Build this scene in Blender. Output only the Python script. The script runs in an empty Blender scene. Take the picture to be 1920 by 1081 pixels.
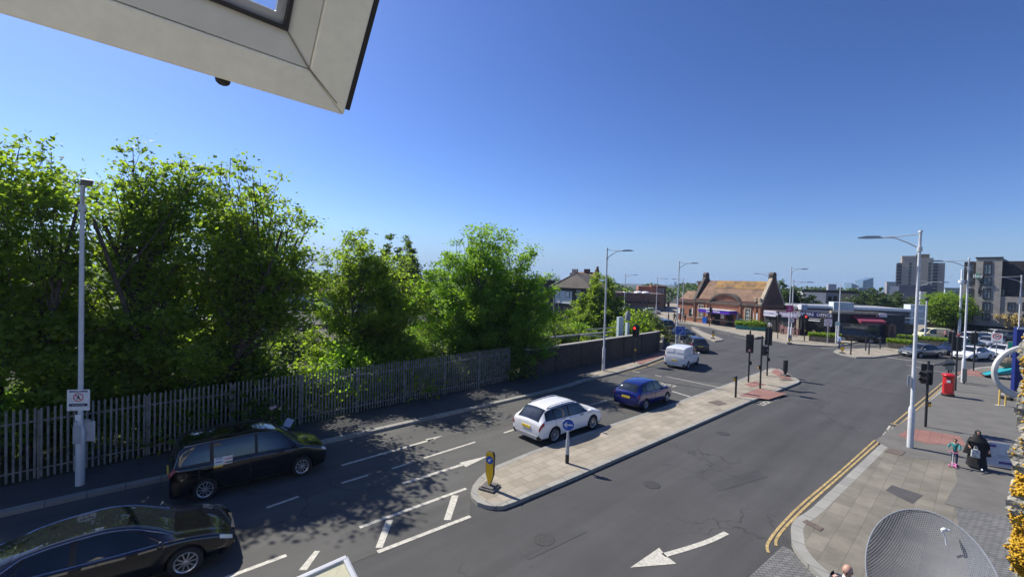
import bpy, bmesh, math, random
import numpy as np
from mathutils import Vector, Matrix
PI = math.pi
rad = math.radians
SC = bpy.context.scene
COL = SC.collection

# ---------------------------------------------------------------- camera
PITCH, ROLL, FPX, HCAM = -0.0208982701, -0.0290799973, 800.45, 7.2
cp, sp, cr, sr = math.cos(PITCH), math.sin(PITCH), math.cos(ROLL), math.sin(ROLL)
_u = Vector((0, -sp, cp)); _x = Vector((1, 0, 0))
CR = _x * cr - _u * sr
CU = _u * cr + _x * sr
CF = Vector((0, cp, sp))
cam_d = bpy.data.cameras.new('camera')
cam = bpy.data.objects.new('camera', cam_d)
COL.objects.link(cam)
cam_d.sensor_width = 36
cam_d.lens = FPX / 1920 * 36
cam_d.clip_start = 0.05
cam_d.clip_end = 6000
cam.matrix_world = Matrix(((CR.x, CU.x, -CF.x, 0), (CR.y, CU.y, -CF.y, 0), (CR.z, CU.z, -CF.z, HCAM), (0, 0, 0, 1)))
SC.camera = cam

# ---------------------------------------------------------------- world, sun, exposure
SUN_AZ, SUN_EL = rad(143.1), rad(47.3)          # azimuth from +X, counter-clockwise
w = bpy.data.worlds.new('World'); SC.world = w; w.use_nodes = True
nt = w.node_tree
bg = nt.nodes['Background']
sky = nt.nodes.new('ShaderNodeTexSky')
sky.sky_type = 'NISHITA'; sky.sun_disc = False
sky.sun_elevation = SUN_EL
sky.sun_rotation = PI / 2 - SUN_AZ
sky.altitude = 0; sky.air_density = 1.0; sky.dust_density = 0.6; sky.ozone_density = 2.2
v1 = nt.nodes.new('ShaderNodeVectorMath'); v1.operation = 'SCALE'; v1.inputs['Scale'].default_value = .1466
nt.links.new(sky.outputs[0], v1.inputs[0])
gm = nt.nodes.new('ShaderNodeGamma'); gm.inputs[1].default_value = 1.36; nt.links.new(v1.outputs[0], gm.inputs[0])
v2 = nt.nodes.new('ShaderNodeVectorMath'); v2.operation = 'MULTIPLY'; v2.inputs[1].default_value = (.58 * 7.84, .68 * 7.84, .95 * 7.84)
nt.links.new(gm.outputs[0], v2.inputs[0])
# pale blue air along the horizon
tcw = nt.nodes.new('ShaderNodeTexCoord'); spw = nt.nodes.new('ShaderNodeSeparateXYZ'); nt.links.new(tcw.outputs['Generated'], spw.inputs[0])
mrw = nt.nodes.new('ShaderNodeMapRange'); mrw.inputs[1].default_value = .0; mrw.inputs[2].default_value = .13; mrw.inputs[3].default_value = .8; mrw.inputs[4].default_value = 0; mrw.interpolation_type = 'SMOOTHSTEP'
nt.links.new(spw.outputs[2], mrw.inputs[0])
mxw = nt.nodes.new('ShaderNodeMixRGB'); mxw.inputs[2].default_value = (.315 * 7.84, .47 * 7.84, .74 * 7.84, 1)
nt.links.new(mrw.outputs[0], mxw.inputs[0]); nt.links.new(v2.outputs[0], mxw.inputs[1]); nt.links.new(mxw.outputs[0], bg.inputs[0])
bg.inputs[1].default_value = 0.1
sl = bpy.data.lights.new('sun', 'SUN'); so = bpy.data.objects.new('sun', sl); COL.objects.link(so)
sl.energy = 4.8; sl.angle = rad(0.53); sl.color = (1.0, 0.95, 0.87)
sd = Vector((math.cos(SUN_AZ) * math.cos(SUN_EL), math.sin(SUN_AZ) * math.cos(SUN_EL), math.sin(SUN_EL)))
so.rotation_euler = sd.to_track_quat('Z', 'Y').to_euler()
so.location = (-20, 10, 40)
SC.view_settings.view_transform = 'Standard'
SC.view_settings.look = 'None'
SC.view_settings.exposure = 0.42
SC.view_settings.gamma = 1
try:
    SC.cycles.max_bounces = 8; SC.cycles.transparent_max_bounces = 16
    SC.cycles.use_denoising = True
except Exception:
    pass

def ray(px, py):
    return CF * FPX + CR * (px - 960) - CU * (py - 540.5)
def G(px, py, z=0.0):
    """ground point seen at a spot of the photograph (used to survey the place)"""
    d = ray(px, py); t = (z - HCAM) / d.z
    return Vector((d.x * t, d.y * t, z))
def AT(px, py, Y):
    d = ray(px, py); t = Y / d.y
    return Vector((d.x * t, Y, HCAM + d.z * t))
def PL(A, ux, uy, px, py):
    """survey a vertical plane through A with unit direction (ux,uy): returns distance along and height"""
    d = ray(px, py)
    n = (-uy, ux)
    t = (A[0] * n[0] + A[1] * n[1]) / (d.x * n[0] + d.y * n[1])
    X, Y, Z = d.x * t, d.y * t, HCAM + d.z * t
    return (X - A[0]) * ux + (Y - A[1]) * uy, Z

# ---------------------------------------------------------------- helpers
MAT = {}
def mat(name, col, rough=0.6, metal=0.0, var=0.12, scale=6.0, bump=0.0, bscale=None, spec=0.5, coat=0.0,
        col2=None, emit=0.0, detail=5, fine=0.0):
    if name in MAT: return MAT[name]
    m = bpy.data.materials.new(name); m.use_nodes = True; MAT[name] = m
    t = m.node_tree; N = t.nodes; L = t.links
    b = N['Principled BSDF']
    b.inputs['Roughness'].default_value = rough
    b.inputs['Metallic'].default_value = metal
    b.inputs['Specular IOR Level'].default_value = spec
    if coat: b.inputs['Coat Weight'].default_value = coat; b.inputs['Coat Roughness'].default_value = 0.03
    tc = N.new('ShaderNodeTexCoord')
    c1 = tuple(max(0, c * (1 - var)) for c in col[:3]) + (1,)
    c2 = (tuple(min(1, c * (1 + var)) for c in col[:3]) if col2 is None else tuple(col2[:3])) + (1,)
    n = N.new('ShaderNodeTexNoise'); n.inputs['Scale'].default_value = scale; n.inputs['Detail'].default_value = detail
    n.inputs['Roughness'].default_value = 0.65
    L.new(tc.outputs['Object'], n.inputs['Vector'])
    r = N.new('ShaderNodeValToRGB'); r.color_ramp.elements[0].position = 0.35; r.color_ramp.elements[1].position = 0.65
    r.color_ramp.elements[0].color = c1; r.color_ramp.elements[1].color = c2
    L.new(n.outputs['Fac'], r.inputs[0]); out = r.outputs[0]
    if fine:
        n2 = N.new('ShaderNodeTexNoise'); n2.inputs['Scale'].default_value = 60; n2.inputs['Detail'].default_value = 3
        L.new(tc.outputs['Object'], n2.inputs['Vector'])
        mr = N.new('ShaderNodeMapRange'); mr.inputs[1].default_value = .3; mr.inputs[2].default_value = .7
        mr.inputs[3].default_value = 1 - fine; mr.inputs[4].default_value = 1 + fine
        L.new(n2.outputs['Fac'], mr.inputs[0])
        mx = N.new('ShaderNodeVectorMath'); mx.operation = 'SCALE'
        L.new(out, mx.inputs[0]); L.new(mr.outputs[0], mx.inputs['Scale']); out = mx.outputs[0]
    L.new(out, b.inputs['Base Color'])
    if emit:
        L.new(out, b.inputs['Emission Color']); b.inputs['Emission Strength'].default_value = emit
    if bump:
        bn = N.new('ShaderNodeTexNoise'); bn.inputs['Scale'].default_value = bscale or scale * 6; bn.inputs['Detail'].default_value = 4
        L.new(tc.outputs['Object'], bn.inputs['Vector'])
        bp = N.new('ShaderNodeBump'); bp.inputs['Strength'].default_value = bump; bp.inputs['Distance'].default_value = 0.02
        L.new(bn.outputs['Fac'], bp.inputs['Height']); L.new(bp.outputs[0], b.inputs['Normal'])
    return m

def brickmat(name, c1, c2, mortar, bw=0.225, bh=0.075, ms=0.012, horiz=False, rot=0.0, rough=0.85, offset=0.5, stain=0.25, bump=0.3):
    if name in MAT: return MAT[name]
    m = bpy.data.materials.new(name); m.use_nodes = True; MAT[name] = m
    t = m.node_tree; N = t.nodes; L = t.links
    b = N['Principled BSDF']; b.inputs['Roughness'].default_value = rough
    tc = N.new('ShaderNodeTexCoord')
    if horiz:
        mp = N.new('ShaderNodeMapping'); mp.inputs['Rotation'].default_value = (0, 0, rot)
        L.new(tc.outputs['Object'], mp.inputs[0]); vec = mp.outputs[0]
    else:
        s = N.new('ShaderNodeSeparateXYZ'); L.new(tc.outputs['Object'], s.inputs[0])
        a = N.new('ShaderNodeMath'); a.operation = 'ADD'; L.new(s.outputs[0], a.inputs[0]); L.new(s.outputs[1], a.inputs[1])
        c = N.new('ShaderNodeCombineXYZ'); L.new(a.outputs[0], c.inputs[0]); L.new(s.outputs[2], c.inputs[1]); vec = c.outputs[0]
    br = N.new('ShaderNodeTexBrick'); L.new(vec, br.inputs['Vector'])
    br.inputs['Scale'].default_value = 1; br.inputs['Brick Width'].default_value = bw; br.inputs['Row Height'].default_value = bh
    br.inputs['Mortar Size'].default_value = ms; br.inputs['Mortar Smooth'].default_value = 0.2; br.offset = offset
    br.inputs['Color1'].default_value = (*c1, 1); br.inputs['Color2'].default_value = (*c2, 1); br.inputs['Mortar'].default_value = (*mortar, 1)
    n = N.new('ShaderNodeTexNoise'); n.inputs['Scale'].default_value = 0.7; n.inputs['Detail'].default_value = 8; n.inputs['Roughness'].default_value = .7
    L.new(tc.outputs['Object'], n.inputs['Vector'])
    mr = N.new('ShaderNodeMapRange'); mr.inputs[1].default_value = .3; mr.inputs[2].default_value = .7
    mr.inputs[3].default_value = 1 - stain; mr.inputs[4].default_value = 1 + stain
    L.new(n.outputs['Fac'], mr.inputs[0])
    mx = N.new('ShaderNodeVectorMath'); mx.operation = 'SCALE'
    L.new(br.outputs['Color'], mx.inputs[0]); L.new(mr.outputs[0], mx.inputs['Scale'])
    L.new(mx.outputs[0], b.inputs['Base Color'])
    bp = N.new('ShaderNodeBump'); bp.inputs['Strength'].default_value = bump; bp.inputs['Distance'].default_value = 0.01; bp.invert = True
    L.new(br.outputs['Fac'], bp.inputs['Height']); L.new(bp.outputs[0], b.inputs['Normal'])
    return m

def glass(name, col, rough=0.04, spec=0.8):
    return mat(name, col, rough=rough, var=.05, spec=spec, scale=2)

class MB:
    """collects shapes and links them as one mesh object"""
    def __init__(s): s.v = []; s.f = []
    def add(s, vs, fs):
        o = len(s.v); s.v += [tuple(p) for p in vs]; s.f += [tuple(i + o for i in f) for f in fs]; return s
    def box(s, c, d, rz=0.0, M=None):
        x, y, z = d[0] / 2, d[1] / 2, d[2] / 2
        vs = [Vector((a * x, b * y, e * z)) for a in (-1, 1) for b in (-1, 1) for e in (-1, 1)]
        R = M if M is not None else Matrix.Rotation(rz, 3, 'Z')
        vs = [R @ v + Vector(c) for v in vs]
        return s.add(vs, [(0, 1, 3, 2), (4, 6, 7, 5), (0, 4, 5, 1), (2, 3, 7, 6), (0, 2, 6, 4), (1, 5, 7, 3)])
    def bb(s, x0, x1, y0, y1, z0, z1):
        return s.box(((x0 + x1) / 2, (y0 + y1) / 2, (z0 + z1) / 2), (abs(x1 - x0), abs(y1 - y0), abs(z1 - z0)))
    def tube(s, pts, r, n=8, cap=True):
        pts = [Vector(p) for p in pts]; k = len(pts)
        rs = r if hasattr(r, '__len__') else [r] * k
        rings = []; ref = None
        for i in range(k):
            d = (pts[min(i + 1, k - 1)] - pts[max(i - 1, 0)])
            if d.length < 1e-9: d = Vector((0, 0, 1))
            d.normalize()
            if ref is None or abs(d.dot(ref)) > .98: ref = Vector((1, 0, 0)) if abs(d.x) < .8 else Vector((0, 1, 0))
            a = d.cross(ref).normalized(); b = a.cross(d).normalized(); ref = b
            rings.append([pts[i] + (a * math.cos(2 * PI * j / n) + b * math.sin(2 * PI * j / n)) * rs[i] for j in range(n)])
        o = len(s.v)
        for rg in rings: s.v += [tuple(p) for p in rg]
        for i in range(k - 1):
            for j in range(n):
                a0 = o + i * n + j; a1 = o + i * n + (j + 1) % n
                s.f.append((a0, a1, a1 + n, a0 + n))
        if cap:
            s.f.append(tuple(o + j for j in range(n))[::-1]); s.f.append(tuple(o + (k - 1) * n + j for j in range(n)))
        return s
    def cyl(s, p0, p1, r0, r1=None, n=16):
        return s.tube([p0, p1], [r0, r0 if r1 is None else r1], n)
    def lathe(s, prof, n=24, c=(0, 0, 0), M=None):
        o = len(s.v); M = M or Matrix.Identity(3); c = Vector(c)
        for r, z in prof:
            for j in range(n):
                s.v.append(tuple(M @ Vector((r * math.cos(2 * PI * j / n), r * math.sin(2 * PI * j / n), z)) + c))
        for i in range(len(prof) - 1):
            for j in range(n):
                a0 = o + i * n + j; a1 = o + i * n + (j + 1) % n
                s.f.append((a0, a1, a1 + n, a0 + n))
        s.f.append(tuple(o + j for j in range(n))[::-1]); s.f.append(tuple(o + (len(prof) - 1) * n + j for j in range(n)))
        return s
    def prism(s, pts, z0, z1):
        k = len(pts); o = len(s.v)
        s.v += [(p[0], p[1], z0) for p in pts] + [(p[0], p[1], z1) for p in pts]
        s.f.append(tuple(o + i for i in range(k))[::-1]); s.f.append(tuple(o + k + i for i in range(k)))
        for i in range(k):
            j = (i + 1) % k; s.f.append((o + i, o + j, o + k + j, o + k + i))
        return s
    def vprism(s, pts, y0, y1):
        """outline in x,z extruded along y"""
        k = len(pts); o = len(s.v)
        s.v += [(p[0], y0, p[1]) for p in pts] + [(p[0], y1, p[1]) for p in pts]
        s.f.append(tuple(o + i for i in range(k))); s.f.append(tuple(o + k + i for i in range(k))[::-1])
        for i in range(k):
            j = (i + 1) % k; s.f.append((o + i, o + k + i, o + k + j, o + j))
        return s
    def xprism(s, pts, x0, x1):
        k = len(pts); o = len(s.v)
        s.v += [(x0, p[0], p[1]) for p in pts] + [(x1, p[0], p[1]) for p in pts]
        s.f.append(tuple(o + i for i in range(k))[::-1]); s.f.append(tuple(o + k + i for i in range(k)))
        for i in range(k):
            j = (i + 1) % k; s.f.append((o + i, o + j, o + k + j, o + k + i))
        return s
    def disc(s, c, r, y0, y1, n=24, rx=None):
        return s.vprism([(c[0] + (rx or r) * math.cos(2 * PI * i / n), c[1] + r * math.sin(2 * PI * i / n)) for i in range(n)], y0, y1)
    def ring(s, c, r0, r1, y0, y1, n=28):
        o = len(s.v)
        for i in range(n):
            a = 2 * PI * i / n
            for r in (r0, r1):
                for y in (y0, y1): s.v.append((c[0] + r * math.cos(a), y, c[1] + r * math.sin(a)))
        for i in range(n):
            a = o + 4 * i; b = o + 4 * ((i + 1) % n)
            s.f += [(a, a + 2, b + 2, b), (a + 1, b + 1, b + 3, a + 3), (a + 2, a + 3, b + 3, b + 2), (a, b, b + 1, a + 1)]
        return s
    def sphere(s, c, r, n=12, m=8):
        if not hasattr(r, '__len__'): r = (r, r, r)
        o = len(s.v)
        for i in range(m + 1):
            a = PI * i / m
            for j in range(n):
                b = 2 * PI * j / n
                s.v.append((c[0] + r[0] * math.sin(a) * math.cos(b), c[1] + r[1] * math.sin(a) * math.sin(b), c[2] + r[2] * math.cos(a)))
        for i in range(m):
            for j in range(n):
                a0 = o + i * n + j; a1 = o + i * n + (j + 1) % n
                s.f.append((a0, a0 + n, a1 + n, a1))
        return s
    def mesh(s, name, m=None, smooth=False):
        me = bpy.data.meshes.new(name); me.from_pydata(s.v, [], s.f)
        if m: me.materials.append(m)
        me.update()
        bm = bmesh.new(); bm.from_mesh(me); bmesh.ops.recalc_face_normals(bm, faces=bm.faces); bm.to_mesh(me); bm.free()
        if smooth:
            me.polygons.foreach_set('use_smooth', [True] * len(me.polygons))
            try: me.set_sharp_from_angle(angle=rad(38))
            except Exception: pass
        return me
    def build(s, name, m, parent=None, smooth=False, bevel=0.0):
        o = bpy.data.objects.new(name, s.mesh(name, m, smooth)); COL.objects.link(o)
        if parent: o.parent = parent
        if bevel:
            md = o.modifiers.new('bevel', 'BEVEL'); md.width = bevel; md.segments = 2; md.limit_method = 'ANGLE'
        return o

def thing(name, label, cat, loc=(0, 0, 0), rz=0.0, group=None):
    o = bpy.data.objects.new(name, None); COL.objects.link(o)
    o.empty_display_size = .2
    o.location = loc; o.rotation_euler = (0, 0, rz); o['label'] = label; o['category'] = cat
    if group: o['group'] = group
    return o
def tag(o, label, cat, group=None):
    o['label'] = label; o['category'] = cat
    if group: o['group'] = group
    return o
def struct(o, kind='structure'):
    o['kind'] = kind; return o
def dup(root, loc, rz, label, group=None, swap=None):
    def cp(o, par):
        c = o.copy(); COL.objects.link(c); c.parent = par
        if swap:
            for sl_ in c.material_slots:
                if sl_.material and sl_.material.name in swap:
                    sl_.link = 'OBJECT'; sl_.material = swap[sl_.material.name]
        for ch in list(o.children): cp(ch, c)
        return c
    r = cp(root, None); r.location = loc; r.rotation_euler = (0, 0, rz); r['label'] = label
    if group: r['group'] = group
    return r
def txt(body, size, m, parent, loc=(0, 0, 0), rot=(PI / 2, 0, 0), name='lettering', ext=0.004, align='CENTER', bold=0.0, sx=1.0):
    cu = bpy.data.curves.new('t', 'FONT'); cu.body = body; cu.size = size; cu.extrude = ext; cu.offset = bold
    cu.align_x = align; cu.align_y = 'CENTER'; cu.resolution_u = 3
    o = bpy.data.objects.new('t', cu); COL.objects.link(o)
    bpy.context.view_layer.update()
    me = bpy.data.meshes.new_from_object(o.evaluated_get(bpy.context.evaluated_depsgraph_get()))
    bpy.data.objects.remove(o)
    me.transform(Matrix.Translation(loc) @ Matrix.Rotation(rot[2], 4, 'Z') @ Matrix.Rotation(rot[1], 4, 'Y') @ Matrix.Rotation(rot[0], 4, 'X') @ Matrix.Diagonal((sx, 1, 1, 1)))
    me.materials.clear(); me.materials.append(m)
    me.polygons.foreach_set('material_index', [0] * len(me.polygons))
    r = bpy.data.objects.new(name, me); COL.objects.link(r)
    if parent: r.parent = parent
    return r
def face_cam(x, y): return math.atan2(-y, -x) + PI / 2      # rotation that turns a sign's -y face towards the camera spot

# ---------------------------------------------------------------- materials
M_WHITE = mat('white_paint', (.78, .78, .76), .45)
M_CREAM = mat('cream_paint', (.72, .70, .58), .5, var=.08, bump=.1)
M_BLACK = mat('black_metal', (.02, .02, .022), .45)
M_GREYM = mat('galvanised_steel', (.42, .44, .46), .5, metal=.25, var=.12, scale=3)
M_LAMP = mat('lamp_post_paint', (.60, .61, .61), .45, var=.10, scale=2, fine=.06)
M_GLASSD = glass('dark_window_glass', (.02, .025, .03))
M_CARGL = glass('car_glass', (.012, .016, .018), .02, 1.0)
M_TYRE = mat('tyre_rubber', (.018, .018, .018), .85)
M_RIM = mat('alloy_rim', (.55, .56, .58), .3, metal=.7)
M_TRIM = mat('black_trim', (.015, .015, .016), .55)
M_CHROME = mat('chrome', (.75, .76, .78), .15, metal=1.0)
M_RED = mat('red_lens', (.35, .01, .01), .15, coat=.5)
M_HEAD = mat('headlight_lens', (.7, .72, .75), .1, coat=.5)
M_PLY = mat('yellow_plate', (.75, .55, .05), .4)
M_PLW = mat('white_plate', (.75, .75, .73), .4)
M_YEL = mat('sign_yellow', (.85, .50, .01), .35, var=.05)
M_BLUE = mat('sign_blue', (.01, .09, .42), .35, var=.05)
M_SREDB = mat('sign_red', (.6, .02, .03), .4, var=.05)
M_MARK = mat('road_marking_white', (.50, .475, .40), .7, var=.25, scale=9, detail=9, fine=.15)
M_YMARK = mat('road_marking_yellow', (.40, .29, .12), .8, var=.35, scale=5, detail=9, fine=.15)
M_BARK = mat('bark', (.075, .06, .045), .95, var=.35, scale=4, bump=.6)
M_LITRED = mat('lit_red_lamp', (1.0, .03, .02), .4, emit=2.5, var=.02)
M_LENSOFF = mat('unlit_lens', (.03, .02, .02), .2)

# ================================================================ SETTING
M_EARTH = mat('earth', (.07, .065, .04), .95, var=.4, scale=.6, col2=(.06, .085, .03))
M_FAR = mat('far_ground', (.12, .12, .11), .95, var=.3, scale=.05)
ROADROT = rad(42)
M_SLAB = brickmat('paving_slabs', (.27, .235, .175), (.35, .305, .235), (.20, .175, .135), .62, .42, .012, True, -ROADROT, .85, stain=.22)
M_SLABG = brickmat('pavement_slabs_grey', (.165, .15, .115), (.215, .195, .15), (.135, .123, .094), .9, .45, .009, True, -ROADROT, .85, stain=.3)
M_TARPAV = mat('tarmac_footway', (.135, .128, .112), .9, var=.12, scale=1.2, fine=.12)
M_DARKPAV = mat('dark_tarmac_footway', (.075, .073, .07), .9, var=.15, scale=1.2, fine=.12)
M_SETTS = brickmat('block_paving', (.13, .13, .125), (.19, .185, .175), (.07, .07, .065), .2, .1, .012, True, rad(8), .85, stain=.2)
M_KERB = brickmat('kerb_stone', (.26, .25, .22), (.31, .30, .26), (.14, .13, .12), .9, 5.0, .015, True, -ROADROT, .8, stain=.2)
M_RED_T = brickmat('red_tactile_paving', (.24, .12, .095), (.28, .14, .11), (.17, .09, .075), .4, .4, .01, True, -ROADROT, .85)
M_IRON = mat('rusty_iron_cover', (.13, .10, .08), .8, var=.3, scale=12)

BND = [(-60, -30.4), (1.2, 30.8), (16.0, 45.4), (18.6, 51.5), (19.8, 57.5), (22.4, 73), (24.5, 92), (27, 130), (40, 400)]
def bdist(X, Y):
    """distance to the left of the fence, wall and bridge edge (positive = railway side)"""
    best = np.full(X.shape, 1e9); sg = np.ones(X.shape)
    for (ax, ay), (bx, by) in zip(BND[:-1], BND[1:]):
        dx, dy = bx - ax, by - ay; L2 = dx * dx + dy * dy
        t = np.clip(((X - ax) * dx + (Y - ay) * dy) / L2, 0, 1)
        qx, qy = ax + t * dx, ay + t * dy
        d = np.hypot(X - qx, Y - qy); cr_ = dx * (Y - ay) - dy * (X - ax)
        k = d < best - 1e-9; best = np.where(k, d, best); sg = np.where(k, np.sign(cr_), sg)
    return best * sg
def terr(X, Y):
    d = bdist(X, Y)
    n = .25 * np.sin(X * .9 + Y * .4) * np.sin(Y * .7 - X * .3)
    dep = -4.6 * np.clip((d - 5) / 9, 0, 1) + 3.4 * np.clip((d - 40) / 10, 0, 1)
    return np.where(d > .3, dep + n * np.clip((d - 1) / 4, 0, 1) - .04, -.04)
xs = np.concatenate([[-3000, -1500, -700, -350, -200], np.arange(-120, 60, 1.6), [70, 90, 120, 170, 250, 400, 800, 1600, 3200]])
ys = np.concatenate([[-400, -100, -40], np.arange(-20, 130, 1.6), [140, 160, 200, 260, 350, 500, 800, 1400, 2500, 4500]])
XX, YY = np.meshgrid(xs, ys); ZZ = terr(XX, YY)
ny, nx = XX.shape
me = bpy.data.meshes.new('ground')
idx = np.arange(nx * ny).reshape(ny, nx)
fs = np.stack([idx[:-1, :-1], idx[:-1, 1:], idx[1:, 1:], idx[1:, :-1]], -1).reshape(-1, 4)
me.from_pydata(np.stack([XX, YY, ZZ], -1).reshape(-1, 3).tolist(), [], fs.tolist())
me.materials.append(M_EARTH)
gr = bpy.data.objects.new('ground', me); COL.objects.link(gr); struct(gr)

def sheet(name, pts, z, m, th=None):
    b = MB()
    if th: b.prism([(p[0], p[1]) for p in pts], z - th, z)
    else: b.add([(p[0], p[1], z) for p in pts], [tuple(range(len(pts)))])
    o = b.build(name, m); struct(o); return o
def off(path, d):
    """path moved sideways by d (positive = left of travel)"""
    r = []
    for i, p in enumerate(path):
        a = path[max(i - 1, 0)]; b = path[min(i + 1, len(path) - 1)]
        dx, dy = b[0] - a[0], b[1] - a[1]; l = math.hypot(dx, dy) or 1
        r.append((p[0] - dy / l * d, p[1] + dx / l * d))
    return r
def smooth(path, it=2):
    for _ in range(it):
        q = [path[0]]
        for a, b in zip(path[:-1], path[1:]):
            q += [(a[0] * .75 + b[0] * .25, a[1] * .75 + b[1] * .25), (a[0] * .25 + b[0] * .75, a[1] * .25 + b[1] * .75)]
        path = q + [path[-1]]
    return path
def band(path, w, z, m, name=None, off0=0.0, th=None, mb=None):
    a = off(path, off0 - w / 2); b = off(path, off0 + w / 2)
    o = mb or MB()
    for i in range(len(path) - 1):
        q = [a[i], a[i + 1], b[i + 1], b[i]]
        if th: o.prism(q, z - th, z)
        else: o.add([(p[0], p[1], z) for p in q], [(0, 1, 2, 3)])
    if name: o2 = o.build(name, m); struct(o2); return o2

KZ = .12
def asphmat(name, base):
    m = mat(name, base, .88, var=.10, scale=.35, bump=.35, bscale=90, fine=.16, detail=8)
    N = m.node_tree.nodes; L = m.node_tree.links; b = N['Principled BSDF']; src = b.inputs['Base Color'].links[0].from_socket
    tc = N.new('ShaderNodeTexCoord'); mp = N.new('ShaderNodeMapping'); mp.inputs['Rotation'].default_value = (0, 0, -ROADROT); L.new(tc.outputs['Object'], mp.inputs[0])
    mp2 = N.new('ShaderNodeMapping'); mp2.inputs['Scale'].default_value = (.06, 1.1, 1); L.new(mp.outputs[0], mp2.inputs[0])
    n = N.new('ShaderNodeTexNoise'); n.inputs['Scale'].default_value = 1; n.inputs['Detail'].default_value = 5; L.new(mp2.outputs[0], n.inputs['Vector'])
    mr = N.new('ShaderNodeMapRange'); mr.inputs[1].default_value = .3; mr.inputs[2].default_value = .7; mr.inputs[3].default_value = .80; mr.inputs[4].default_value = 1.18; L.new(n.outputs['Fac'], mr.inputs[0])
    v = N.new('ShaderNodeVectorMath'); v.operation = 'SCALE'; L.new(src, v.inputs[0]); L.new(mr.outputs[0], v.inputs['Scale'])
    # thin cracks
    vo = N.new('ShaderNodeTexVoronoi'); vo.feature = 'DISTANCE_TO_EDGE'; vo.inputs['Scale'].default_value = .42; vo.inputs['Randomness'].default_value = 1
    nw = N.new('ShaderNodeTexNoise'); nw.inputs['Scale'].default_value = 1.5; nw.inputs['Detail'].default_value = 6; L.new(tc.outputs['Object'], nw.inputs['Vector'])
    ad = N.new('ShaderNodeVectorMath'); ad.operation = 'ADD'; L.new(tc.outputs['Object'], ad.inputs[0]); L.new(nw.outputs['Color'], ad.inputs[1]); L.new(ad.outputs[0], vo.inputs['Vector'])
    lt = N.new('ShaderNodeMapRange'); lt.inputs[1].default_value = .0; lt.inputs[2].default_value = .012; lt.inputs[3].default_value = 0.0; lt.inputs[4].default_value = 1; L.new(vo.outputs['Distance'], lt.inputs[0])
    nb = N.new('ShaderNodeTexNoise'); nb.inputs['Scale'].default_value = .18; L.new(tc.outputs['Object'], nb.inputs['Vector'])
    mk_ = N.new('ShaderNodeMapRange'); mk_.inputs[1].default_value = .5; mk_.inputs[2].default_value = .62; mk_.inputs[3].default_value = 0; mk_.inputs[4].default_value = 1; L.new(nb.outputs['Fac'], mk_.inputs[0])
    iv = N.new('ShaderNodeMath'); iv.operation = 'SUBTRACT'; iv.inputs[0].default_value = 1; L.new(lt.outputs[0], iv.inputs[1])
    ml = N.new('ShaderNodeMath'); ml.operation = 'MULTIPLY'; L.new(iv.outputs[0], ml.inputs[0]); L.new(mk_.outputs[0], ml.inputs[1])
    m3 = N.new('ShaderNodeMath'); m3.operation = 'MULTIPLY_ADD'; m3.inputs[1].default_value = -.6; m3.inputs[2].default_value = 1; L.new(ml.outputs[0], m3.inputs[0])
    v2_ = N.new('ShaderNodeVectorMath'); v2_.operation = 'SCALE'; L.new(v.outputs[0], v2_.inputs[0]); L.new(m3.outputs[0], v2_.inputs['Scale'])
    L.new(v2_.outputs[0], b.inputs['Base Color']); return m
M_ASPH = asphmat('asphalt', (.064, .063, .061)); M_ASPHL = asphmat('worn_asphalt', (.088, .086, .078)); M_ASPHD = asphmat('fresh_asphalt_patch', (.056, .056, .055))
sheet('road', BND[:-1] + [(60, 300), (260, 300), (260, -60), (-60, -60)], -.005, M_ASPH)
_lp = [(-40, -11.3), (-13.23, 13.0), (-11.63, 14.3), (.16, 25.0), (3.79, 28.4), (9.2, 34.2)] + [(16.0, 31.2), (8.74, 24.4), (1.09, 17.7), (-1.2, 14.9)] + [tuple(G(*p)[:2]) for p in ((880, 967), (706, 1036), (560, 1095), (400, 1160))] + [(-12, 3), (-40, -20)]
sheet('road_surface', _lp, 0.0, M_ASPHL)
for q in ([(1180, 845), (1290, 802), (1299, 806), (1190, 850)], [(1330, 905), (1420, 880), (1440, 893), (1348, 920)], [(1475, 745), (1560, 752), (1556, 757), (1472, 750)], [(980, 1040), (1090, 990), (1101, 996), (992, 1048)], [(905, 742), (1000, 720), (1012, 725), (918, 748)], [(1300, 690), (1398, 697), (1396, 701), (1298, 694)]):
    sheet('road_patch', [G(*p) for p in q], .0015, M_ASPHD)
for k_, (px, py) in enumerate([(1222, 908), (905, 800), (1355, 812), (1530, 690), (1020, 1010)]):
    g = G(px, py); o = MB(); o.lathe([(.30, -.01), (.30, .006), (.27, .008)], 20, (g.x, g.y, 0)); o = o.build('manhole_cover', mat('cast_iron_cover', (.045, .043, .04), .7, var=.3, scale=20))
    tag(o, ['round iron cover in the wide right lane below the arrow signed post', 'round iron cover in the left lane beyond the yellow bollard', 'round iron cover in the right lane beside the island', 'round iron cover out in the middle of the junction', 'round iron cover in the foreground lane left of the big arrow'][k_], 'manhole cover', 'round covers in the road')
KL = [(-40, -11.3), (-13.23, 13.08), (-11.63, 14.4), (.16, 25.1), (3.79, 28.5), (5.48, 30.7), (9.2, 34.3), (12.69, 38.4), (16.2, 43.0), (19.2, 46.6), (20.9, 49.4), (21.4, 52), (21.2, 56), (23.9, 73), (26.4, 92), (29, 130)]
KL = KL[:2] + smooth(KL[2:10], 1) + smooth(KL[9:], 1)[1:]
# left footway: tarmac between kerb and fence line
kin = off(KL, .32)
def footway(name, outer, inner_pts, m, z=KZ):
    sheet(name, outer + inner_pts, z, m, .2)
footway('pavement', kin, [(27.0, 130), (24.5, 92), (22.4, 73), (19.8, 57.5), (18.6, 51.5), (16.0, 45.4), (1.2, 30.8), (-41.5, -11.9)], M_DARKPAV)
band(KL, .3, KZ + .003, M_KERB, 'kerb', .15, .2)
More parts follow.
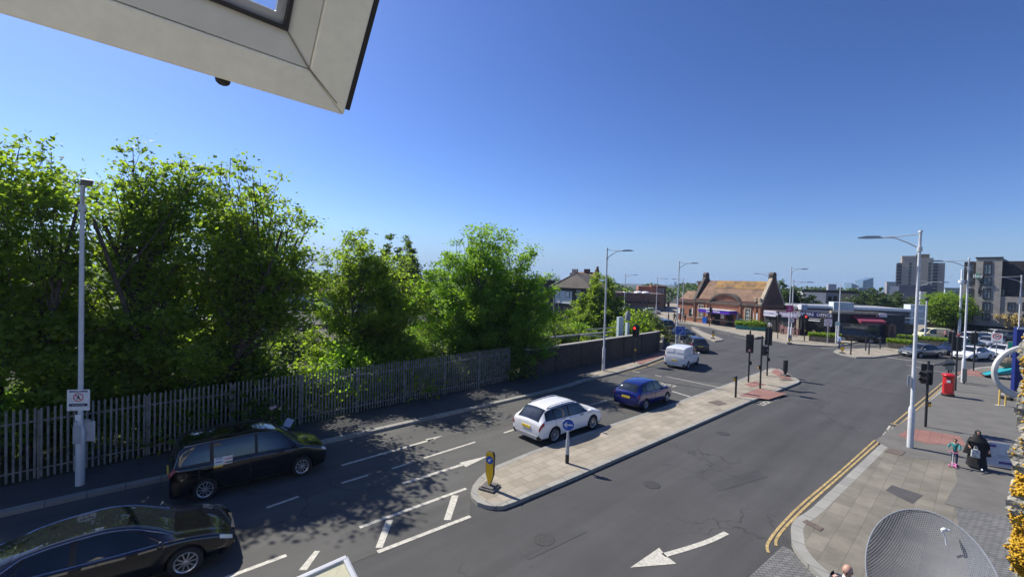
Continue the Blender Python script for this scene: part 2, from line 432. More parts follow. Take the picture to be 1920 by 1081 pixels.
# pale slab strip along the sunny part of the kerb, and the red crossing pad
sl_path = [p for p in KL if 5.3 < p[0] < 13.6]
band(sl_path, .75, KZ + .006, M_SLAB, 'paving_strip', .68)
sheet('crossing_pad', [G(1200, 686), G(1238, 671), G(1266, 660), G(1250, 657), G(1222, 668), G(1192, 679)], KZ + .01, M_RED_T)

# centre island
ISL = [(.25, 13.45), (2.2, 15.1), (14.58, 25.95), (21.7, 31.9), (22.3, 32.6), (23.4, 36.9), (22.9, 37.3), (19.6, 34.3), (16.61, 31.5), (8.74, 24.35), (1.09, 17.65), (-.35, 16.15), (-.75, 15.6), (-1.0, 15.0), (-1.15, 14.5), (-1.17, 14.0), (-1.08, 13.65), (-.9, 13.4), (-.65, 13.25), (-.4, 13.18), (-.1, 13.2)]
def island(name, pts, m, kw=.22):
    k = len(pts)
    cx = sum(p[0] for p in pts) / k; cy = sum(p[1] for p in pts) / k
    cl = pts + [pts[0], pts[1]]
    ins = []
    for i in range(k):
        a = pts[i - 1]; b = pts[(i + 1) % k]; dx, dy = b[0] - a[0], b[1] - a[1]; l = math.hypot(dx, dy)
        ins.append((pts[i][0] - dy / l * kw, pts[i][1] + dx / l * kw))
    sheet(name, ins, KZ, m, .2)
    b = MB()
    for i in range(k):
        j = (i + 1) % k; b.prism([pts[i], pts[j], ins[j], ins[i]], -.05, KZ + .004)
    o = b.build('kerb', M_KERB); struct(o)
island('traffic_island', ISL, M_SLAB)
sheet('crossing_pad', [G(1386, 745), G(1441, 752), G(1476, 741), G(1421, 731)], KZ + .01, M_RED_T)
sheet('crossing_pad', [G(1395, 723), G(1416, 717), G(1436, 724), G(1409, 729)], KZ + .01, M_RED_T)
# end of the island: bare tarmac wedge outlined in pale kerb
sheet('crossing_pad', [G(1445, 700), G(1456, 693), G(1484, 711), G(1472, 715)], KZ + .01, M_RED_T)

# right-hand footway
YK = [(7.9, 9.2), (7.83, 10.56), (7.81, 11.04), (7.96, 11.69), (8.22, 12.1), (8.51, 12.58), (8.91, 12.99), (9.6, 13.42), (10.78, 14.37), (11.83, 15.21), (17.97, 20.17), (20.91, 22.5), (34.64, 33.5), (40.87, 38.3), (45.5, 41.2), (50, 42.2), (62, 43), (80, 42)]
YK = smooth(YK[:9], 1) + YK[9:14] + smooth(YK[13:], 1)[1:]
yin = off(YK, -.3)
footway('pavement', [p for p in yin], [(80, -4), (7.9, -4)], M_SLABG)
kb = band(YK, .3, KZ + .003, M_KERB, 'kerb', -.15, .2)
# tarmac patches of the right footway
sheet('footway_patch', [G(1640, 830), G(1706, 785), G(1775, 730), G(1800, 708), G(1835, 700), G(1960, 704), G(1960, 960), G(1800, 940), G(1790, 880), G(1760, 868), G(1700, 862)], KZ + .004, M_TARPAV)
sheet('footway_patch', [G(1660, 925), G(1672, 915), G(1730, 934), G(1710, 950)], KZ + .008, M_DARKPAV)
sheet('footway_patch', [G(1800, 900), G(1970, 915), G(1985, 1010), G(1770, 950)], KZ + .011, M_TARPAV)
sheet('block_footway', [G(1790, 958), G(1890, 975), G(2010, 1010), G(2010, 1200), G(1850, 1250)], KZ + .014, M_SETTS)
sheet('crossing_pad', [G(1683, 820), G(1708, 806), G(1800, 822), G(1812, 840), G(1735, 836), G(1722, 832), G(1700, 828)], KZ + .010, M_RED_T)
sheet('crossing_pad', [G(1790, 702), G(1812, 694), G(1850, 700), G(1872, 710), G(1810, 706)], KZ + .012, M_RED_T)
sheet('block_crossover', [G(1400, 1085), G(1468, 1022), G(1484, 1030), G(1530, 1080), G(1545, 1110), G(1390, 1120)], .002, M_SETTS)
for q in ([(1657, 851), (1669, 845), (1698, 852), (1690, 859)], [(1504, 985), (1512, 981), (1544, 998), (1537, 1003)], [(1326, 757), (1347, 754), (1363, 760), (1347, 764)], [(1460, 714), (1478, 712), (1488, 716), (1468, 717)]):
    o = MB(); c = [G(*p) for p in q]; o.prism([(p.x, p.y) for p in c], KZ + .008, KZ + .016)
    x = sum(p.x for p in c) / 4
    o = o.build('manhole_cover', M_IRON)
    k = q[0][0]
    tag(o, {1657: 'long brown inspection cover in the slabs by the near right lamp post', 1504: 'small rusty cover near the curved kerb corner at bottom right', 1326: 'dark rectangular cover on the island before the short black post', 1460: 'dark cover at the far pointed end of the island by the box bollard'}[k], 'manhole cover', 'covers set in the paving')

# far islands and the station forecourt
ISL2 = [(p.x, p.y) for p in [G(1357, 638), G(1340, 641), G(1322, 634), G(1297, 617), G(1296, 613), G(1325, 626), G(1349, 634)]]
ISL2 = ISL2[::-1]
def ccw(p):
    a = sum(p[i][0] * p[(i + 1) % len(p)][1] - p[(i + 1) % len(p)][0] * p[i][1] for i in range(len(p)))
    return p if a > 0 else p[::-1]
island('traffic_island', ccw(ISL2), M_SLAB, .2)
ISL3 = [(p.x, p.y) for p in [G(1563, 660), G(1578, 666), G(1605, 671), G(1640, 671), G(1694, 664), G(1760, 652), G(1760, 648), G(1700, 651), G(1650, 653), G(1600, 655), G(1570, 656)]]
island('traffic_island', ccw(ISL3), M_SLAB, .25)
FC = [G(1238, 594), G(1253, 600), G(1270, 605), G(1300, 609), G(1335, 615), G(1400, 630), G(1440, 637), G(1480, 645), G(1520, 648), G(1565, 650), G(1590, 646)]
FC = [(p.x, p.y) for p in FC]
fcin = FC + [(70, 76), (140, 72), (140, 160), (60, 160), (38, 120)]
sheet('pavement', fcin, KZ, M_SLAB, .2)
band(FC, .3, KZ + .003, M_KERB, 'kerb', 0, .2)

# road markings
mk = MB()
def line(p, q, w=.12, m=mk, z=.004):
    a, b = G(*p), G(*q); band([(a.x, a.y), (b.x, b.y)], w, z, None, mb=m)
def poly(pts, m=mk, z=.004):
    m.add([tuple(G(*p)[:2]) + (z,) for p in pts], [tuple(range(len(pts)))])
line((674, 988), (874, 915), .13); line((708, 1034), (882, 967), .14)
poly([(847, 928), (860, 928), (845, 974), (832, 974)]); poly([(724, 974), (737, 974), (717, 1026), (704, 1026)])
line((400, 1091), (537, 1040), .13); poly([(590, 1032), (600, 1032), (575, 1068), (560, 1068)])
line((795, 858), (891, 828), .11); line((735, 878), (772, 866), .11); line((560, 930), (500, 951), .11)
line((945, 811), (969, 803), .11); line((1108, 758), (1138, 750), .10); line((1040, 780), (1070, 771), .1); line((640, 905), (690, 890), .11); line((380, 985), (430, 968), .1)
line((755, 906), (868, 870), .16)
poly([(861, 867), (918, 853), (873, 875), (868, 870)])
line((640, 872), (815, 822), .14); poly([(797, 823), (830, 816), (803, 827), (800, 824)])
poly([(1182, 1063), (1236, 1026), (1244, 1036), (1250, 1042), (1268, 1056)])
pa = smooth([tuple(G(*p)[:2]) for p in [(1244, 1040), (1280, 1030), (1330, 1014), (1362, 998)]], 2); band(pa, .16, .004, None, mb=mk)
line((1186, 696), (1200, 698), .14); line((1228, 703), (1240, 705), .14); line((1248, 705), (1354, 727), .10); line((1260, 733), (1303, 746), .14)
line((1661, 669), (1710, 676), .2); line((1712, 676), (1795, 690), .16)
line((1700, 684), (1780, 700), .1)
for a, b in [((1300, 612), (1312, 616)), ((1345, 619), (1362, 622)), ((1345, 623), (1370, 627)), ((1377, 630), (1400, 635)), ((1560, 640), (1580, 640)), ((1585, 645), (1640, 646)), ((1480, 633), (1500, 635)), ((1540, 652), (1600, 650))]:
    line(a, b, .12)
line((1225, 591), (1240, 591), .12); line((1243, 594), (1262, 600), .12)
struct(mk.build('road_marking', M_MARK))
ym = MB()
Y1 = [G(1441, 1035), G(1437, 1025), G(1442, 1012), G(1460, 988), G(1500, 946), G(1560, 897), G(1641, 824)]
Y2 = [G(1455, 1022), G(1454, 1012), G(1466, 994), G(1485, 974), G(1520, 940), G(1572, 895), G(1650, 826)]
for Yp in (Y1, Y2):
    band(smooth([(p.x, p.y) for p in Yp], 2), .075, .004, None, mb=ym)
line((1640, 824), (1656, 828), .12, ym)
for a, b in [((1676, 793), (1768, 716)), ((1686, 796), (1774, 719)), ((1768, 716), (1793, 697)), ((1774, 719), (1797, 700))]: line(a, b, .075, ym)
line((1670, 793), (1688, 797), .14, ym)
line((1104, 714), (1212, 687), .09, ym); line((1215, 686), (1250, 672), .09, ym)
struct(ym.build('yellow_line', M_YMARK))
def roadtext(s, px, py, rz, size):
    g = G(px, py); o = txt(s, size, M_MARK, None, (g.x, g.y, .005), (0, 0, rz), 'road_marking', .0005, bold=.01)
    struct(o)
roadtext('LOOK RIGHT', 1445, 751, rad(40), .55)
roadtext('LOOK LEFT', 1670, 812, rad(42), .62)
roadtext('LOOK', 1243, 719, rad(130), .7)

# railway below the fence
tr = MB()
M_RAIL = mat('rusty_rail', (.12, .085, .06), .6, metal=.4, var=.3)
M_BALL = mat('ballast', (.14, .12, .10), .95, var=.35, scale=3, bump=.8, bscale=20)
dirr = Vector((.7071, .7071))
nrm = Vector((-.7071, .7071))
def rp(s, d): return (s * .7071 - d * .7071, 29.6 + s * .7071 + d * .7071)
ob = MB(); ob.add([(*rp(-90, 17), -4.35), (*rp(120, 17), -4.35), (*rp(120, 37), -4.35), (*rp(-90, 37), -4.35)], [(0, 1, 2, 3)])
struct(ob.build('railway_ballast', M_BALL))
for k, d in enumerate((20, 24.5, 30, 34.5)):
    t_ = thing('railway_track', 'rusty rails on dark sleepers, ' + ['nearest the palisade fence', 'second from the palisade fence', 'third from the palisade fence', 'farthest from the palisade fence'][k], 'railway track', (0, 0, 0), 0, 'railway tracks in the cutting')
    for e in (-.72, .72): r = MB(); band([rp(-80, d + e), rp(100, d + e)], .07, -4.05, None, th=.15, mb=r); r.build('rail', M_RAIL, t_)
    s_ = MB()
    for i in range(-100, 130):
        c = rp(i * .7, d); s_.box((c[0], c[1], -4.28), (.25, 2.5, .16), PI / 4)
    s_.build('sleepers', mat('sleeper', (.09, .075, .06), .95), t_)

# ================================================================ VEGETATION
def leafmat(name, c1, c2, trans=0.45, rough=0.55):
    if name in MAT: return MAT[name]
    m = bpy.data.materials.new(name); m.use_nodes = True; MAT[name] = m
    t = m.node_tree; N = t.nodes; L = t.links
    b = N['Principled BSDF']; b.inputs['Roughness'].default_value = rough; b.inputs['Specular IOR Level'].default_value = .35
    g = N.new('ShaderNodeNewGeometry')
    tc = N.new('ShaderNodeTexCoord'); n = N.new('ShaderNodeTexNoise'); n.inputs['Scale'].default_value = .55; n.inputs['Detail'].default_value = 3
    L.new(tc.outputs['Object'], n.inputs['Vector'])
    a = N.new('ShaderNodeMath'); a.operation = 'MULTIPLY_ADD'; a.inputs[1].default_value = .5
    L.new(g.outputs['Random Per Island'], a.inputs[0])
    s_ = N.new('ShaderNodeMath'); s_.operation = 'MULTIPLY'; s_.inputs[1].default_value = .55; L.new(n.outputs['Fac'], s_.inputs[0])
    L.new(s_.outputs[0], a.inputs[2])
    r = N.new('ShaderNodeValToRGB'); r.color_ramp.elements[0].position = .1; r.color_ramp.elements[1].position = .85
    r.color_ramp.elements[0].color = (*c1, 1); r.color_ramp.elements[1].color = (*c2, 1)
    L.new(a.outputs[0], r.inputs[0]); L.new(r.outputs[0], b.inputs['Base Color'])
    tl = N.new('ShaderNodeBsdfTranslucent')
    hs = N.new('ShaderNodeMixRGB'); hs.blend_type = 'MULTIPLY'; hs.inputs[0].default_value = 1; hs.inputs[2].default_value = (1.8, 1.85, .7, 1)
    L.new(r.outputs[0], hs.inputs[1]); L.new(hs.outputs[0], tl.inputs[0])
    mx = N.new('ShaderNodeMixShader'); mx.inputs[0].default_value = trans
    L.new(b.outputs[0], mx.inputs[1]); L.new(tl.outputs[0], mx.inputs[2])
    L.new(mx.outputs[0], N['Material Output'].inputs[0])
    return m
LF_A = leafmat('leaf_sycamore', (.11, .175, .028), (.235, .32, .055), .64)
LF_B = leafmat('leaf_bright', (.10, .19, .026), (.22, .35, .055), .64)
LF_D = leafmat('leaf_dark', (.065, .11, .022), (.13, .19, .04), .5)
LF_L = leafmat('leaf_lime', (.12, .20, .02), (.24, .36, .04), .45)
LF_O = leafmat('leaf_olive', (.06, .075, .025), (.12, .12, .045), .3)
LF_P = leafmat('leaf_pale_blossom', (.42, .33, .16), (.6, .48, .26), .3)
LF_F = leafmat('leaf_far', (.05, .09, .03), (.09, .14, .045), .3)

def leaves(rng, centres, size, name, m, parent, flat=.55):
    """many leaf-sized folded blades at the given centres"""
    n = len(centres); P = np.array(centres)
    nz = rng.normal(size=(n, 3)); nz[:, 2] = np.abs(nz[:, 2]) + flat; nz /= np.linalg.norm(nz, axis=1)[:, None]
    a = np.cross(nz, rng.normal(size=(n, 3))); a /= np.linalg.norm(a, axis=1)[:, None]
    b = np.cross(nz, a)
    L = size * rng.uniform(.6, 1.35, (n, 1)); Wd = L * rng.uniform(.32, .5, (n, 1))
    dr = nz * L * .18
    v = np.stack([P - a * L * .5, P + b * Wd - dr, P + a * L * .55 - dr * .5, P - b * Wd - dr], 1).reshape(-1, 3)
    me = bpy.data.meshes.new(name)
    me.vertices.add(4 * n); me.loops.add(4 * n); me.polygons.add(n)
    me.vertices.foreach_set('co', v.astype(np.float32).ravel())
    me.loops.foreach_set('vertex_index', np.arange(4 * n, dtype=np.int32))
    me.polygons.foreach_set('loop_start', np.arange(0, 4 * n, 4, dtype=np.int32))
    me.polygons.foreach_set('loop_total', np.full(n, 4, dtype=np.int32))
    me.update(calc_edges=True); me.materials.append(m)
    o = bpy.data.objects.new(name, me); COL.objects.link(o); o.parent = parent
    return o

def tree(label, loc, H, lobes, m, seed, nl=30000, size=.17, stems=1, fork=.25, limbs=70, trunk_r=.2, spread=.62, group=None, name='tree', cat='tree', zbase=0.0, shell=.35):
    """lobes: (x, y, z, rx, ry, rz) ellipsoids in tree space. Limbs reach points in them; leaf clumps sit along the limbs' ends"""
    rng = np.random.default_rng(seed)
    t = thing(name, label, cat, (loc[0], loc[1], loc[2] if len(loc) > 2 else 0), 0, group)
    vol = np.array([l[3] * l[4] * l[5] for l in lobes]); pr = vol ** .67 / (vol ** .67).sum()
    br = MB(); cents = []
    starts = []
    for s in range(stems):
        a = 2 * PI * s / max(stems, 1) + rng.uniform(0, 1)
        lean = (.10 + .12 * rng.random()) * H * (stems > 1) * spread
        base = np.array([math.cos(a) * .25 * (stems > 1), math.sin(a) * .25 * (stems > 1), zbase])
        mid = base + [math.cos(a) * lean * .4, math.sin(a) * lean * .4, H * fork - zbase]
        top = mid + [math.cos(a) * lean, math.sin(a) * lean, H * (.62 - fork * .5)]
        pts = [base, (base + mid) / 2 + rng.normal(size=3) * .06, mid, (mid + top) / 2 + rng.normal(size=3) * .15, top]
        r0 = trunk_r / (stems ** .45)
        br.tube(pts, [r0 * 1.25, r0, r0 * .85, r0 * .55, r0 * .25], 8)
        starts.append((np.array(pts), r0))
    per = max(1, int(nl / (limbs * 7)))
    for k in range(limbs):
        i = rng.choice(len(lobes), p=pr); l = lobes[i]
        d = rng.normal(size=3); d /= np.linalg.norm(d); rr = (shell + (1 - shell) * rng.random()) ** .5
        tgt = np.array(l[:3]) + d * rr * np.array(l[3:]) * rng.uniform(.82, 1.12)
        pts, r0 = min(((p_, r_) for p_, r_ in starts), key=lambda q: np.linalg.norm(q[0][-1][:2] - tgt[:2]) + rng.uniform(0, 1.5))
        h = np.clip((tgt[2] - zbase) * .55 + rng.uniform(-.1, .1) * H, pts[0][2] + .12 * H, pts[-1][2])
        zz = pts[:, 2]; st = np.array([np.interp(h, zz, pts[:, c]) for c in range(3)])
        mid = st * .5 + tgt * .5 + np.array([0, 0, -.06 * np.linalg.norm(tgt - st)]) + rng.normal(size=3) * .18
        q3 = st * .2 + tgt * .8 + rng.normal(size=3) * .15
        rl = max(.02, r0 * .32 * rng.uniform(.6, 1.2))
        br.tube([st, mid, q3, tgt], [rl, rl * .6, rl * .35, .012], 5)
        ln = np.linalg.norm(tgt - st)
        for j in range(7):
            f = rng.uniform(.38, 1.06) if j else 1.0; c = (1 - f) ** 2 * st + 2 * f * (1 - f) * mid + f * f * tgt if f < 1 else tgt
            c = c + rng.normal(size=3) * np.array([.42, .42, .3]) * (.45 + .05 * ln)
            if j % 2 == 0: br.tube([mid * .4 + tgt * .6, (mid + tgt + c * 2) / 4, c], [rl * .3, rl * .2, .008], 4, False)
            rad_ = rng.uniform(.13, .40) * (.7 + .045 * H)
            cents.append(c + rng.normal(size=(per, 3)) * rad_ * np.array([.75, .75, .42]))
    br.build('trunk', M_BARK, t, True)
    leaves(rng, np.concatenate(cents), size, 'crown', m, t)
    return t

# big trees behind the palisade fence
tree('tall dark leafy tree cut off by the left edge of the photo', (-18.4, 15.8, -.5), 13.2, [(-.5, 0, 9.5, 2.9, 2.8, 3.0), (-1.6, 0, 6.3, 3.8, 3, 2.4), (1.6, .6, 5.2, 2.4, 2.4, 1.9), (0, 0, 11.4, 1.6, 1.6, 1.2), (2.5, 1, 3.2, 2, 2, 1.4)], LF_A, 11, 40000, .17, 3, .3, 150, .24, shell=.45, group='trees behind the palisade fence', zbase=-1)
tree('broad many stemmed tree with wide open crown behind the left lamp post', (-14.4, 19.6, -.8), 13.8, [(-3.4, -.4, 10.6, 2.3, 2.2, 2.6), (-1.2, 0, 11.9, 1.9, 2.2, 1.6), (-.2, 0, 9.6, 3.2, 2.8, 3.0), (2.2, .4, 9.6, 2.8, 2.6, 3.2), (-3.9, -.6, 6.8, 2.6, 2.4, 2.6), (-.6, -.6, 6.8, 3.6, 2.8, 2.4), (3.5, .6, 7.2, 2.1, 2.2, 2.2), (1.0, -1.2, 4.6, 3.2, 2.2, 1.3), (-2.5, -1.6, 4.4, 3.0, 1.8, 1.6), (1.5, 0, 12.0, 2.2, 1.9, 1.5), (.5, .3, 11.2, 1.8, 2.0, 2.0), (.6, 0, 7.8, 1.8, 2.2, 2.0)], LF_A, 23, 68000, .165, 6, .18, 250, .42, 1.15, shell=.5, group='trees behind the palisade fence', zbase=-1.5)
tree('rounded yellow green tree left of the dense bright green tree', (-9.1, 26.8, -1), 11.0, [(-.9, 0, 7.6, 2.9, 2.6, 3.0), (1.5, 0, 6.8, 2.8, 2.6, 3.2), (-.4, 0, 4.0, 3.6, 2.8, 2.0), (-.6, 0, 9.6, 1.9, 1.9, 1.4), (1.4, -.6, 3.2, 3.2, 2.2, 1.6)], LF_A, 31, 48000, .16, 3, .25, 180, .2, .8, shell=.45, group='trees behind the palisade fence', zbase=-1.5)
tree('dense bright green tree leaning over the right end of the fence', (-2.0, 32.4, -.8), 12.4, [(0, 0, 8.2, 4.3, 3.6, 3.4), (-2.0, 0, 6.0, 4.6, 3.6, 3.2), (2.0, 0, 5.8, 4.2, 3.3, 3.2), (-.3, 0, 10.4, 2.8, 2.6, 1.7), (-1.5, -.8, 3.2, 4.6, 2.4, 1.8), (2.6, -.4, 3.2, 3.0, 2.4, 1.8), (0, -1.8, 4.6, 3.8, 2.0, 2.2)], LF_B, 47, 105000, .16, 3, .22, 260, .28, .8, shell=.45, group='trees behind the palisade fence', zbase=-1.5)
tree('tall dark tree showing behind the yellow green tree', (-14.5, 55, -2), 14.8, [(0, 0, 11, 3.2, 3, 3.6), (0, 0, 7, 4.2, 4, 3), (1.5, 0, 9, 2.6, 2.6, 2.6)], LF_D, 52, 16000, .3, 2, .3, 70, .3, group='trees behind the palisade fence', zbase=-2)
tree('conical leafy tree behind the lamp post by the brick wall', (12.3, 58.5, -.5), 9.6, [(0, 0, 6.4, 2.7, 2.4, 2.6), (-.4, 0, 4.0, 4.0, 3.4, 2.4), (.8, 0, 2.4, 3.6, 2.9, 1.5), (-.3, 0, 8.2, 1.3, 1.3, 1.0)], LF_A, 61, 26000, .22, 2, .3, 80, .18, zbase=-1, group='trees beyond the brick wall')
tree('low spreading bush tree in front of the dark brick house', (7.4, 55.5, -1.2), 5.6, [(0, 0, 3.4, 2.8, 2.4, 1.7), (-2.2, 0, 2.6, 2.0, 2, 1.4), (2.6, 0, 2.9, 2.0, 2, 1.5)], LF_A, 67, 14000, .2, 3, .2, 60, .12, zbase=-1, group='trees beyond the brick wall')
tree('round lime green tree in front of the brick hotel', (75.6, 74), 7.3, [(0, 0, 4.5, 3.6, 3.6, 2.7)], LF_L, 71, 30000, .2, 1, .25, 240, .22, shell=.75)
tree('dark green tree right of the station gable', (55.5, 86), 8.6, [(0, 0, 5.2, 3.4, 3.4, 3.2), (3.2, 0, 4.2, 2.6, 3, 2.6)], LF_F, 73, 12000, .34, 2, .3, 70, .25)
for k, (x, y, r, h, lb) in enumerate([(91, 108, 5.2, 8.3, 'left and nearer of two trees before the grey tower'), (98.5, 110, 5.6, 8.0, 'right and wider of two trees before the grey tower')]):
    tree(lb, (x, y), h, [(0, 0, h - 3.8, r, r, 3.6), (1, 0, h - 5.0, r, r, 3.0)], LF_F, 80 + k, 12000, .4, 1, .3, 70, .3, group='trees before the grey tower')
tree('low pale blossoming tree under the brick hotel wall', (82.3, 70.3), 4.7, [(0, 0, 3.2, 2.4, 2, 1.25), (1.2, 0, 2.7, 1.8, 1.5, .9)], LF_P, 91, 5000, .24, 1, .3, 40, .1)
tree('low olive green tree beside the pale blossoming tree', (85.5, 67.5), 4.3, [(0, 0, 2.9, 2.5, 2, 1.1)], LF_O, 92, 4000, .24, 1, .3, 40, .1)
tree('second pale blossoming tree at the right edge, behind the blue board', (87.5, 62.3), 4.6, [(0, 0, 3.1, 1.8, 1.6, 1.0)], LF_P, 93, 3000, .24, 1, .3, 30, .1)

# far-off masses of trees closing the view
def wood(label, pts, n, size, m, zt, spread):
    rng = np.random.default_rng(len(pts) + n); cs = []
    for (x, y) in pts:
        h = zt * rng.uniform(.78, 1.1); r = spread * rng.uniform(.7, 1.2); k = n // len(pts)
        d = rng.normal(size=(k, 3)); d /= np.linalg.norm(d, axis=1)[:, None]; d *= rng.uniform(.75, 1.05, (k, 1))
        cs.append(np.array([x, y, h * .5]) + d * np.array([r, r, h * .5]))
    o = leaves(rng, np.concatenate(cs), size, 'distant_wood', m, None); o['label'] = label; o['category'] = 'wood'; o['kind'] = 'stuff'
rw = random.Random(2)
wood('hazy belt of far trees beyond the railway on the left', [(x + rw.uniform(-4, 4), 120 + rw.uniform(-25, 40) + abs(x) * .25) for x in range(-190, 22, 7)], 26000, .9, LF_F, 8.6, 7)
wood('far trees behind the brick hall and the station', [(x, 175 + rw.uniform(-15, 30)) for x in range(30, 260, 9)], 16000, 1.1, LF_F, 7.3, 8)

# bushes filling the railway bank
def bush_mesh(seed, m, n=5200, size=.15):
    rng = np.random.default_rng(seed)
    t = thing('bush', '', 'bush', (0, 0, -50))
    cs = []; b = MB()
    for i in range(46):
        a = rng.uniform(0, 2 * PI); r = rng.uniform(.2, 1.5) ; z = rng.uniform(.4, 2.0) * (1 - r / 2.6)
        c = np.array([r * math.cos(a), r * math.sin(a), z + .25])
        b.tube([(0, 0, 0), c * .5 + [0, 0, .1], c], [.04, .025, .008], 4, False)
        cs.append(c + rng.normal(size=(n // 46, 3)) * [.3, .3, .24])
    b.build('stems', M_BARK, t); leaves(rng, np.concatenate(cs), size, 'foliage', m, t)
    return t
BU = [bush_mesh(1, LF_A), bush_mesh(2, LF_B), bush_mesh(3, LF_D), bush_mesh(4, LF_O)]
used = [False] * 4
def put_bush(kind, x, y, s, label, group, z=None):
    if z is None: z = float(terr(np.array([[x]]), np.array([[y]]))[0, 0])
    if not used[kind]:
        o = BU[kind]; used[kind] = True; o['label'] = label; o['group'] = group; o.location = (x, y, z)
    else: o = dup(BU[kind], (x, y, z), 0, label, group)
    o.rotation_euler = (0, 0, x * 7.3 % 6.28); o.scale = (s, s, s * 1.05)
rb = random.Random(5)
cols_ = ['mid green', 'bright green', 'dark green', 'olive green']
where = [(-22.5, 9.5), (-20.3, 11.6), (-18.6, 13.4), (-16.4, 15.4), (-14.6, 17.2), (-12.6, 19.2), (-10.8, 21.2), (-8.8, 23.0), (-6.8, 25.2), (-4.6, 27.2), (-2.4, 29.2), (-.6, 31.2)]
nm_ = ['at the far left end', 'left of the left lamp post', 'just left of the left lamp post', 'right behind the left lamp post', 'left of the black people carrier', 'behind the black people carrier', 'beyond the black people carrier', 'below the rounded yellow green tree', 'right of the rounded yellow green tree', 'left of the dense bright green tree', 'under the dense bright green tree', 'at the right end of the fence']
for i, (x, y) in enumerate(where):
    k = [2, 0, 1, 2, 0, 2, 0, 1, 0, 2, 1, 2][i]
    o_ = (.75, -.75) if i in (4, 5, 6, 7, 8, 9, 11) else (0, 0)
    put_bush(k, x - .9 + o_[0], y + 1.5 + o_[1], 1.0 + .25 * (i % 3) + (.15 if o_[0] else 0), f'{cols_[k]} bush against the palisade fence, {nm_[i]}', 'bushes along the palisade fence')
for i in range(30):
    s = rb.uniform(-26, 34); d = rb.uniform(4.2, 15) if i % 2 else rb.uniform(6, 12)
    x, y = rp(s, d)
    put_bush(i % 3, x, y, rb.uniform(.9, 1.75), 'bush in the tangle on the railway bank behind the fence', 'bushes tangled on the railway bank')
for i in range(34):
    s = rb.uniform(-55, 75); x, y = rp(s, rb.uniform(39, 46))
    put_bush((i + 1) % 3, x, y, rb.uniform(1.2, 2.4), 'bush in the far growth across the railway tracks', 'bushes across the railway tracks')
for i, (px, py, Y) in enumerate([(1065, 612, 50), (1085, 600, 52), (1042, 618, 47), (1125, 612, 56), (1150, 600, 60)]):
    p = AT(px, py, Y); put_bush(i % 3, p.x, p.y, 1.5, ['bush below the white window board of the dark brick house', 'bush below the small bricked window of the house', 'dark bush left of the dark brick house, over the wall', 'bush under the conical tree, left of its middle', 'bush under the conical tree, right side'][i], 'bushes beyond the brick wall', z=-1.2)
for i, (px, Y, d, z) in enumerate([(1178, 58, 0, 0), (1190, 55, 0, 0), (1204, 60, 0, 0), (1212, 66, 0, .2), (1222, 56, 0, -.2), (1196, 64, 0, .4), (1232, 54, 0, -.4), (1180, 66, 0, .5)]):
    p = AT(px, 600, Y); put_bush(3, p.x, p.y, 1.15, 'yellowed bush on the bank above the right end of the brick wall', 'yellowed bushes on the bank by the bridge', z=z - .2)

# ================================================================ FENCE AND WALL
M_PALE = mat('weathered_galvanised', (.20, .20, .185), .75, metal=.1, var=.35, scale=3)
def L2(s): return (s * .7071, 29.6 + s * .7071)
fe = thing('palisade_fence', 'tall galvanised steel palisade fence running along the left footway', 'fence', (*L2(0), KZ), PI / 4)
S0, S1 = -33.0, 1.5          # along the line; local x = s
bay = 2.75; nb = int((S1 - S0) / bay)
for i in range(nb + 1):
    x = S0 + i * bay
    b = MB(); b.box((x, .07, 1.15), (.055, .1, 2.3)); b.build('post', M_PALE, fe)
rr = random.Random(3)
for i in range(nb):
    x0 = S0 + i * bay
    for z in (.35, 1.95): b = MB(); b.bb(x0, x0 + bay - .01, .015, .06, z - .025, z + .025); b.build('rail', M_PALE, fe)
    b = MB()
    for k in range(18):
        x = x0 + .07 + k * .1528; hh = 2.4 + rr.uniform(-.015, .015); e = .032; tl_ = rr.uniform(-.012, .012)
        # W-section pale with a pointed head
        b.add([(x - e, 0, .05), (x - e * .4, -.016, .05), (x + e * .4, -.016, .05), (x + e, 0, .05),
               (x - e + tl_, 0, hh - .13), (x - e * .4 + tl_, -.016, hh - .09), (x + e * .4 + tl_, -.016, hh - .09), (x + e + tl_, 0, hh - .13),
               (x - e + tl_, 0, hh - .03), (x + tl_, -.008, hh), (x + e + tl_, 0, hh - .03),
               (x - e, .006, .05), (x + e, .006, .05), (x - e + tl_, .006, hh - .03), (x + e + tl_, .006, hh - .03)],
              [(0, 1, 5, 4), (1, 2, 6, 5), (2, 3, 7, 6), (4, 5, 9, 8), (5, 6, 9), (6, 7, 10, 9), (11, 13, 14, 12), (8, 9, 13), (9, 14, 13), (9, 10, 14), (0, 4, 8, 13, 11), (3, 12, 14, 10, 7)])
    b.build('pales', M_PALE, fe)
M_WALLB = brickmat('dark_wall_brick', (.045, .035, .029), (.075, .057, .047), (.035, .032, .03), .225, .075, .01, stain=.35)
M_COPE = mat('coping_stone', (.34, .32, .27), .85, var=.25, scale=4, bump=.3)
wl = thing('brick_wall', 'long dark brick boundary wall with pale coping beside the footway', 'wall', (*L2(1.6), 0), PI / 4)
LW = 20.9
b = MB(); b.bb(0, LW, 0, .33, 0, 2.05); b.bb(0, .5, -.06, .39, 0, 2.12); b.bb(LW - .45, LW, -.05, .38, 0, 2.1)
for k in range(1, 6): b.bb(k * 3.4, k * 3.4 + .34, -.045, 0.0, 0, 1.98)
b.build('wall', M_WALLB, wl)
b = MB(); b.vprism([(0.52, 2.053), (LW - .47, 2.053), (LW - .47, 2.13), (.52, 2.13)], -.05, .38); b.build('coping', M_COPE, wl, bevel=.01)
b = MB(); b.bb(-.03, .53, -.09, .42, 2.123, 2.22); b.bb(LW - .48, LW + .03, -.09, .42, 2.103, 2.2); b.build('pier_cap', M_COPE, wl)
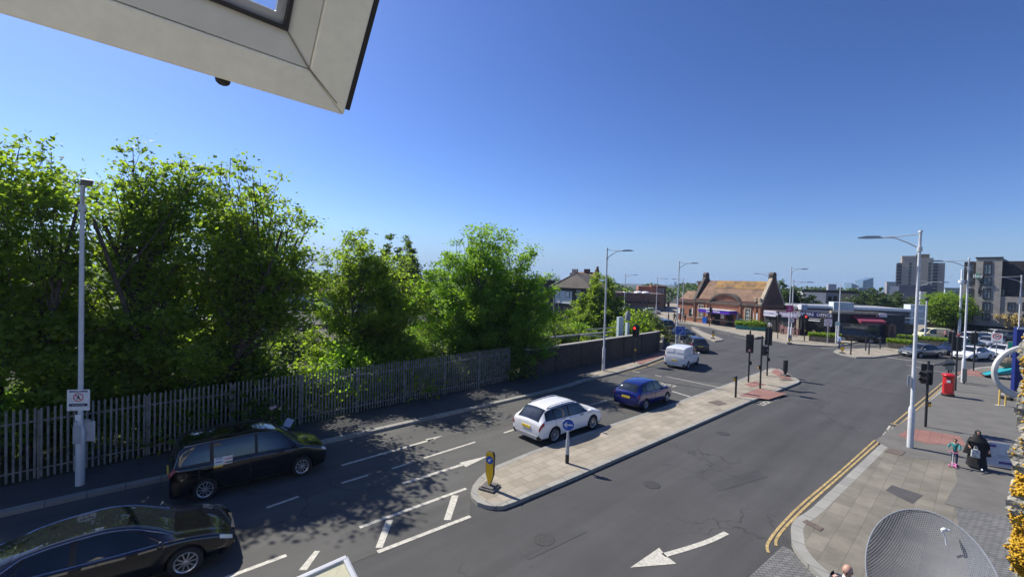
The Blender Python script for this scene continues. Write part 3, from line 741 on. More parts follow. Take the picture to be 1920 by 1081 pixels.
# low wall and rail along the bridge road beyond
bw = thing('parapet_wall', 'low pale parapet along the far footway where the bushes lean over', 'wall', (0, 0, 0))
b = MB(); pth = [(16.2, 45.9), (18.5, 51.6), (19.6, 57.5), (22.2, 73), (24.3, 92)]
for p, q in zip(pth[:-1], pth[1:]):
    a_ = math.atan2(q[1] - p[1], q[0] - p[0]); l = math.hypot(q[0] - p[0], q[1] - p[1])
    b.box(((p[0] + q[0]) / 2, (p[1] + q[1]) / 2, .45), (l, .24, .9), a_)
b.build('wall', mat('pale_concrete', (.30, .27, .21), .9, var=.25, scale=2, bump=.3), bw)
for nm, p0, rz, lab in [('a', AT(1163, 594, 45), .4, 'pale grey metal cabinet column standing behind the brick wall'), ('b', AT(1176, 620, 46), .4, 'short pale post with grey cap behind the brick wall')]:
    tall = nm == 'a'
    t_ = thing('metal_column', lab, 'post', (p0.x, p0.y, 0), rz)
    b = MB(); b.bb(-.3 if tall else -.14, .3 if tall else .14, -.2, .2, -3, p0.z if tall else 2.9); b.build('column', mat('pale_grey_paint', (.5, .58, .58), .5), t_, bevel=.02)
    if not tall: b = MB(); b.lathe([(.16, 3.1), (.3, 3.2), (.28, 3.9), (.1, 4.15)], 10); b.build('cap', mat('cap_grey', (.25, .25, .24), .6), t_, True)

# railway gantry wires seen over the wall
gw = thing('footbridge', 'pale concrete platform edge and girder crossing the railway beyond the wall', 'footbridge', (0, 0, 0))
b = MB(); a = AT(1015, 634, 42); c = AT(1150, 622, 52)
b.tube([a, c], .14, 6); b.tube([AT(1100, 618, 44), AT(1235, 606, 60)], .07, 5); b.tube([AT(1090, 628, 44), AT(1180, 634, 48)], .07, 5)
b.build('girder', mat('pale_girder', (.32, .32, .30), .6), gw)
b = MB()
for px, Y in ((1040, 43.5), (1085, 46), (1130, 50)): p = AT(px, 632, Y); b.tube([(p.x, p.y, -4.6), (p.x, p.y, p.z + .3)], .12, 6)
b.build('support', mat('dark_steel', (.06, .06, .06), .7), gw)

# ================================================================ BUILDINGS
def obox(parent, name, m, *boxes, **k):
    b = MB()
    for q in boxes: b.bb(*q)
    return b.build(name, m, parent, **k)
def window(parent, x, z, w_, h_, y=0.0, frame=M_WHITE, pane=M_GLASSD, bars=1, rows=1, dep=.09, fw=.07, name='window'):
    """window whose face sits on the plane y (front towards -y)"""
    b = MB()
    b.bb(x, x + w_, y - dep, y + .05, z, z + fw); b.bb(x, x + w_, y - dep, y + .05, z + h_ - fw, z + h_)
    b.bb(x, x + fw, y - dep, y + .05, z + fw, z + h_ - fw); b.bb(x + w_ - fw, x + w_, y - dep, y + .05, z + fw, z + h_ - fw)
    for i in range(1, bars): c = x + w_ * i / bars; b.bb(c - .025, c + .025, y - dep * .8, y, z + fw, z + h_ - fw)
    for i in range(1, rows): c = z + h_ * i / rows; b.bb(x + fw, x + w_ - fw, y - dep * .75, y + .001, c - .025, c + .025)
    f = b.build(name, frame, parent)
    p = MB(); p.bb(x + fw, x + w_ - fw, y - .03, y + .01, z + fw, z + h_ - fw); p.build('pane', pane, f)
    return f

# --- railway station
M_SBR = brickmat('station_brick', (.30, .105, .055), (.38, .15, .08), (.22, .15, .11), .225, .075, .008, stain=.18)
M_SBRD = brickmat('station_brick_dark', (.13, .06, .045), (.18, .085, .06), (.10, .08, .07), .225, .075, .008, stain=.25)
M_TILE = brickmat('clay_roof_tiles', (.20, .115, .072), (.245, .15, .09), (.13, .08, .05), .3, .22, .02, stain=.4)
M_LICH = mat('lichened_roof', (.12, .08, .06), .9, scale=.55, col2=(.42, .24, .06), detail=8)
M_STONE = mat('station_stone', (.42, .35, .25), .85, var=.25, scale=3)
M_STONED = mat('sooty_stone', (.11, .09, .075), .9, var=.3, scale=2)
M_PURP = mat('purple_fascia', (.10, .035, .42), .4, var=.05)
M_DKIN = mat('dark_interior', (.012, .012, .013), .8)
A = G(1427, 620); B = G(1268, 600)
ux, uy = (B.x - A.x), (B.y - A.y); FL = math.hypot(ux, uy); ux /= FL; uy /= FL
# local frame: origin at the far left end so that +x runs towards the camera's right and -y faces the street
st = thing('station_building', 'red brick railway station with tall tiled roof, stone gables and purple canopy', 'station', (B.x, B.y, KZ), math.atan2(-uy, -ux))
def SP(px, py):
    s, z = PL((B.x, B.y), -ux, -uy, px, py); return s, z - KZ
x_w = SP(1303, 600)[0]; x_e = SP(1427, 610)[0]
zc = SP(1427, 571)[1]; zr = 8.0; DD = 5.8
obox(st, 'wall', M_SBR, (x_w, x_e, 0, DD, 0, zc))
obox(st, 'side_wing', M_SBR, (-.2, x_w - .01, .5, DD - .6, 0, zc - .25))
obox(st, 'cornice', M_STONED, (x_w - .15, x_e + .15, -.28, .3, zc - .32, zc - .02), (-.35, x_w - .16, .25, .8, zc - .55, zc - .3))
obox(st, 'parapet', M_SBRD, (x_w, x_e, -.1, .25, zc - .02, zc + .42), (-.2, x_w, .35, .7, zc - .3, zc + .1))
zp = SP(1300, 594.5)[1]
obox(st, 'sill_band', M_STONE, (x_w, x_e - .02, -.07, .0, zp - .1, zp + .06), (-.15, x_w, .43, .5, zp - .1, zp + .06))
b = MB(); zz = zc + .1
b.xprism([(.1, zz), (DD / 2, zr), (DD - .1, zz)], x_w + .2, x_e - .45); b.build('roof', M_TILE, st)
b = MB(); k = .32
b.add([(x_w + .6 + 2, .1 + (DD / 2 - .1) * .62 - .05, zz + (zr - zz) * .62 + .03), (x_e - .5, .1 + (DD / 2 - .1) * .62 - .05, zz + (zr - zz) * .62 + .03), (x_e - .5, DD / 2 - .02, zr + .01), (x_w + .6 + 2, DD / 2 - .02, zr + .01)], [(0, 1, 2, 3)])
b.build('roof_lichen', M_LICH, st)
for xg, mm in ((x_w, M_STONED), (x_e, M_STONE)):
    b = MB(); b.xprism([(-.02, zc), (DD / 2 - .45, zr + .3), (DD / 2 + .45, zr + .3), (DD + .02, zc)], xg - .42, xg - .04); b.build('gable', M_SBRD, st)
    b = MB(); b.xprism([(-.2, zc - .05), (-.2, zc + .25), (DD / 2 - .5, zr + .55), (DD / 2 - .3, zr + .3), (.1, zc - .05)], xg - .52, xg + .04)
    b.xprism([(DD + .2, zc - .05), (DD - .1, zc - .05), (DD / 2 + .3, zr + .3), (DD / 2 + .5, zr + .55), (DD + .2, zc + .25)], xg - .52, xg + .04)
    b.build('coping', mm, st)
    b = MB(); b.bb(xg - .6, xg + .1, DD / 2 - .5, DD / 2 + .5, zr + .3, zr + .75)
    b.disc((0, 0), .1, 0, .1) if False else None
    M_ = Matrix.Rotation(PI / 2, 3, 'Y')
    b.lathe([(.05, -.33), (.5, -.33), (.5, .33), (.05, .33)], 16, (xg - .25, DD / 2, zr + 1.05), M_)
    b.build('finial', M_STONED, st)
# big segmental arch in the middle of the facade
s0, _ = SP(1330, 572); s1, _ = SP(1392, 572); zt = SP(1360, 549)[1]; cxa = (s0 + s1) / 2; hw = (s1 - s0) / 2; hh = zt - zc
R_ = (hw * hw + hh * hh) / (2 * hh); cz = zt - R_
def arc(r, n=14):
    a0 = math.asin(min(1, hw / R_)); return [(cxa + r * math.sin(-a0 + 2 * a0 * i / n), cz + r * math.cos(-a0 + 2 * a0 * i / n)) for i in range(n + 1)]
b = MB(); b.vprism(arc(R_ - .25) , -.02, 1.2); b.build('arch_wall', M_SBR, st)
b = MB(); o_ = arc(R_); i_ = arc(R_ - .28)
for q in range(14): b.vprism([i_[q], i_[q + 1], o_[q + 1], o_[q]], -.35, 1.25)
b.build('arch_hood', M_STONED, st)
# piers with ball finials
for px in (1302, 1324, 1387, 1416, 1424):
    s_, _ = SP(px, 600)
    obox(st, 'pier', M_SBR if px != 1302 else M_SBRD, (s_ - .18, s_ + .18, -.16, -.002, 0, zc - .34))
for px in (1416, 1424):
    s_, _ = SP(px, 600); b = MB(); b.bb(s_ - .17, s_ + .17, -.2, .15, zc + .42, zc + .75); b.sphere((s_, -.02, zc + .95), .22, 10, 6); b.build('finial', M_STONE, st)
for a_, c_, zb_, zt_ in ((1309, 1320, 594, 571.5), (1396, 1409, 600, 577)):
    s_, z0_ = SP(a_, zb_); s2, z1_ = SP(c_, zt_)
    f = window(st, s_, zp + .06, s2 - s_, zc - .75 - zp, 0, M_STONE, M_GLASSD, 1, 1, .12, .16)
    b = MB(); ww = s2 - s_ - .3
    for q in (1, 2): b.bb(s_ + .15 + ww * q / 3 - .03, s_ + .15 + ww * q / 3 + .03, -.06, -.032, zp + .2, zc - .85)
    for q in (1, 2, 3): z_ = zp + .1 + (zc - .9 - zp) * q / 4; b.bb(s_ + .16, s2 - .16, -.062, -.034, z_ - .03, z_ + .03)
    b.build('glazing_bar', M_WHITE, f)
for a_, c_ in ((1273.5, 1278), (1288, 1293.5)):
    s_, _ = SP(a_, 596); s2, _ = SP(c_, 596); window(st, s_, zp + .05, s2 - s_, 1.5, .5, mat('green_grey', (.12, .15, .15), .5), M_GLASSD, 1, 2, .07)
for k_, (a_, c_, t_, z_) in enumerate([(1268, 1272.5, 577, 586), (1294.5, 1296.5, 577.5, 588), (1298, 1304.5, 578, 589), (1324, 1327.5, 581, 592), (1352, 1359, 583.5, 595.5), (1382, 1389.5, 585, 597), (1413, 1421.5, 587, 599)]):
    s_, zb_ = SP(a_, z_ + 1); s2, zt_ = SP(c_, t_)
    y_ = .5 if k_ < 3 and c_ < 1300 else 0
    if a_ == 1298: s2 = min(s2, x_w - .45); y_ = .5
    o = obox(st, 'poster_board', M_WHITE if a_ != 1382 else mat('grey_board', (.45, .5, .52), .5), (s_, s2, y_ - .13, y_ - .08, zb_, zt_))
# canopy with name
s0, z1_ = SP(1322, 576); s1, z0_ = SP(1382, 590)
za, zb2 = z1_ - .15, z1_ - .95
obox(st, 'canopy', M_PURP, (s0 + .4, s1 + .1, -2.2, -.17, zb2 + .18, za))
txt('Seven Kings', .58, M_WHITE, st, ((s0 * .52 + s1 * .48) + .3, -2.21, (za + zb2) / 2 + .12), bold=.01)
obox(st, 'canopy_edge', M_WHITE, (s0 + .35, s1 + .15, -2.26, -.18, za + .003, za + .06))
for a_, c_ in ((1333, 1350), (1361, 1375)):
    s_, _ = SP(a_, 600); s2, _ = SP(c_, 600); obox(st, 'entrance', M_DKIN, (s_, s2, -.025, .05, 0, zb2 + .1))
s_, _ = SP(1328, 600); s2, _ = SP(1334, 600)
obox(st, 'blue_hoarding', M_BLUE, (SP(1319, 600)[0], SP(1327, 600)[0], -.3, -.19, 0, 1.15))
# wing roof, chimney
b = MB(); b.xprism([(.4, zc - .15), (DD / 2, zc + 1.7), (DD - .7, zc - .15)], .0, x_w - .5); b.build('roof', M_TILE, st)
sx_, _ = SP(1290.5, 560)
obox(st, 'chimney', M_SBR, (sx_ - .1, sx_ + .95, 2.6, 3.5, zc, 7.5)); obox(st, 'chimney_cap', M_SBRD, (sx_ - .25, sx_ + 1.1, 2.45, 3.65, 7.503, 7.85))
obox(st, 'lean_to', M_SBRD, (x_e + .05, x_e + .9, DD * .3, DD, 0, zc - .6))

# --- shops to the right of the station
def facade(name, label, cat, pl, pr, z0=KZ, group=None):
    a, c = G(*pl), G(*pr); t = thing(name, label, cat, (a.x, a.y, z0), math.atan2(c.y - a.y, c.x - a.x), group)
    u = ((c.x - a.x), (c.y - a.y)); l = math.hypot(*u); u = (u[0] / l, u[1] / l)
    return t, l, (lambda px, py: (lambda r: (r[0], r[1] - z0))(PL((a.x, a.y), u[0], u[1], px, py)))
M_DKSHOP = mat('dark_shopfront', (.022, .02, .026), .6, var=.3, scale=2)
M_WINT = mat('shop_window', (.06, .07, .07), .08, spec=.9, var=.4, scale=1.5)
M_SHR = brickmat('shop_brick', (.10, .055, .05), (.14, .08, .065), (.09, .07, .065), stain=.25)
t_, l, F = facade('shop', 'small shop with white sign board next to the station gable', 'shop', (1429, 621), (1456, 624.5), group='shops in a row by the station')
h = F(1430, 580)[1]
obox(t_, 'wall', M_SHR, (0, l, .3, 7, 0, h)); zs, zs2 = F(1440, 592)[1], F(1440, 582)[1]
obox(t_, 'sign_board', mat('sign_pale', (.68, .66, .72), .5), (.2, l - .2, -.1, .28, zs, zs2)); txt('FLOWERS', .45, mat('sign_letter_blue', (.12, .16, .35), .5), t_, (l * .45, -.11, (zs + zs2) / 2))
obox(t_, 'shop_window', M_WINT, (.3, l * .45, .15, .29, .1, zs - .1)); obox(t_, 'door', M_DKIN, (l * .55, l * .9, .15, .29, 0, zs - .1))
t_, l, F = facade('shop', 'shop with pink and blue sign behind the two white lamp posts', 'shop', (1457, 624.6), (1497, 629), group='shops in a row by the station')
h = F(1460, 582)[1]; obox(t_, 'wall', M_SHR, (0, l, .3, 7, 0, h)); zs, zs2 = F(1480, 595)[1], F(1480, 586)[1]
obox(t_, 'sign_board', mat('sign_pinkblue', (.35, .3, .5), .5), (.1, l - .2, -.1, .28, zs, zs2)); txt('BARBER SHOP', .55, M_WHITE, t_, (l * .5, -.11, (zs + zs2) / 2), bold=.01)
obox(t_, 'shop_window', M_WINT, (.4, l * .6, .12, .29, .5, zs - .2)); obox(t_, 'door', M_DKIN, (l * .68, l * .92, .15, .29, 0, zs - .2))
obox(t_, 'pier', M_STONE, (l - .35, l - .02, -.05, .29, 0, h))
obox(t_, 'crate_stall', mat('crate_pink', (.32, .18, .15), .8, var=.4), (.8, 3.2, -.9, -.1, 0, 1.0))
t_, l, F = facade('shop', 'dark open fronted shop under a long navy sign with white letters', 'shop', (1499, 629.3), (1556, 635.5), group='shops in a row by the station')
h = F(1500, 583)[1]; zs, zs2 = F(1520, 594.5)[1], F(1520, 585)[1]
obox(t_, 'wall', M_SHR, (0, l, 1.2, 7.5, 0, h)); obox(t_, 'side_wall', M_DKSHOP, (0, .25, 0, 1.19, 0, h - .1), (l - .6, l, 0, 1.19, 0, h - .1))
obox(t_, 'sign_board', mat('sign_navy', (.012, .014, .075), .4), (.1, l - 1.4, -.15, .3, zs, zs2 + .1)); txt('LAWYERS  OFFICE', .60, mat('sign_letter_grey', (.42, .44, .58), .5), t_, (l * .42, -.16, (zs + zs2) / 2 + .05), bold=.012)
obox(t_, 'awning_bar', M_WHITE, (1.2, l - 1.2, -.35, -.2, zs - .5, zs - .36), (1.2, l - 1.2, -.12, .0, zs - .2, zs - .13))
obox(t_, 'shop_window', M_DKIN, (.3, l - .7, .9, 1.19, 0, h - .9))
zq = F(1530, 621)[1]
obox(t_, 'counter', mat('patterned_counter', (.22, .17, .14), .7, var=.5, scale=5), (1.6, l - 2.0, .1, .7, .25, max(.9, zq)))
t_, l, F = facade('shop', 'wide dark shop with maroon awning and brick arch at its right end', 'shop', (1557, 635.6), (1698, 640), group='shops in a row by the station')
h = F(1560, 587)[1]; obox(t_, 'wall', M_DKSHOP, (0, l, .3, 8, 0, h)); obox(t_, 'flat_roof', M_STONE, (-.1, l * .62, -.1, .29, h + .003, h + .35))
a_, za = F(1601, 592); c_, zb_ = F(1647, 606)
b = MB(); b.xprism([(.28, za), (.28, za - .12), (-1.3, zb_), (-1.35, zb_ + .35)], a_, c_); b.build('awning', mat('maroon_fabric', (.22, .035, .07), .8), t_)
a_, za = F(1646, 587); c_, zb_ = F(1660, 594); obox(t_, 'sign_board', mat('sign_pale2', (.7, .6, .62), .5), (a_, c_, -.3, .28, zb_, za))
for i in range(6):
    x = F(1565 + i * 14, 620)[0]; obox(t_, 'shop_window', M_WINT, (x, x + 1.1, .1, .29, .5, h * .62))
a_, _ = F(1663, 610); c_, _ = F(1678, 610)
M_OBR = brickmat('arch_brick', (.26, .12, .07), (.32, .16, .09), (.18, .12, .1))
b = MB(); ht_ = F(1670, 596)[1]; b.bb(a_, a_ + .7, -.25, .29, 0, ht_ * .55); b.bb(c_ - .7, c_, -.25, .29, 0, ht_ * .55)
mx_ = (a_ + c_) / 2; ww = (c_ - a_) / 2
for q in range(10):
    t0, t1 = PI * q / 10, PI * (q + 1) / 10
    b.vprism([(mx_ + ww * math.cos(t0), ht_ * .55 + ww * 1.2 * math.sin(t0)), (mx_ + ww * math.cos(t1), ht_ * .55 + ww * 1.2 * math.sin(t1)), (mx_ + (ww - .7) * math.cos(t1), ht_ * .55 + (ww - .7) * 1.2 * math.sin(t1)), (mx_ + (ww - .7) * math.cos(t0), ht_ * .55 + (ww - .7) * 1.2 * math.sin(t0))], -.25, .29)
b.build('brick_arch', M_OBR, t_)
# long white-edged canopy roof and pale boxes behind the shops
t_, l, F = facade('store_building', 'low glazed store with long white roof edge and pale corrugated boxes', 'building', (1488, 622), (1735, 634))
dep_off = 9.0
def FB(px, py):   # plane set back behind the shop row
    a, c = G(1488, 616), G(1735, 628); u = (c - a).normalized()
    return PL((a.x, a.y), u.x, u.y, px, py)
a, c = G(1488, 616), G(1735, 628); t_.location = (a.x, a.y, 0); t_.rotation_euler = (0, 0, math.atan2(c.y - a.y, c.x - a.x)); l = (c - a).length
z0_ = FB(1490, 570)[1]; zl = FB(1500, 571)[1]
obox(t_, 'roof_edge', mat('white_cladding', (.72, .74, .76), .4), (0, l * .93, -1.6, -1.2, zl - .42, zl))
obox(t_, 'roof', mat('grey_roofing', (.30, .31, .33), .6), (0, l * .93, -1.19, 12, zl - .35, zl - .1))
obox(t_, 'glazing', M_WINT, (0, l * .93, .2, 1, 0, zl - .36))
obox(t_, 'fascia_band', mat('slate_grey', (.10, .11, .14), .6), (0, l * .93, -1.0, .19, zl - 1.1, zl - .37))
M_CORR = brickmat('corrugated_pale', (.56, .63, .64), (.60, .66, .67), (.42, .48, .5), .35, 30, .06, offset=0, stain=.06)
x0_, zt_ = FB(1553, 565); x1_, _ = FB(1576, 565); x2_, _ = FB(1590, 566); obox(t_, 'corrugated_box', M_CORR, (x0_, x2_, -1.9, -.2, zl - 1.9, zt_))
x0_, zt_ = FB(1697, 570); x1_, _ = FB(1728, 571); obox(t_, 'corrugated_box', M_CORR, (x0_, x1_, -1.4, .3, 1.8, zt_))
x0_, zt_ = FB(1489, 569); x1_, _ = FB(1500, 569); obox(t_, 'vent_box', mat('vent_white', (.6, .62, .66), .5), (x0_, x1_, -3, -1.7, zl - 1.2, zt_))
b = MB()
for z_ in (2.2, 2.8): b.tube([(l * .74, -2.2, z_), (l * .93, -2.2, z_)], .05, 5)
b.build('handrail', M_LAMP, t_)

# --- flats, offices, towers in the distance
def block(name, label, cat, px0, px1, pyt, Y, depth, m, pyb=None, z0=-1, rot=0, wins=None, group=None, wmat=M_GLASSD, frame=None):
    a = AT(px0, pyt, Y); r1 = ray(px1, pyt); k1 = r1.x / r1.y; ph_ = math.atan2(a.x, a.y) * .85
    l_ = (k1 * a.y - a.x) / (math.cos(ph_) + k1 * math.sin(ph_)); c = Vector((a.x + l_ * math.cos(ph_), a.y - l_ * math.sin(ph_), a.z))
    t = thing(name, label, cat, (a.x, a.y, 0), math.atan2(c.y - a.y, c.x - a.x), group)
    l = math.hypot(c.x - a.x, c.y - a.y); u = ((c.x - a.x) / l, (c.y - a.y) / l)
    obox(t, 'wall', m, (0, l, 0, depth, z0, a.z))
    def f(px, py): return PL((a.x, a.y), u[0], u[1], px, py)
    return t, l, a.z, f
M_FLATW = mat('pale_render', (.55, .56, .58), .8, var=.08)
M_GREYB = mat('grey_render', (.27, .28, .32), .8, var=.1)
M_BUFF = brickmat('buff_brick', (.36, .30, .18), (.40, .34, .21), (.3, .27, .2), stain=.15)
t_, l, H_, F = block('office_block', 'pale grey rendered low block with a dark square window behind the shops', 'building', 1506, 1549, 547, 118, 20, M_FLATW)
x, z = F(1516, 562); x1, z1 = F(1527, 553); window(t_, x, z, x1 - x, z1 - z, 0, M_TRIM, M_GLASSD, 2, 1)
obox(t_, 'roof_edge', M_TRIM, (-.3, l + .3, -.3, .3, H_ + .003, H_ + .7))
t_, l, H_, F = block('office_block', 'grey block with buff brick panel and dark windows left of the trees', 'building', 1549, 1612, 548, 120, 20, M_GREYB)
x, z = F(1573, 570); x1, z1 = F(1605, 551); obox(t_, 'brick_panel', M_BUFF, (x, x1, -.25, -.01, 0, z1))
for a_, b_ in ((1553, 1560), (1562, 1570)):
    x, z = F(a_, 564); x1, z1 = F(b_, 555); window(t_, x, z, x1 - x, z1 - z, 0, M_TRIM, M_GLASSD, 2, 1)
obox(t_, 'roof_edge', M_TRIM, (-.3, l + .3, -.3, .3, H_ + .003, H_ + .7)); obox(t_, 'roof_plant', M_GREYB, (l * .1, l * .35, 3, 8, H_, H_ + 2.4))
M_GLT = mat('tower_glazing', (.16, .25, .33), .15, spec=.8, var=.25, scale=.05)
for k_, (a_, c_, yt, yt2, lb) in enumerate([(1597, 1610, 530, 536, 'low wedge topped glass tower on the skyline, the left one'), (1618, 1638, 526, 520, 'taller glass tower with slanted top on the skyline')]):
    p, q = AT(a_, yt, 620), AT(c_, yt2, 620)
    t_ = thing('glass_tower', lb, 'tower', (p.x, p.y, 0)); b = MB(); b.vprism([(0, 0), (q.x - p.x, 0), (q.x - p.x, q.z), (0, p.z)], 0, 14); b.build('facade', M_GLT, t_)
    b = MB(); n_ = 9
    for i in range(1, n_): z = min(p.z, q.z) * i / n_; b.bb(-.2, q.x - p.x + .2, -.4, -.05, z, z + .8)
    b.build('floor_bands', mat('band_grey', (.3, .33, .37), .6), t_)
for k_, (a_, c_, yt, Y, lb, col) in enumerate([(1610, 1625, 540, 560, 'squat dark slab building beside the slanted glass tower', (.13, .16, .22)), (1663, 1682, 529, 520, 'beige tower block far off, left of the big grey tower', (.34, .30, .28)), (1772, 1800, 541, 300, 'long low white building seen over the lime tree', (.5, .52, .55)), (1571, 1580, 539, 700, 'small dark roof box on the far skyline', (.15, .17, .2))]):
    m_ = mat('far_%d' % k_, col, .8, var=.12, scale=.3)
    t_, l, H_, F = block('far_building', lb, 'building', a_, c_, yt, Y, 16, m_)
    b = MB(); nf = 7
    for i in range(nf): z = H_ * (i + .5) / nf; b.bb(l * .06, l * .94, -.25, .05, z, z + H_ / nf * .4)
    b.build('window_bands', M_WINT, t_)
    obox(t_, 'parapet', mat('far_parapet', (.3, .3, .3), .8), (-.3, l + .3, -.3, 16.3, H_ + .01, H_ + .8))
# skyline right above the station (tiny)
rs_ = random.Random(9)
for i in range(16):
    a_ = 1254 + i * 3.4 + rs_.uniform(-1, 1); t_, l, H_, F = block('far_tower', 'hazy blue tower in the far cluster left of the station chimney', 'tower', a_, a_ + rs_.uniform(1.2, 3), 536 - rs_.choice([1, 2, 3, 5, 7, 8]), 2300, 40, mat('far_haze_blue', (.22, .30, .42), .9), z0=0, group='towers of the far skyline')  # distance haze is mixed into the blue of the tower colour
# dark blue cube and the grey tower
t_, l, H_, F = block('dark_block', 'windowless dark blue grey cube building before the grey tower', 'building', 1686, 1748, 536, 150, 25, mat('dark_blue_cladding', (.05, .06, .095), .6, var=.08))
obox(t_, 'parapet', mat('dark_cap', (.09, .1, .13), .6), (-.2, l + .2, -.2, .4, H_ + .003, H_ + .5))
M_TOW = brickmat('tower_brick', (.42, .345, .265), (.46, .38, .29), (.35, .29, .23), .6, .2, .01, stain=.1)
tp = AT(1683, 489, 230)
tw = thing('tower_block', 'tall grey brown residential tower with dark balcony stacks', 'tower block', (tp.x, tp.y, 0), rad(-40))
HT = AT(1690, 484, 230).z
wT = 18.2
obox(tw, 'wall', M_TOW, (1.8, wT - 4.4, 0, 16, 0, HT)); obox(tw, 'wall', M_TOW, (wT - 2.6, wT, .6, 16, 0, HT - 2.5))
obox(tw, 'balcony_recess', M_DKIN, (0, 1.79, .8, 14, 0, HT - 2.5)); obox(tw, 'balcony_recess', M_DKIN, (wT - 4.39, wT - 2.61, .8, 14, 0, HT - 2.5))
nf = 13
for i in range(1, nf):
    z = (HT - 2.5) * i / nf
    obox(tw, 'balcony', mat('balcony_grey', (.16, .155, .16), .6), (-.3, 1.7, -.2, 1.0, z, z + .9)); obox(tw, 'balcony', mat('balcony_grey', (.16, .155, .16), .6), (wT - 4.5, wT - 2.7, -.4, 1.0, z, z + .9))
for i in range(2, nf):
    z = (HT - 2) * i / nf
    for x in (4.6, 12.0): window(tw, x, z, 1.0, 1.4, 0, M_TRIM, M_GLASSD, 1, 1)
obox(tw, 'roof_plant', mat('plant_olive', (.13, .12, .08), .8), (7.5, 12.5, 3, 12, HT, HT + 2.2)); obox(tw, 'parapet', M_TOW, (1.7, 7.3, -.1, 15.9, HT + .003, HT + 1.2))
t_, l, H_, F = block('brick_chimney_block', 'narrow pale block peeping out left of the lime tree', 'building', 1726, 1737, 546, 140, 10, M_FLATW)
obox(t_, 'parapet', M_TRIM, (-.1, l + .1, -.1, .3, H_ + .003, H_ + .4))

# --- hotel
M_HBR = brickmat('hotel_brick', (.30, .275, .24), (.39, .36, .315), (.25, .23, .2), .45, .15, .015, stain=.2)
M_HDK = brickmat('hotel_dark_cladding', (.03, .026, .028), (.045, .038, .04), (.02, .02, .02), .6, .25, .02, stain=.2)
hA = G(1828, 628); hu = (.60, -.80)
ht = thing('hotel', 'multi storey hotel of grey buff brick with black upper cladding', 'hotel', (hA.x, hA.y, 0), math.atan2(hu[1], hu[0]))
def FH(px, py): return PL((hA.x, hA.y), hu[0], hu[1], px, py)
def hx(px): return FH(px, 560)[0]
zt_ = FH(1850, 484)[1]; zm = FH(1900, 556)[1]; zt2 = FH(1900, 489)[1]
xa, xb, xc = hx(1827), hx(1876), hx(1990)
obox(ht, 'tower_wall', M_HBR, (xa, xb, 0, 14, 0, zt_)); obox(ht, 'coping', M_TRIM, (xa - .1, xb + .1, -.12, .3, zt_ + .003, zt_ + .2))
obox(ht, 'wall', M_HBR, (xb + .01, xc, .15, 14, 0, zm)); obox(ht, 'dark_cladding', M_HDK, (xb + .01, xc, .6, 13, zm + .003, zt2))
xl = hx(1812); xl2 = hx(1798)
obox(ht, 'left_wall', M_HBR, (xl2, xa - .01, .8, 14, 0, FH(1805, 532)[1])); obox(ht, 'left_dark_wall', M_HDK, (xl2 + .3, xa - .01, 1.2, 13, FH(1805, 532)[1] + .003, FH(1812, 490)[1]))
rows_ = [(495, 514), (519, 535), (540, 560), (565, 583), (586, 601)]
for i, (a_, b_) in enumerate(rows_):
    for (p0, p1) in ((1844, 1859 - i * .3), (1816, 1825)):
        y_ = 0 if p0 > 1830 else .8
        x0_, z1_ = FH(p0 - i * .6, a_); x1_, z0_ = FH(p1 - i * .6, b_)
        if p0 < 1830: x1_ = min(x1_, xa - .05)
        window(ht, x0_, z0_, x1_ - x0_, z1_ - z0_, y_, M_TRIM, mat('curtain_glass', (.12, .15, .17), .1, spec=.8, var=.7, scale=1.2), 2, 1, .1, .09)
        if i < 2: obox(ht, 'spandrel', M_HDK, (x0_, x1_, y_ - .08, y_ + .01, z1_ + .003, z1_ + .5))
for i, (a_, b_) in enumerate([(566, 583), (588, 602)]):
    for p0 in (1889, 1917, 1945):
        x0_, z1_ = FH(p0, a_); x1_, z0_ = FH(p0 + 14, b_); window(ht, x0_, z0_, x1_ - x0_, z1_ - z0_, .15, M_TRIM, mat('curtain_glass', (.12, .15, .17)), 2, 1, .1, .09)
for p0 in (1876.5, 1913): x0_, z1_ = FH(p0, 542); x1_, z0_ = FH(p0 + 5, 555); window(ht, x0_ + .1, z0_, x1_ - x0_, z1_ - z0_, .6, M_TRIM, mat('curtain_glass', (.12, .15, .17)), 1, 1, .1, .07)
x0_, z1_ = FH(1829, 513); x1_, z0_ = FH(1841, 522)
obox(ht, 'sign', mat('sign_green', (.02, .25, .09), .4), (x0_, x1_ - .2, -.55, -.02, z0_, z1_)); txt('ibis', .85, M_WHITE, ht, ((x0_ + x1_) / 2 - .05, -.56, (z0_ + z1_) / 2), bold=.015)
for i, ch in enumerate('STYLES'): txt(ch, .95, M_TRIM, ht, (hx(1838 - i * .4), -.03, FH(1838, 528.5 + i * 4.6)[1]), bold=.02)
obox(ht, 'ground_floor_glazing', M_DKIN, (xa - 6, xc, -.12, -.005, 0, FH(1860, 611)[1]))
# telecom mast
mp = G(1798, 629); mt = thing('telecom_mast', 'slim white telecom mast with a short fat collar, left of the hotel', 'mast', (mp.x, mp.y, 0))
b = MB(); zt3 = PL((mp.x, mp.y), .7, -.7, 1806, 505)[1]; b.cyl((0, 0, 0), (0, 0, zt3), .2, .14, 12); b.build('pole', M_WHITE, mt, True)
b = MB(); b.cyl((0, 0, zt3 * .80), (0, 0, zt3 * .84), .42, .42, 14); b.build('collar', M_WHITE, mt)

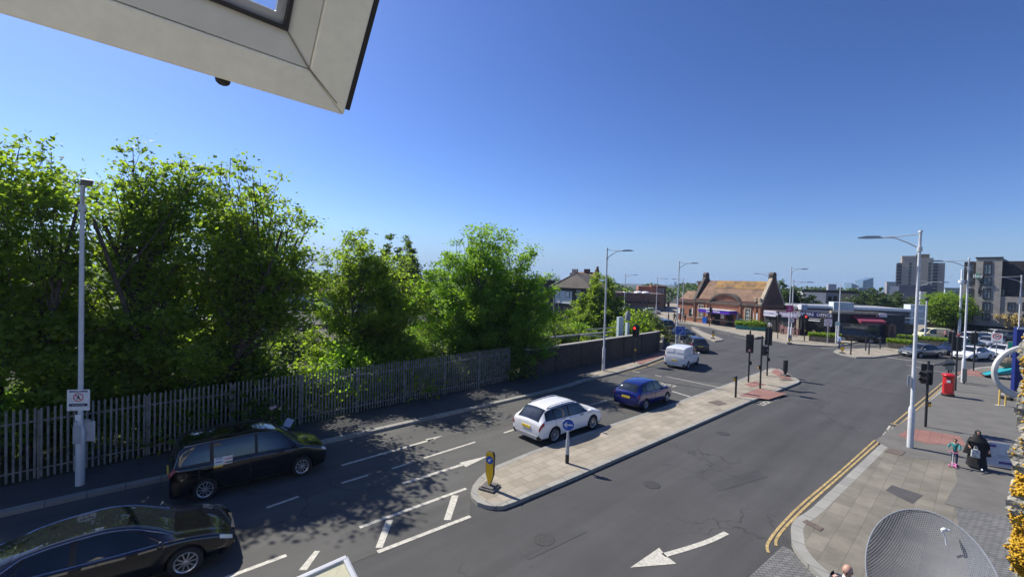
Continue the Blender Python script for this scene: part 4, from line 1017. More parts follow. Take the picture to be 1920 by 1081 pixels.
# --- dark brick house beyond the wall
M_HSE = brickmat('house_brick', (.055, .048, .045), (.075, .065, .058), (.05, .048, .046), stain=.3)
M_TILE2 = brickmat('grey_roof_tiles', (.13, .11, .09), (.17, .145, .115), (.06, .05, .045), .5, .28, .05, stain=.2)
hp = AT(1036, 600, 70); hq = AT(1112, 598, 64)
hs = thing('brick_house', 'dark brick house end with white boarded window and hipped tile roof', 'house', (hp.x, hp.y, 0), math.atan2(hq.y - hp.y, hq.x - hp.x))
hl = math.hypot(hq.x - hp.x, hq.y - hp.y); uu = ((hq.x - hp.x) / hl, (hq.y - hp.y) / hl)
def FO(px, py): return PL((hp.x, hp.y), uu[0], uu[1], px, py)
ze = FO(1060, 539)[1]; zap = FO(1072, 512)[1]; xap = FO(1072, 512)[0]
obox(hs, 'wall', M_HSE, (0, hl, 0, 5, -4, ze))
b = MB(); yA = .9
b.add([(-.5, -.4, ze), (hl + .3, -.4, ze), (hl + .3, 5.4, ze), (-.5, 5.4, ze), (xap, yA, zap), (xap, 4.2, zap)], [(0, 1, 4), (1, 2, 5, 4), (2, 3, 5), (3, 0, 4, 5), (0, 3, 2, 1)])
b.build('roof', M_TILE2, hs)
b = MB(); b.tube([(-.55, -.45, ze + .03), (xap, yA, zap + .05)], .09, 5); b.build('hip_tiles', mat('hip_pale', (.3, .29, .27), .8), hs)
x0_, z0_ = FO(1041, 567); x1_, z1_ = FO(1073, 546); f = window(hs, x0_, z0_, x1_ - x0_, z1_ - z0_, 0, M_WHITE, mat('white_board', (.62, .66, .66), .7), 1, 1)
window(hs, x1_ - 1.2, z1_ - 1.0, .75, .95, -.09, M_TRIM, M_WHITE, 1, 1, .03)
x0_, z0_ = FO(1080.5, 560); x1_, z1_ = FO(1090, 543); window(hs, x0_, z0_, x1_ - x0_, z1_ - z0_, 0, mat('buff_reveal', (.3, .28, .24), .8), mat('bricked_window', (.34, .32, .28), .8), 1, 1)
x0_, z0_ = FO(1080, 590); x1_, z1_ = FO(1090, 571); window(hs, x0_, z0_, x1_ - x0_, z1_ - z0_, 0, M_TRIM, mat('dull_board', (.12, .11, .11), .8), 1, 1)
b = MB(); b.tube([(.25, -.12, -3), (.25, -.12, ze - .2)], .07, 6); b.tube([(1.3, -.12, -3), (1.3, -.12, ze - .2)], .05, 6); b.build('drainpipe', M_GREYM, hs)
x0_, zz_ = FO(1059, 505); b = MB(); b.bb(x0_ - 0.1, x0_ + 1.2, 1.4, 2.4, zap - 1.6, zz_ - .5); b.build('chimney', M_SBRD, hs)
for i in range(4): b = MB(); b.cyl((x0_ + .08 + .32 * i, 1.9, zz_ - .497), (x0_ + .08 + .32 * i, 1.9, zz_ + .15), .12, .1, 8); b.build('chimney_pot', M_SBRD, hs)
# neighbour roofs
t_, l, H_, F = block('terrace_house', 'low terraced house with long tile roof right of the dark brick house', 'house', 1086, 1122, 528, 82, 9, M_HSE, z0=-4)
b = MB(); b.xprism([(-.3, H_), (4.5, H_ + 2.0), (9.3, H_)], -.2, l + .2); b.build('roof', M_TILE, t_)
obox(t_, 'chimney', M_SBRD, (1.0, 2.2, 4, 5, H_ + 1.5, H_ + 2.6), (3.2, 4.0, 4, 5, H_ + 1.5, H_ + 2.5), (l - .2, l + .2, 3.2, 5.4, H_, H_ + 3.1))
t_, l, H_, F = block('terrace_house', 'flat topped dark building with aerials just right of the bright tree', 'house', 990, 1040, 527, 95, 12, M_HSE, z0=-4)
obox(t_, 'parapet', M_TRIM, (-.2, l + .2, -.2, .3, H_ + .003, H_ + .4))
b = MB()
for i in range(5): b.tube([(2 + i * 1.6, 3, H_), (2 + i * 1.6, 3, H_ + .9)], .03, 4)
b.build('railing', M_GREYM, t_)
# pale terrace seen through the trees
t_, l, H_, F = block('terrace_house', 'long pale rendered terrace with tile roof glimpsed through the trees', 'house', 300, 720, 549, 64, 8, mat('pale_blue_render', (.50, .54, .60), .8), z0=-2, rot=-.05)
b = MB(); b.xprism([(-.5, H_), (4, H_ + 2.5), (8.5, H_)], -.3, l + .3); b.build('roof', M_TILE, t_)
for i in range(14): window(t_, 1.2 + i * l / 14, 2.9, 1.4, 1.5, 0, M_WHITE, M_GLASSD, 2, 1)
t_, l, H_, F = block('terrace_house', 'low brown brick building with dark slate roof, beyond the railway', 'house', 380, 680, 613, 54, 7, M_SBRD, z0=-3, rot=-.05)
b = MB(); b.xprism([(-.4, H_), (3.5, H_ + 1.6), (7.4, H_)], -.3, l + .3); b.build('roof', mat('slate', (.05, .05, .06), .6, var=.2), t_)
for i in range(8): window(t_, 1.2 + i * l / 8, H_ - 1.6, 1.0, 1.1, 0, M_WHITE, M_GLASSD, 1, 1)
t_, l, H_, F = block('shed', 'low shed with corrugated pale roof down behind the trees', 'shed', 590, 660, 640, 47, 6, M_SBRD, z0=-5)
b = MB(); b.xprism([(-.4, H_), (3, H_ + 1.0), (6.4, H_)], -.3, l + .3); b.build('roof', M_TILE2, t_)
# brick hall left of the station
M_HALL = brickmat('hall_brick', (.17, .085, .065), (.21, .11, .085), (.14, .1, .09), stain=.15)
M_HALL2 = brickmat('orange_brick', (.36, .13, .07), (.42, .17, .09), (.3, .18, .13), stain=.12)
t_, l, H_, F = block('brick_hall', 'long low dark red brick hall across the road left of the station', 'building', 1150, 1246, 548, 112, 20, M_HALL, z0=0, rot=.02)
obox(t_, 'band', mat('hall_black', (.02, .02, .02), .6), (-.1, l * .92, -.12, -.005, H_ * .45, H_ * .53)); obox(t_, 'base_band', mat('hall_grey', (.13, .12, .13), .7), (-.1, l + .1, -.14, -.006, 0, H_ * .28))
for p_ in (1176, 1198, 1211): x0_ = F(p_, 560)[0]; b = MB(); b.sphere((x0_, 2, H_ + .1), (1.2, 1.2, .45), 12, 6); b.build('roof_dome', M_WHITE, t_)
t_, l, H_, F = block('brick_block', 'orange brick block with stepped top and window strip above the hall', 'building', 1197, 1221, 536, 126, 14, M_HALL2, z0=0)
obox(t_, 'wall', M_HALL2, (-.5, 1.2, -.3, 3, 0, H_ - 1.2)); x0_, z0_ = F(1214, 553); x1_, z1_ = F(1219, 541)
t_, l, H_, F = block('brick_block', 'taller orange and dark brick stair tower right of the orange block', 'building', 1221, 1249, 535, 124, 14, M_HALL2, z0=0)
obox(t_, 'dark_side', M_SBRD, (l * .45, l + .05, -.3, 5, 0, H_ - .1)); window(t_, l * .52, H_ * .62, 1.3, H_ * .25, -.3, M_WHITE, M_WINT, 1, 3)

# ================================================================ STREET FURNITURE
def lamp(base, arm_deg, label, H=9.9, arm=1.35, s=1.0, double=False, z0=KZ, r=.066):
    t = thing('street_lamp', label, 'street lamp', (base[0], base[1], z0), rad(arm_deg), 'tall pale street lamps')
    b = MB(); b.lathe([(.118 * s, 0), (.118 * s, 1.75), (.09 * s, 1.85), (r * 1.05, 1.9), (r, H * .6), (r * .8, H - z0)], 14)
    b.build('pole', M_LAMP, t, True)
    b = MB(); Z = H - z0
    b.tube([(0, 0, Z - .12), (arm * .5, 0, Z - .20), (arm, 0, Z - .22)], .022, 6)
    b.tube([(0, 0, Z - .78), (arm * .3, 0, Z - .5), (arm * .62, 0, Z - .27), (arm, 0, Z - .22)], [.032, .03, .028, .025], 6)
    b.cyl((0, 0, Z - .9), (0, 0, Z - .7), .1, .1, 10); b.cyl((0, 0, Z - .05), (0, 0, Z + .03), .09, .07, 10)
    b.build('bracket', M_LAMP, t, True)
    b = MB(); b.vprism([(arm - .1, Z - .26), (arm + .05, Z - .16), (arm + .5, Z - .14), (arm + .82, Z - .2), (arm + .84, Z - .23), (arm + .5, Z - .26)], -.13, .13)
    b.build('lantern', mat('lantern_grey', (.33, .35, .38), .4, metal=.3), t, True)
    b = MB(); b.box((0, -.137 * s, .75), (.1, .012, .5)); b.build('access_door', M_LAMP, t)
    return t
LB = {k: G(*v) for k, v in dict(a=(150, 915), b=(1131, 697), c=(1268, 647), d=(1706, 843), e=(1805, 719), f=(1478, 640), g=(1437, 618), h=(1170, 597), i=(1230, 590), j=(1279, 604), k=(1483, 640), l=(1717, 655)).items()}
lamp(LB['a'], -42, 'pale street lamp in the tree shade at left, carrying two square signs')
lamp(LB['b'], -38, 'pale street lamp in front of the dark brick wall')
lamp(LB['c'], -35, 'pale street lamp beyond the white van at the end of the wall')
lamp(LB['d'], 140, 'big near street lamp on the right footway with arm to the left')
lamp(LB['e'], 148, 'street lamp behind the red postbox with two arms', arm=1.5)
lamp(LB['f'], -20, 'street lamp with pink square sign in front of the shops', arm=1.1)
lamp(LB['g'], 150, 'street lamp right in front of the station gable', H=9.6)
lamp(LB['h'], -25, 'far street lamp left of the brick hall', H=9.0, arm=1.6)
lamp(LB['i'], -10, 'far street lamp in front of the orange brick block', H=8.6, arm=1.6)
lamp(LB['j'], 160, 'slim far street lamp at the left corner of the station', H=8.4, arm=1.4)
lamp(LB['k'], -20, 'street lamp carrying a round no left turn sign before the shops', H=8.2, arm=1.5)
lamp(LB['l'], -15, 'street lamp behind the big near lamp with arm to the right', H=8.6, arm=2.2)
p = AT(1911, 600, 52); lamp((p.x, p.y), 145, 'street lamp at the far right edge rising behind the blue board', H=AT(1911, 516, 52).z, arm=2.2)
p = AT(1736, 600, 62); t_ = thing('camera_pole', 'slim pole with small camera in front of the lime tree', 'pole', (p.x, p.y, 0)); zt3 = AT(1736, 560, 62).z
b = MB(); b.cyl((0, 0, 0), (0, 0, zt3), .12, .09, 8); b.build('pole', M_LAMP, t_); b = MB(); b.sphere((0, 0, zt3), .25, 8, 6); b.tube([(0, 0, zt3), (.5, 0, zt3 + .3)], .06, 5); b.build('camera', M_TRIM, t_)
p = AT(1573, 600, 56); t_ = thing('flag_pole', 'tall slim white pole in front of the pale corrugated box', 'pole', (p.x, p.y, 0)); zt3 = AT(1573, 534, 56).z
b = MB(); b.cyl((0, 0, 0), (0, 0, zt3), .11, .05, 8); b.build('pole', M_LAMP, t_, True)

def signplate(parent, z, w_, h_, name='sign_plate', m=M_WHITE, y=-.1, th=.012, x=0):
    b = MB(); b.bb(x - w_ / 2, x + w_ / 2, y - th, y, z - h_ / 2, z + h_ / 2); return b.build(name, m, parent, bevel=.004)
# two square signs on the left lamp (things strapped to the post)
la = LB['a']; rz = rad(-20)
def post_sign(name, label, cat, base, z, rz, group=None): return thing(name, label, cat, (base[0], base[1], z), rz, group)
zs1 = PL((la.x, la.y), 1, 0, 152, 748)[1]; zs2 = PL((la.x, la.y), 1, 0, 153, 811)[1]
s_ = post_sign('warning_sign', 'square white sign with red no entry on foot symbol, upper one on the left lamp', 'sign', la, zs1, rad(12))
signplate(s_, 0, .62, .68, 'plate', M_WHITE, -.085)
b = MB(); b.bb(-.25, .25, -.100, -.098, .26, .30); b.bb(-.25, .25, -.100, -.098, -.2, -.11); b.build('text_band', mat('sign_navy_band', (.03, .03, .08), .5), s_)
txt('WARNING', .035, M_WHITE, s_, (0, -.101, .28), ext=.0005); txt('NO PEDESTRIANS', .042, M_WHITE, s_, (0, -.101, -.155), ext=.0005)
b = MB(); b.ring((0, .09), .115, .14, -.101, -.097); b.box((0, -.099, .09), (.25, .004, .022), M=Matrix.Rotation(rad(45), 3, 'Y')); b.build('red_ring', M_SREDB, s_)
b = MB(); b.sphere((0, -.099, .15), (.018, .003, .02), 8, 5); b.tube([(0, -.1, .13), (-.01, -.1, .07)], .014, 4); b.tube([(-.01, -.1, .08), (.035, -.1, .02)], .009, 4); b.tube([(-.01, -.1, .08), (-.045, -.1, .02)], .009, 4); b.tube([(-.04, -.1, .1), (.04, -.1, .1)], .007, 4); b.build('walking_figure', M_TRIM, s_)
s_ = post_sign('warning_sign', 'back of a square grey white sign, lower one strapped on the left lamp', 'sign', la, zs2, rad(8))
signplate(s_, 0, .62, .66, 'plate', mat('sign_back_grey', (.5, .52, .55), .5), .16)
b = MB(); b.bb(-.19, .19, .1, .15, .3, .4); b.bb(-.1, .1, -.16, -.147, -.3, .28); b.build('bracket', M_GREYM, s_)
s_ = post_sign('notice', 'small pale notice between the two square signs on the left lamp', 'notice', la, (zs1 + zs2) / 2 - .02, rad(8))
signplate(s_, 0, .17, .2, 'plate', M_WHITE, -.09)

def keepleft(base, rz, label, front=True, hgt=1.25, z0=KZ, grp='yellow keep left bollards', back=False):
    t = thing('traffic_bollard', label, 'bollard', (base[0], base[1], z0), rz, grp)
    b = MB(); b.bb(-.28, .28, -.28, .28, 0, .07); b.bb(-.22, .22, -.22, .22, .07, .12); b.build('base', mat('bollard_base', (.13, .12, .11), .9, var=.3), t, bevel=.01)
    if back:
        b = MB(); b.vprism([(-.04, .12), (.04, .12), (.19, .42), (.19, hgt), (-.19, hgt), (-.19, .42)], -.07, .07); b.build('shell', M_TRIM, t, bevel=.02)
        b = MB(); b.tube([(-.2, 0, .07), (0, 0, .3), (.2, 0, .07)], .03, 6); b.build('spring_foot', M_TRIM, t); return t
    pr = [(-.03, .12), (.03, .12), (.15, .48), (.16, hgt - .12), (.11, hgt), (-.11, hgt), (-.16, hgt - .12), (-.15, .48)]
    b = MB(); b.vprism(pr, -.05, .05); b.build('shell', M_TRIM, t, bevel=.01)
    b = MB(); b.vprism([(x * .9, z) for x, z in pr[1:]] + [(-.025, .14)], -.056, -.051); b.build('yellow_face', M_YEL, t)
    d = MB(); d.disc((0, hgt - .27), .135, -.062, -.0565); d.build('blue_disc', M_BLUE, t)
    a = MB(); R3 = Matrix.Rotation(rad(-135 if False else 45), 3, 'Y'); c = Vector((0, -.064, hgt - .27))
    for q in ([(-.016, .09), (.016, .09), (.016, -.02), (-.016, -.02)], [(-.06, 0), (.06, 0), (0, -.09)]):
        vs = [R3 @ Vector((x, 0, z)) + c for x, z in q]; vs2 = [v + Vector((0, -.003, 0)) for v in vs]; k = len(vs)
        a.add(vs + vs2, [tuple(range(k)), tuple(range(k, 2 * k))[::-1]] + [(i, (i + 1) % k, k + (i + 1) % k, k + i) for i in range(k)])
    a.build('white_arrow', M_WHITE, t); return t
g = G(918, 921); keepleft(g, face_cam(g.x, g.y) - rad(28), 'tall narrow yellow keep left bollard at the near tip of the island')
g = G(1337, 636); keepleft(g, face_cam(g.x, g.y), 'yellow bollard at the tip of the small island before the station', hgt=1.1)
g = G(1480, 645); keepleft((g.x, g.y), face_cam(g.x, g.y), 'yellow bollard at the foot of the pink signed lamp', hgt=1.1)
g = G(1579, 664); keepleft(g, face_cam(g.x, g.y), 'yellow bollard with white top on the far island near the walker', hgt=1.15)
g = G(1364, 612); keepleft(g, face_cam(g.x, g.y), 'yellow bollard like box outside the station entrance', hgt=1.35)
g = G(1472, 707); keepleft(g, rad(20), 'black unlit bollard seen from behind at the far end of the island', back=True, grp='black bollards on the island')

def bluearrow():
    g = G(1063, 873); t = thing('keep_left_sign', 'round blue sign with white left arrow on a short grey post', 'sign', (g.x, g.y, KZ), face_cam(g.x, g.y))
    b = MB(); b.lathe([(.075, 0), (.075, .35)], 12); b.build('post_foot', M_TRIM, t, True)
    b = MB(); b.lathe([(.073, .35), (.073, .9), (.05, .96), (.045, 1.45)], 12); b.build('post', M_GREYM, t, True)
    b = MB(); b.disc((0, 1.52), .24, -.075, -.055, 32); b.build('sign_face', M_BLUE, t)
    b = MB(); b.ring((0, 1.52), .225, .243, -.078, -.052); b.build('rim', M_WHITE, t)
    b = MB(); b.vprism([(-.17, 1.52), (-.07, 1.62), (-.03, 1.62), (-.09, 1.545), (.17, 1.545), (.17, 1.495), (-.09, 1.495), (-.03, 1.42), (-.07, 1.42)], -.082, -.076); b.build('white_arrow', M_WHITE, t)
    b = MB(); b.bb(-.1, .1, -.053, .06, 1.44, 1.48); b.bb(-.1, .1, -.053, .06, 1.58, 1.62); b.build('clamp', M_GREYM, t)
bluearrow()

def signal(base, hz, label, heads, z0=KZ, H=3.9, r=.057, button=None, arm=None, extra=None):
    """heads: list of (facing deg, bottom z, n lamps, lit index or None, dx, dy)"""
    t = thing('traffic_light', label, 'traffic light', (base[0], base[1], z0), 0, 'black traffic lights')
    b = MB(); b.lathe([(r, 0), (r, H - z0), (r * .8, H - z0 + .04)], 12); b.build('pole', M_BLACK, t, True)
    for (fd, zb, n, lit, off_) in heads:
        rz = rad(fd) + PI / 2; R = Matrix.Rotation(rz, 3, 'Z')
        def tr(m_):
            m_.v = [tuple(R @ Vector(v)) for v in m_.v]; return m_
        hh = .31 * n; b = MB(); o = off_
        b.bb(o - .17, o + .17, -.30, -.09, zb, zb + hh); b.bb(o - .25, o + .25, -.088, -.07, zb - .06, zb + hh + .06); b.bb(min(o, 0) - .03, max(o, 0) + .03, -.09, .02, zb + hh * .3, zb + hh * .36)
        b.bb(min(o, 0) - .03, max(o, 0) + .03, -.09, .02, zb + hh * .8, zb + hh * .86)
        hd = tr(b).build('signal_head', M_BLACK, t, bevel=.01)
        for i in range(n):
            zc_ = zb + hh - .155 - .31 * i; b = MB()
            for q in range(10):
                a0, a1 = PI * (q / 10) * 1.15 - .24, PI * ((q + 1) / 10) * 1.15 - .24
                b.add([(o + .12 * math.cos(a0), -.30, zc_ + .12 * math.sin(a0)), (o + .12 * math.cos(a1), -.30, zc_ + .12 * math.sin(a1)), (o + .12 * math.cos(a1), -.43, zc_ + .12 * math.sin(a1)), (o + .12 * math.cos(a0), -.43, zc_ + .12 * math.sin(a0)),
                       (o + .128 * math.cos(a0), -.30, zc_ + .128 * math.sin(a0)), (o + .128 * math.cos(a1), -.30, zc_ + .128 * math.sin(a1)), (o + .128 * math.cos(a1), -.43, zc_ + .128 * math.sin(a1)), (o + .128 * math.cos(a0), -.43, zc_ + .128 * math.sin(a0))],
                      [(0, 1, 2, 3), (7, 6, 5, 4), (3, 2, 6, 7), (0, 3, 7, 4), (1, 5, 6, 2)])
            tr(b).build('visor', M_TRIM, hd)
            b = MB(); b.disc((o, zc_), .105, -.318, -.302, 18)
            tr(b).build('lamp', M_LITRED if lit == i else (M_SREDB if (extra == 'redring' and i == n - 1) else M_LENSOFF), hd)
            if extra == 'redring' and i == n - 1:
                b = MB(); b.disc((o, zc_), .075, -.325, -.3185, 18); tr(b).build('sign_disc', M_WHITE, hd)
                b = MB(); b.bb(o - .05, o + .05, -.329, -.3255, zc_ - .012, zc_ + .012); tr(b).build('bar_mark', M_TRIM, hd)
    if button:
        fd, zb = button; R = Matrix.Rotation(rad(fd) + PI / 2, 3, 'Z'); b = MB(); b.bb(-.07, .07, -.16, -.05, zb, zb + .25); b.v = [tuple(R @ Vector(v)) for v in b.v]
        bx = b.build('push_button_box', M_TRIM, t)
        b = MB(); b.bb(-.072, .072, -.165, -.161, zb + .01, zb + .17); b.v = [tuple(R @ Vector(v)) for v in b.v]; b.build('yellow_plate', M_YEL, bx)
    if arm:
        fd, zl_, ln = arm; a = rad(fd); d = Vector((math.cos(a), math.sin(a), 0))
        b = MB(); b.tube([(0, 0, zl_ - .5), d * .12 + Vector((0, 0, zl_ - .1)), d * .35 + Vector((0, 0, zl_)), d * ln + Vector((0, 0, zl_))], .03, 6)
        b.build('bracket_arm', M_TRIM, t, True)
        b = MB(); b.vprism([(-.1, -.05), (.42, .04), (.40, .16), (.1, .15), (-.12, .06)], -.16, .16); R = Matrix.Rotation(a, 3, 'Z')
        b.v = [tuple(R @ Vector(v) + d * ln + Vector((0, 0, zl_))) for v in b.v]; b.build('detector', M_BLACK, t, bevel=.02)
    return t
def hz_(bx, by, ty): return PL((G(bx, by).x, G(bx, by).y), 1, 0, bx + 2, ty)[1]
signal(G(1189.6, 682.7), 0, 'traffic light showing red in front of the brick wall', [(-125, 2.35, 3, 0, 0), (40, 2.4, 3, None, 0)], H=3.6, button=(-90, 1.1))
signal(G(1403, 719), 0, 'tallest traffic light on the island, with red ringed disc as its lowest lamp', [(-122, 2.25, 4, None, 0)], H=3.9, arm=(-12, 3.25, .5), extra='redring', button=(0, 1.3))
signal(G(1425, 731), 0, 'middle traffic light on the island with a small low head', [(-25, 2.35, 2, None, 0)], H=3.75, button=(160, 1.35))
signal(G(1438, 707), 0, 'traffic light at the far end of the island seen from behind', [(55, 2.5, 4, None, 0)], H=3.85, button=(-30, 1.2))
signal(G(1735, 804), 0, 'traffic light by the near right lamp with long detector arm', [(70, 2.3, 3, None, 0), (-170, 2.3, 2, None, 0)], H=3.55, button=(-80, 1.1), arm=(-10, 3.3, .7))
signal(G(1791, 735), 0, 'dark traffic light behind the red postbox', [(60, 2.9, 3, None, 0)], H=4.0)
signal(G(1783, 700), 0, 'traffic light with head seen from behind, before the dark car', [(60, 2.6, 3, None, 0)], H=3.7)
signal(G(1825, 697), 0, 'traffic light with large black head in front of the white car', [(70, 2.5, 3, None, .0), (150, 2.5, 3, None, 0)], H=3.8)
signal(G(1508, 640), 0, 'traffic light showing red at the kerb before the navy shop sign', [(-110, 2.5, 3, 0, 0)], H=3.9, button=(-100, 1.3))
signal(G(1458, 636), 0, 'all dark traffic light seen edge on left of the pink sign', [(10, 2.4, 3, None, 0)], H=3.9)
signal(G(1330, 613), 0, 'dark traffic light standing before the station canopy', [(-60, 2.4, 3, None, 0)], H=3.9)
for k_, (px, py) in enumerate([(1204.5, 594), (1213.5, 594)]):
    signal(G(px, py), 0, ['left', 'right'][k_] + ' of the paired far traffic lights before the brick hall', [(-90, 2.6, 3, None, 0)], H=3.9)
t_ = signal(G(1253.5, 597), 0, 'far dark traffic light post by the people left of the station', [(200, 2.4, 3, None, 0)], H=4.2)

# posts
def post(base, H, label, box=False):
    t = thing('bollard', label, 'bollard', (base[0], base[1], KZ), face_cam(base[0], base[1]), 'slim black posts')
    b = MB(); b.lathe([(.062, 0), (.062, H), (.05, H + .03)], 12); b.build('post', M_BLACK, t, True)
    if box:
        b = MB(); b.bb(-.16, -.05, -.09, .04, H - .3, H - .06); b.build('push_button_box', M_TRIM, t)
        b = MB(); b.bb(-.158, -.052, -.096, -.0905, H - .28, H - .12); b.build('yellow_plate', M_YEL, t)
    return t
post(G(1379, 748), 1.35, 'short black post with yellow push button box on the island', True)
post(G(1595, 667), 1.55, 'black post just right of the white topped yellow bollard'); post(G(1623, 659), 1.35, 'slim black post in the middle of the far island, left of a pair')
post(G(1629, 666), 1.5, 'nearer black post of the middle of the far island'); post(G(1650, 656), 1.5, 'black post at the right side of the far island with railing')
g0, g1 = G(1650, 652), G(1742, 640)
t_ = thing('guard_rail', 'low dark pedestrian railing running right from the far island', 'railing', (g0.x, g0.y, 0), math.atan2(g1.y - g0.y, g1.x - g0.x)); l = (g1 - g0).length
b = MB(); b.tube([(0, 0, 1.15), (l, 0, 1.15)], .035, 5); b.tube([(0, 0, .2), (l, 0, .2)], .03, 5); b.build('rail', M_BLACK, t_)
for i in range(7): b = MB(); b.tube([(l * i / 6, 0, 0), (l * i / 6, 0, 1.15)], .035, 5); b.build('post', M_BLACK, t_)

# signs
g = G(1237, 668); zz0, zz1 = [PL((18.9, 47.5), .8, -.6, 1238, y)[1] for y in (624, 608)]
t_ = thing('blue_sign', 'square blue road sign at the end of the brick wall', 'sign', (18.9, 47.5, 0), face_cam(18.9, 47.5) + .1)
b = MB(); b.cyl((0, .06, 0), (0, .06, zz1), .04, .04, 8); b.build('post', M_GREYM, t_, True)
b = MB(); b.bb(-.5, .5, -.02, 0, zz0, zz1); b.build('plate', M_BLUE, t_); b = MB()
for q in ((-.5, -.47), (.47, .5)): b.bb(q[0], q[1], -.026, -.021, zz0, zz1)
b.bb(-.469, .469, -.026, -.021, zz1 - .03, zz1); b.bb(-.469, .469, -.026, -.021, zz0, zz0 + .03)
b.box((.05, -.023, zz0 + .25), (.62, .004, .05), M=Matrix.Rotation(rad(-42), 3, 'Y')); b.tube([(-.25, -.022, zz1 - .3), (0, -.022, zz1 - .17), (.25, -.022, zz1 - .3), (.28, -.022, zz1 - .5)], .022, 4); b.build('white_mark', M_WHITE, t_)
f = LB['f']; zt3 = PL((f.x, f.y), 1, 0, 1478, 578)[1]
t_ = thing('pink_sign', 'square magenta sign with small white figure high on a lamp post by the shops', 'sign', (f.x, f.y, zt3), face_cam(f.x, f.y))
signplate(t_, 0, .75, .85, 'plate', mat('magenta', (.48, .02, .16), .4), -.1); b = MB(); b.disc((0, .2), .1, -.118, -.1125, 12); b.vprism([(-.2, -.2), (.2, -.2), (.14, 0), (-.14, 0)], -.118, -.1125); b.build('figure', mat('pale_pink', (.8, .35, .5), .5), t_)
k = LB['k']; zt3 = PL((k.x, k.y), 1, 0, 1485, 600)[1]
t_ = thing('no_turn_sign', 'round white sign with red ring and black arrow on the lamp by the shops', 'sign', (k.x, k.y, zt3), face_cam(k.x, k.y))
b = MB(); b.disc((0, 0), .36, -.12, -.1, 28); b.build('plate', M_WHITE, t_); b = MB(); b.ring((0, 0), .29, .365, -.126, -.098); b.build('red_ring', M_SREDB, t_)
b = MB(); b.vprism([(-.2, 0), (-.08, .1), (-.08, .035), (.18, .035), (.18, -.035), (-.08, -.035), (-.08, -.1)], -.126, -.1205); b.build('arrow', M_TRIM, t_)
g = G(1551, 645); z1_, z0_ = PL((g.x, g.y), 1, 0, 1551, 597)[1], PL((g.x, g.y), 1, 0, 1551, 611)[1]
t_ = thing('notice_sign', 'upright white sign with red lettering in front of the dark shop', 'sign', (g.x, g.y, 0), face_cam(g.x, g.y))
b = MB(); b.cyl((0, .06, 0), (0, .06, z1_), .04, .04, 8); b.build('post', M_GREYM, t_); b = MB(); b.bb(-.42, .42, -.02, 0, z0_, z1_); b.build('plate', M_WHITE, t_)
for i, s in enumerate(['RED ROUTE', 'NO', 'STOPPING', 'AT ANY', 'TIME']): txt(s, .16, M_SREDB, t_, (0, -.022, z1_ - .12 - .19 * i), bold=.004)
g = G(1867, 676); z1_, z0_ = PL((g.x, g.y), 1, 0, 1867, 624)[1], PL((g.x, g.y), 1, 0, 1867, 643)[1]
t_ = thing('speed_sign', 'white rectangular sign with red ringed 20 above the parked white cars', 'sign', (g.x, g.y, 0), face_cam(g.x, g.y))
w2 = 15.5 / 800 * g.y / 2 * .93
b = MB(); b.cyl((0, .06, 0), (0, .06, z1_), .035, .035, 8); b.build('post', M_GREYM, t_); b = MB(); b.bb(-w2, w2, -.02, 0, z0_, z1_); b.build('plate', M_WHITE, t_)
b = MB(); b.ring((0, z1_ - w2 * .85), w2 * .56, w2 * .76, -.026, -.021); b.build('red_ring', M_SREDB, t_); txt('20', w2 * .85, M_TRIM, t_, (0, -.022, z1_ - w2 * .85), bold=.006); txt('ZONE', w2 * .5, M_TRIM, t_, (0, -.022, z0_ + w2 * .35), bold=.003)
g = G(1890, 690); z1_, z0_ = PL((g.x, g.y), 1, 0, 1895, 640)[1], PL((g.x, g.y), 1, 0, 1895, 660)[1]
t_ = thing('direction_sign', 'green road direction sign partly behind the blue board', 'sign', (g.x + .6, g.y, 0), face_cam(g.x, g.y)); b = MB()
b.bb(-.5, .6, -.02, 0, z0_, z1_); b.build('plate', mat('sign_road_green', (.01, .22, .15), .4), t_); b = MB(); b.ring((0.05, (z0_ + z1_) / 2), .0, .0, 0, 0) if False else b.bb(-.5, -.47, -.026, -.021, z0_, z1_); b.bb(-.469, .6, -.026, -.021, z1_ - .03, z1_); b.build('border', M_WHITE, t_)
b = MB(); b.cyl((-.3, .06, 0), (-.3, .06, z1_), .04, .04, 8); b.cyl((.4, .06, 0), (.4, .06, z1_), .04, .04, 8); b.build('post', M_GREYM, t_); txt('A118', .2, M_WHITE, t_, (.1, -.022, z0_ + .25))
# small backs of signs on the big near lamp and a box
for nm, px, py, dx in [('grey sign back left of the big near lamp post', 1703, 715, 0), ]:
    d = LB['d']; zq = PL((d.x, d.y), 1, 0, 1706, 713)[1]
    t_ = thing('sign_back', 'two grey sign plates seen from the edge, on the big near lamp post', 'sign', (d.x, d.y, zq), rad(25))
    b = MB(); b.bb(-.25, -.04, .1, .115, -.25, .25); b.bb(.12, .30, .12, .135, -.25, .22); b.build('plate', M_GREYM, t_); b = MB(); b.bb(-.25, .3, .085, .098, .1, .13); b.bb(-.25, .3, .085, .098, -.13, -.1); b.build('bracket', M_GREYM, t_)
d = LB['e']; g = G(1796, 720); t_ = thing('utility_cabinet', 'dark grey board and box standing between the postbox and the lamp', 'cabinet', (g.x - .2, g.y, KZ), face_cam(g.x, g.y))
b = MB(); b.bb(-.62, -.12, -.05, .05, .95, 1.75); b.bb(.35, .6, -.1, .1, .2, 1.2); b.build('panel', mat('cabinet_grey', (.10, .12, .12), .6), t_, bevel=.01); b = MB(); b.bb(-.45, -.35, -.03, .03, 0, .95); b.bb(.42, .52, -.05, .05, 0, .2); b.build('leg', M_BLACK, t_)

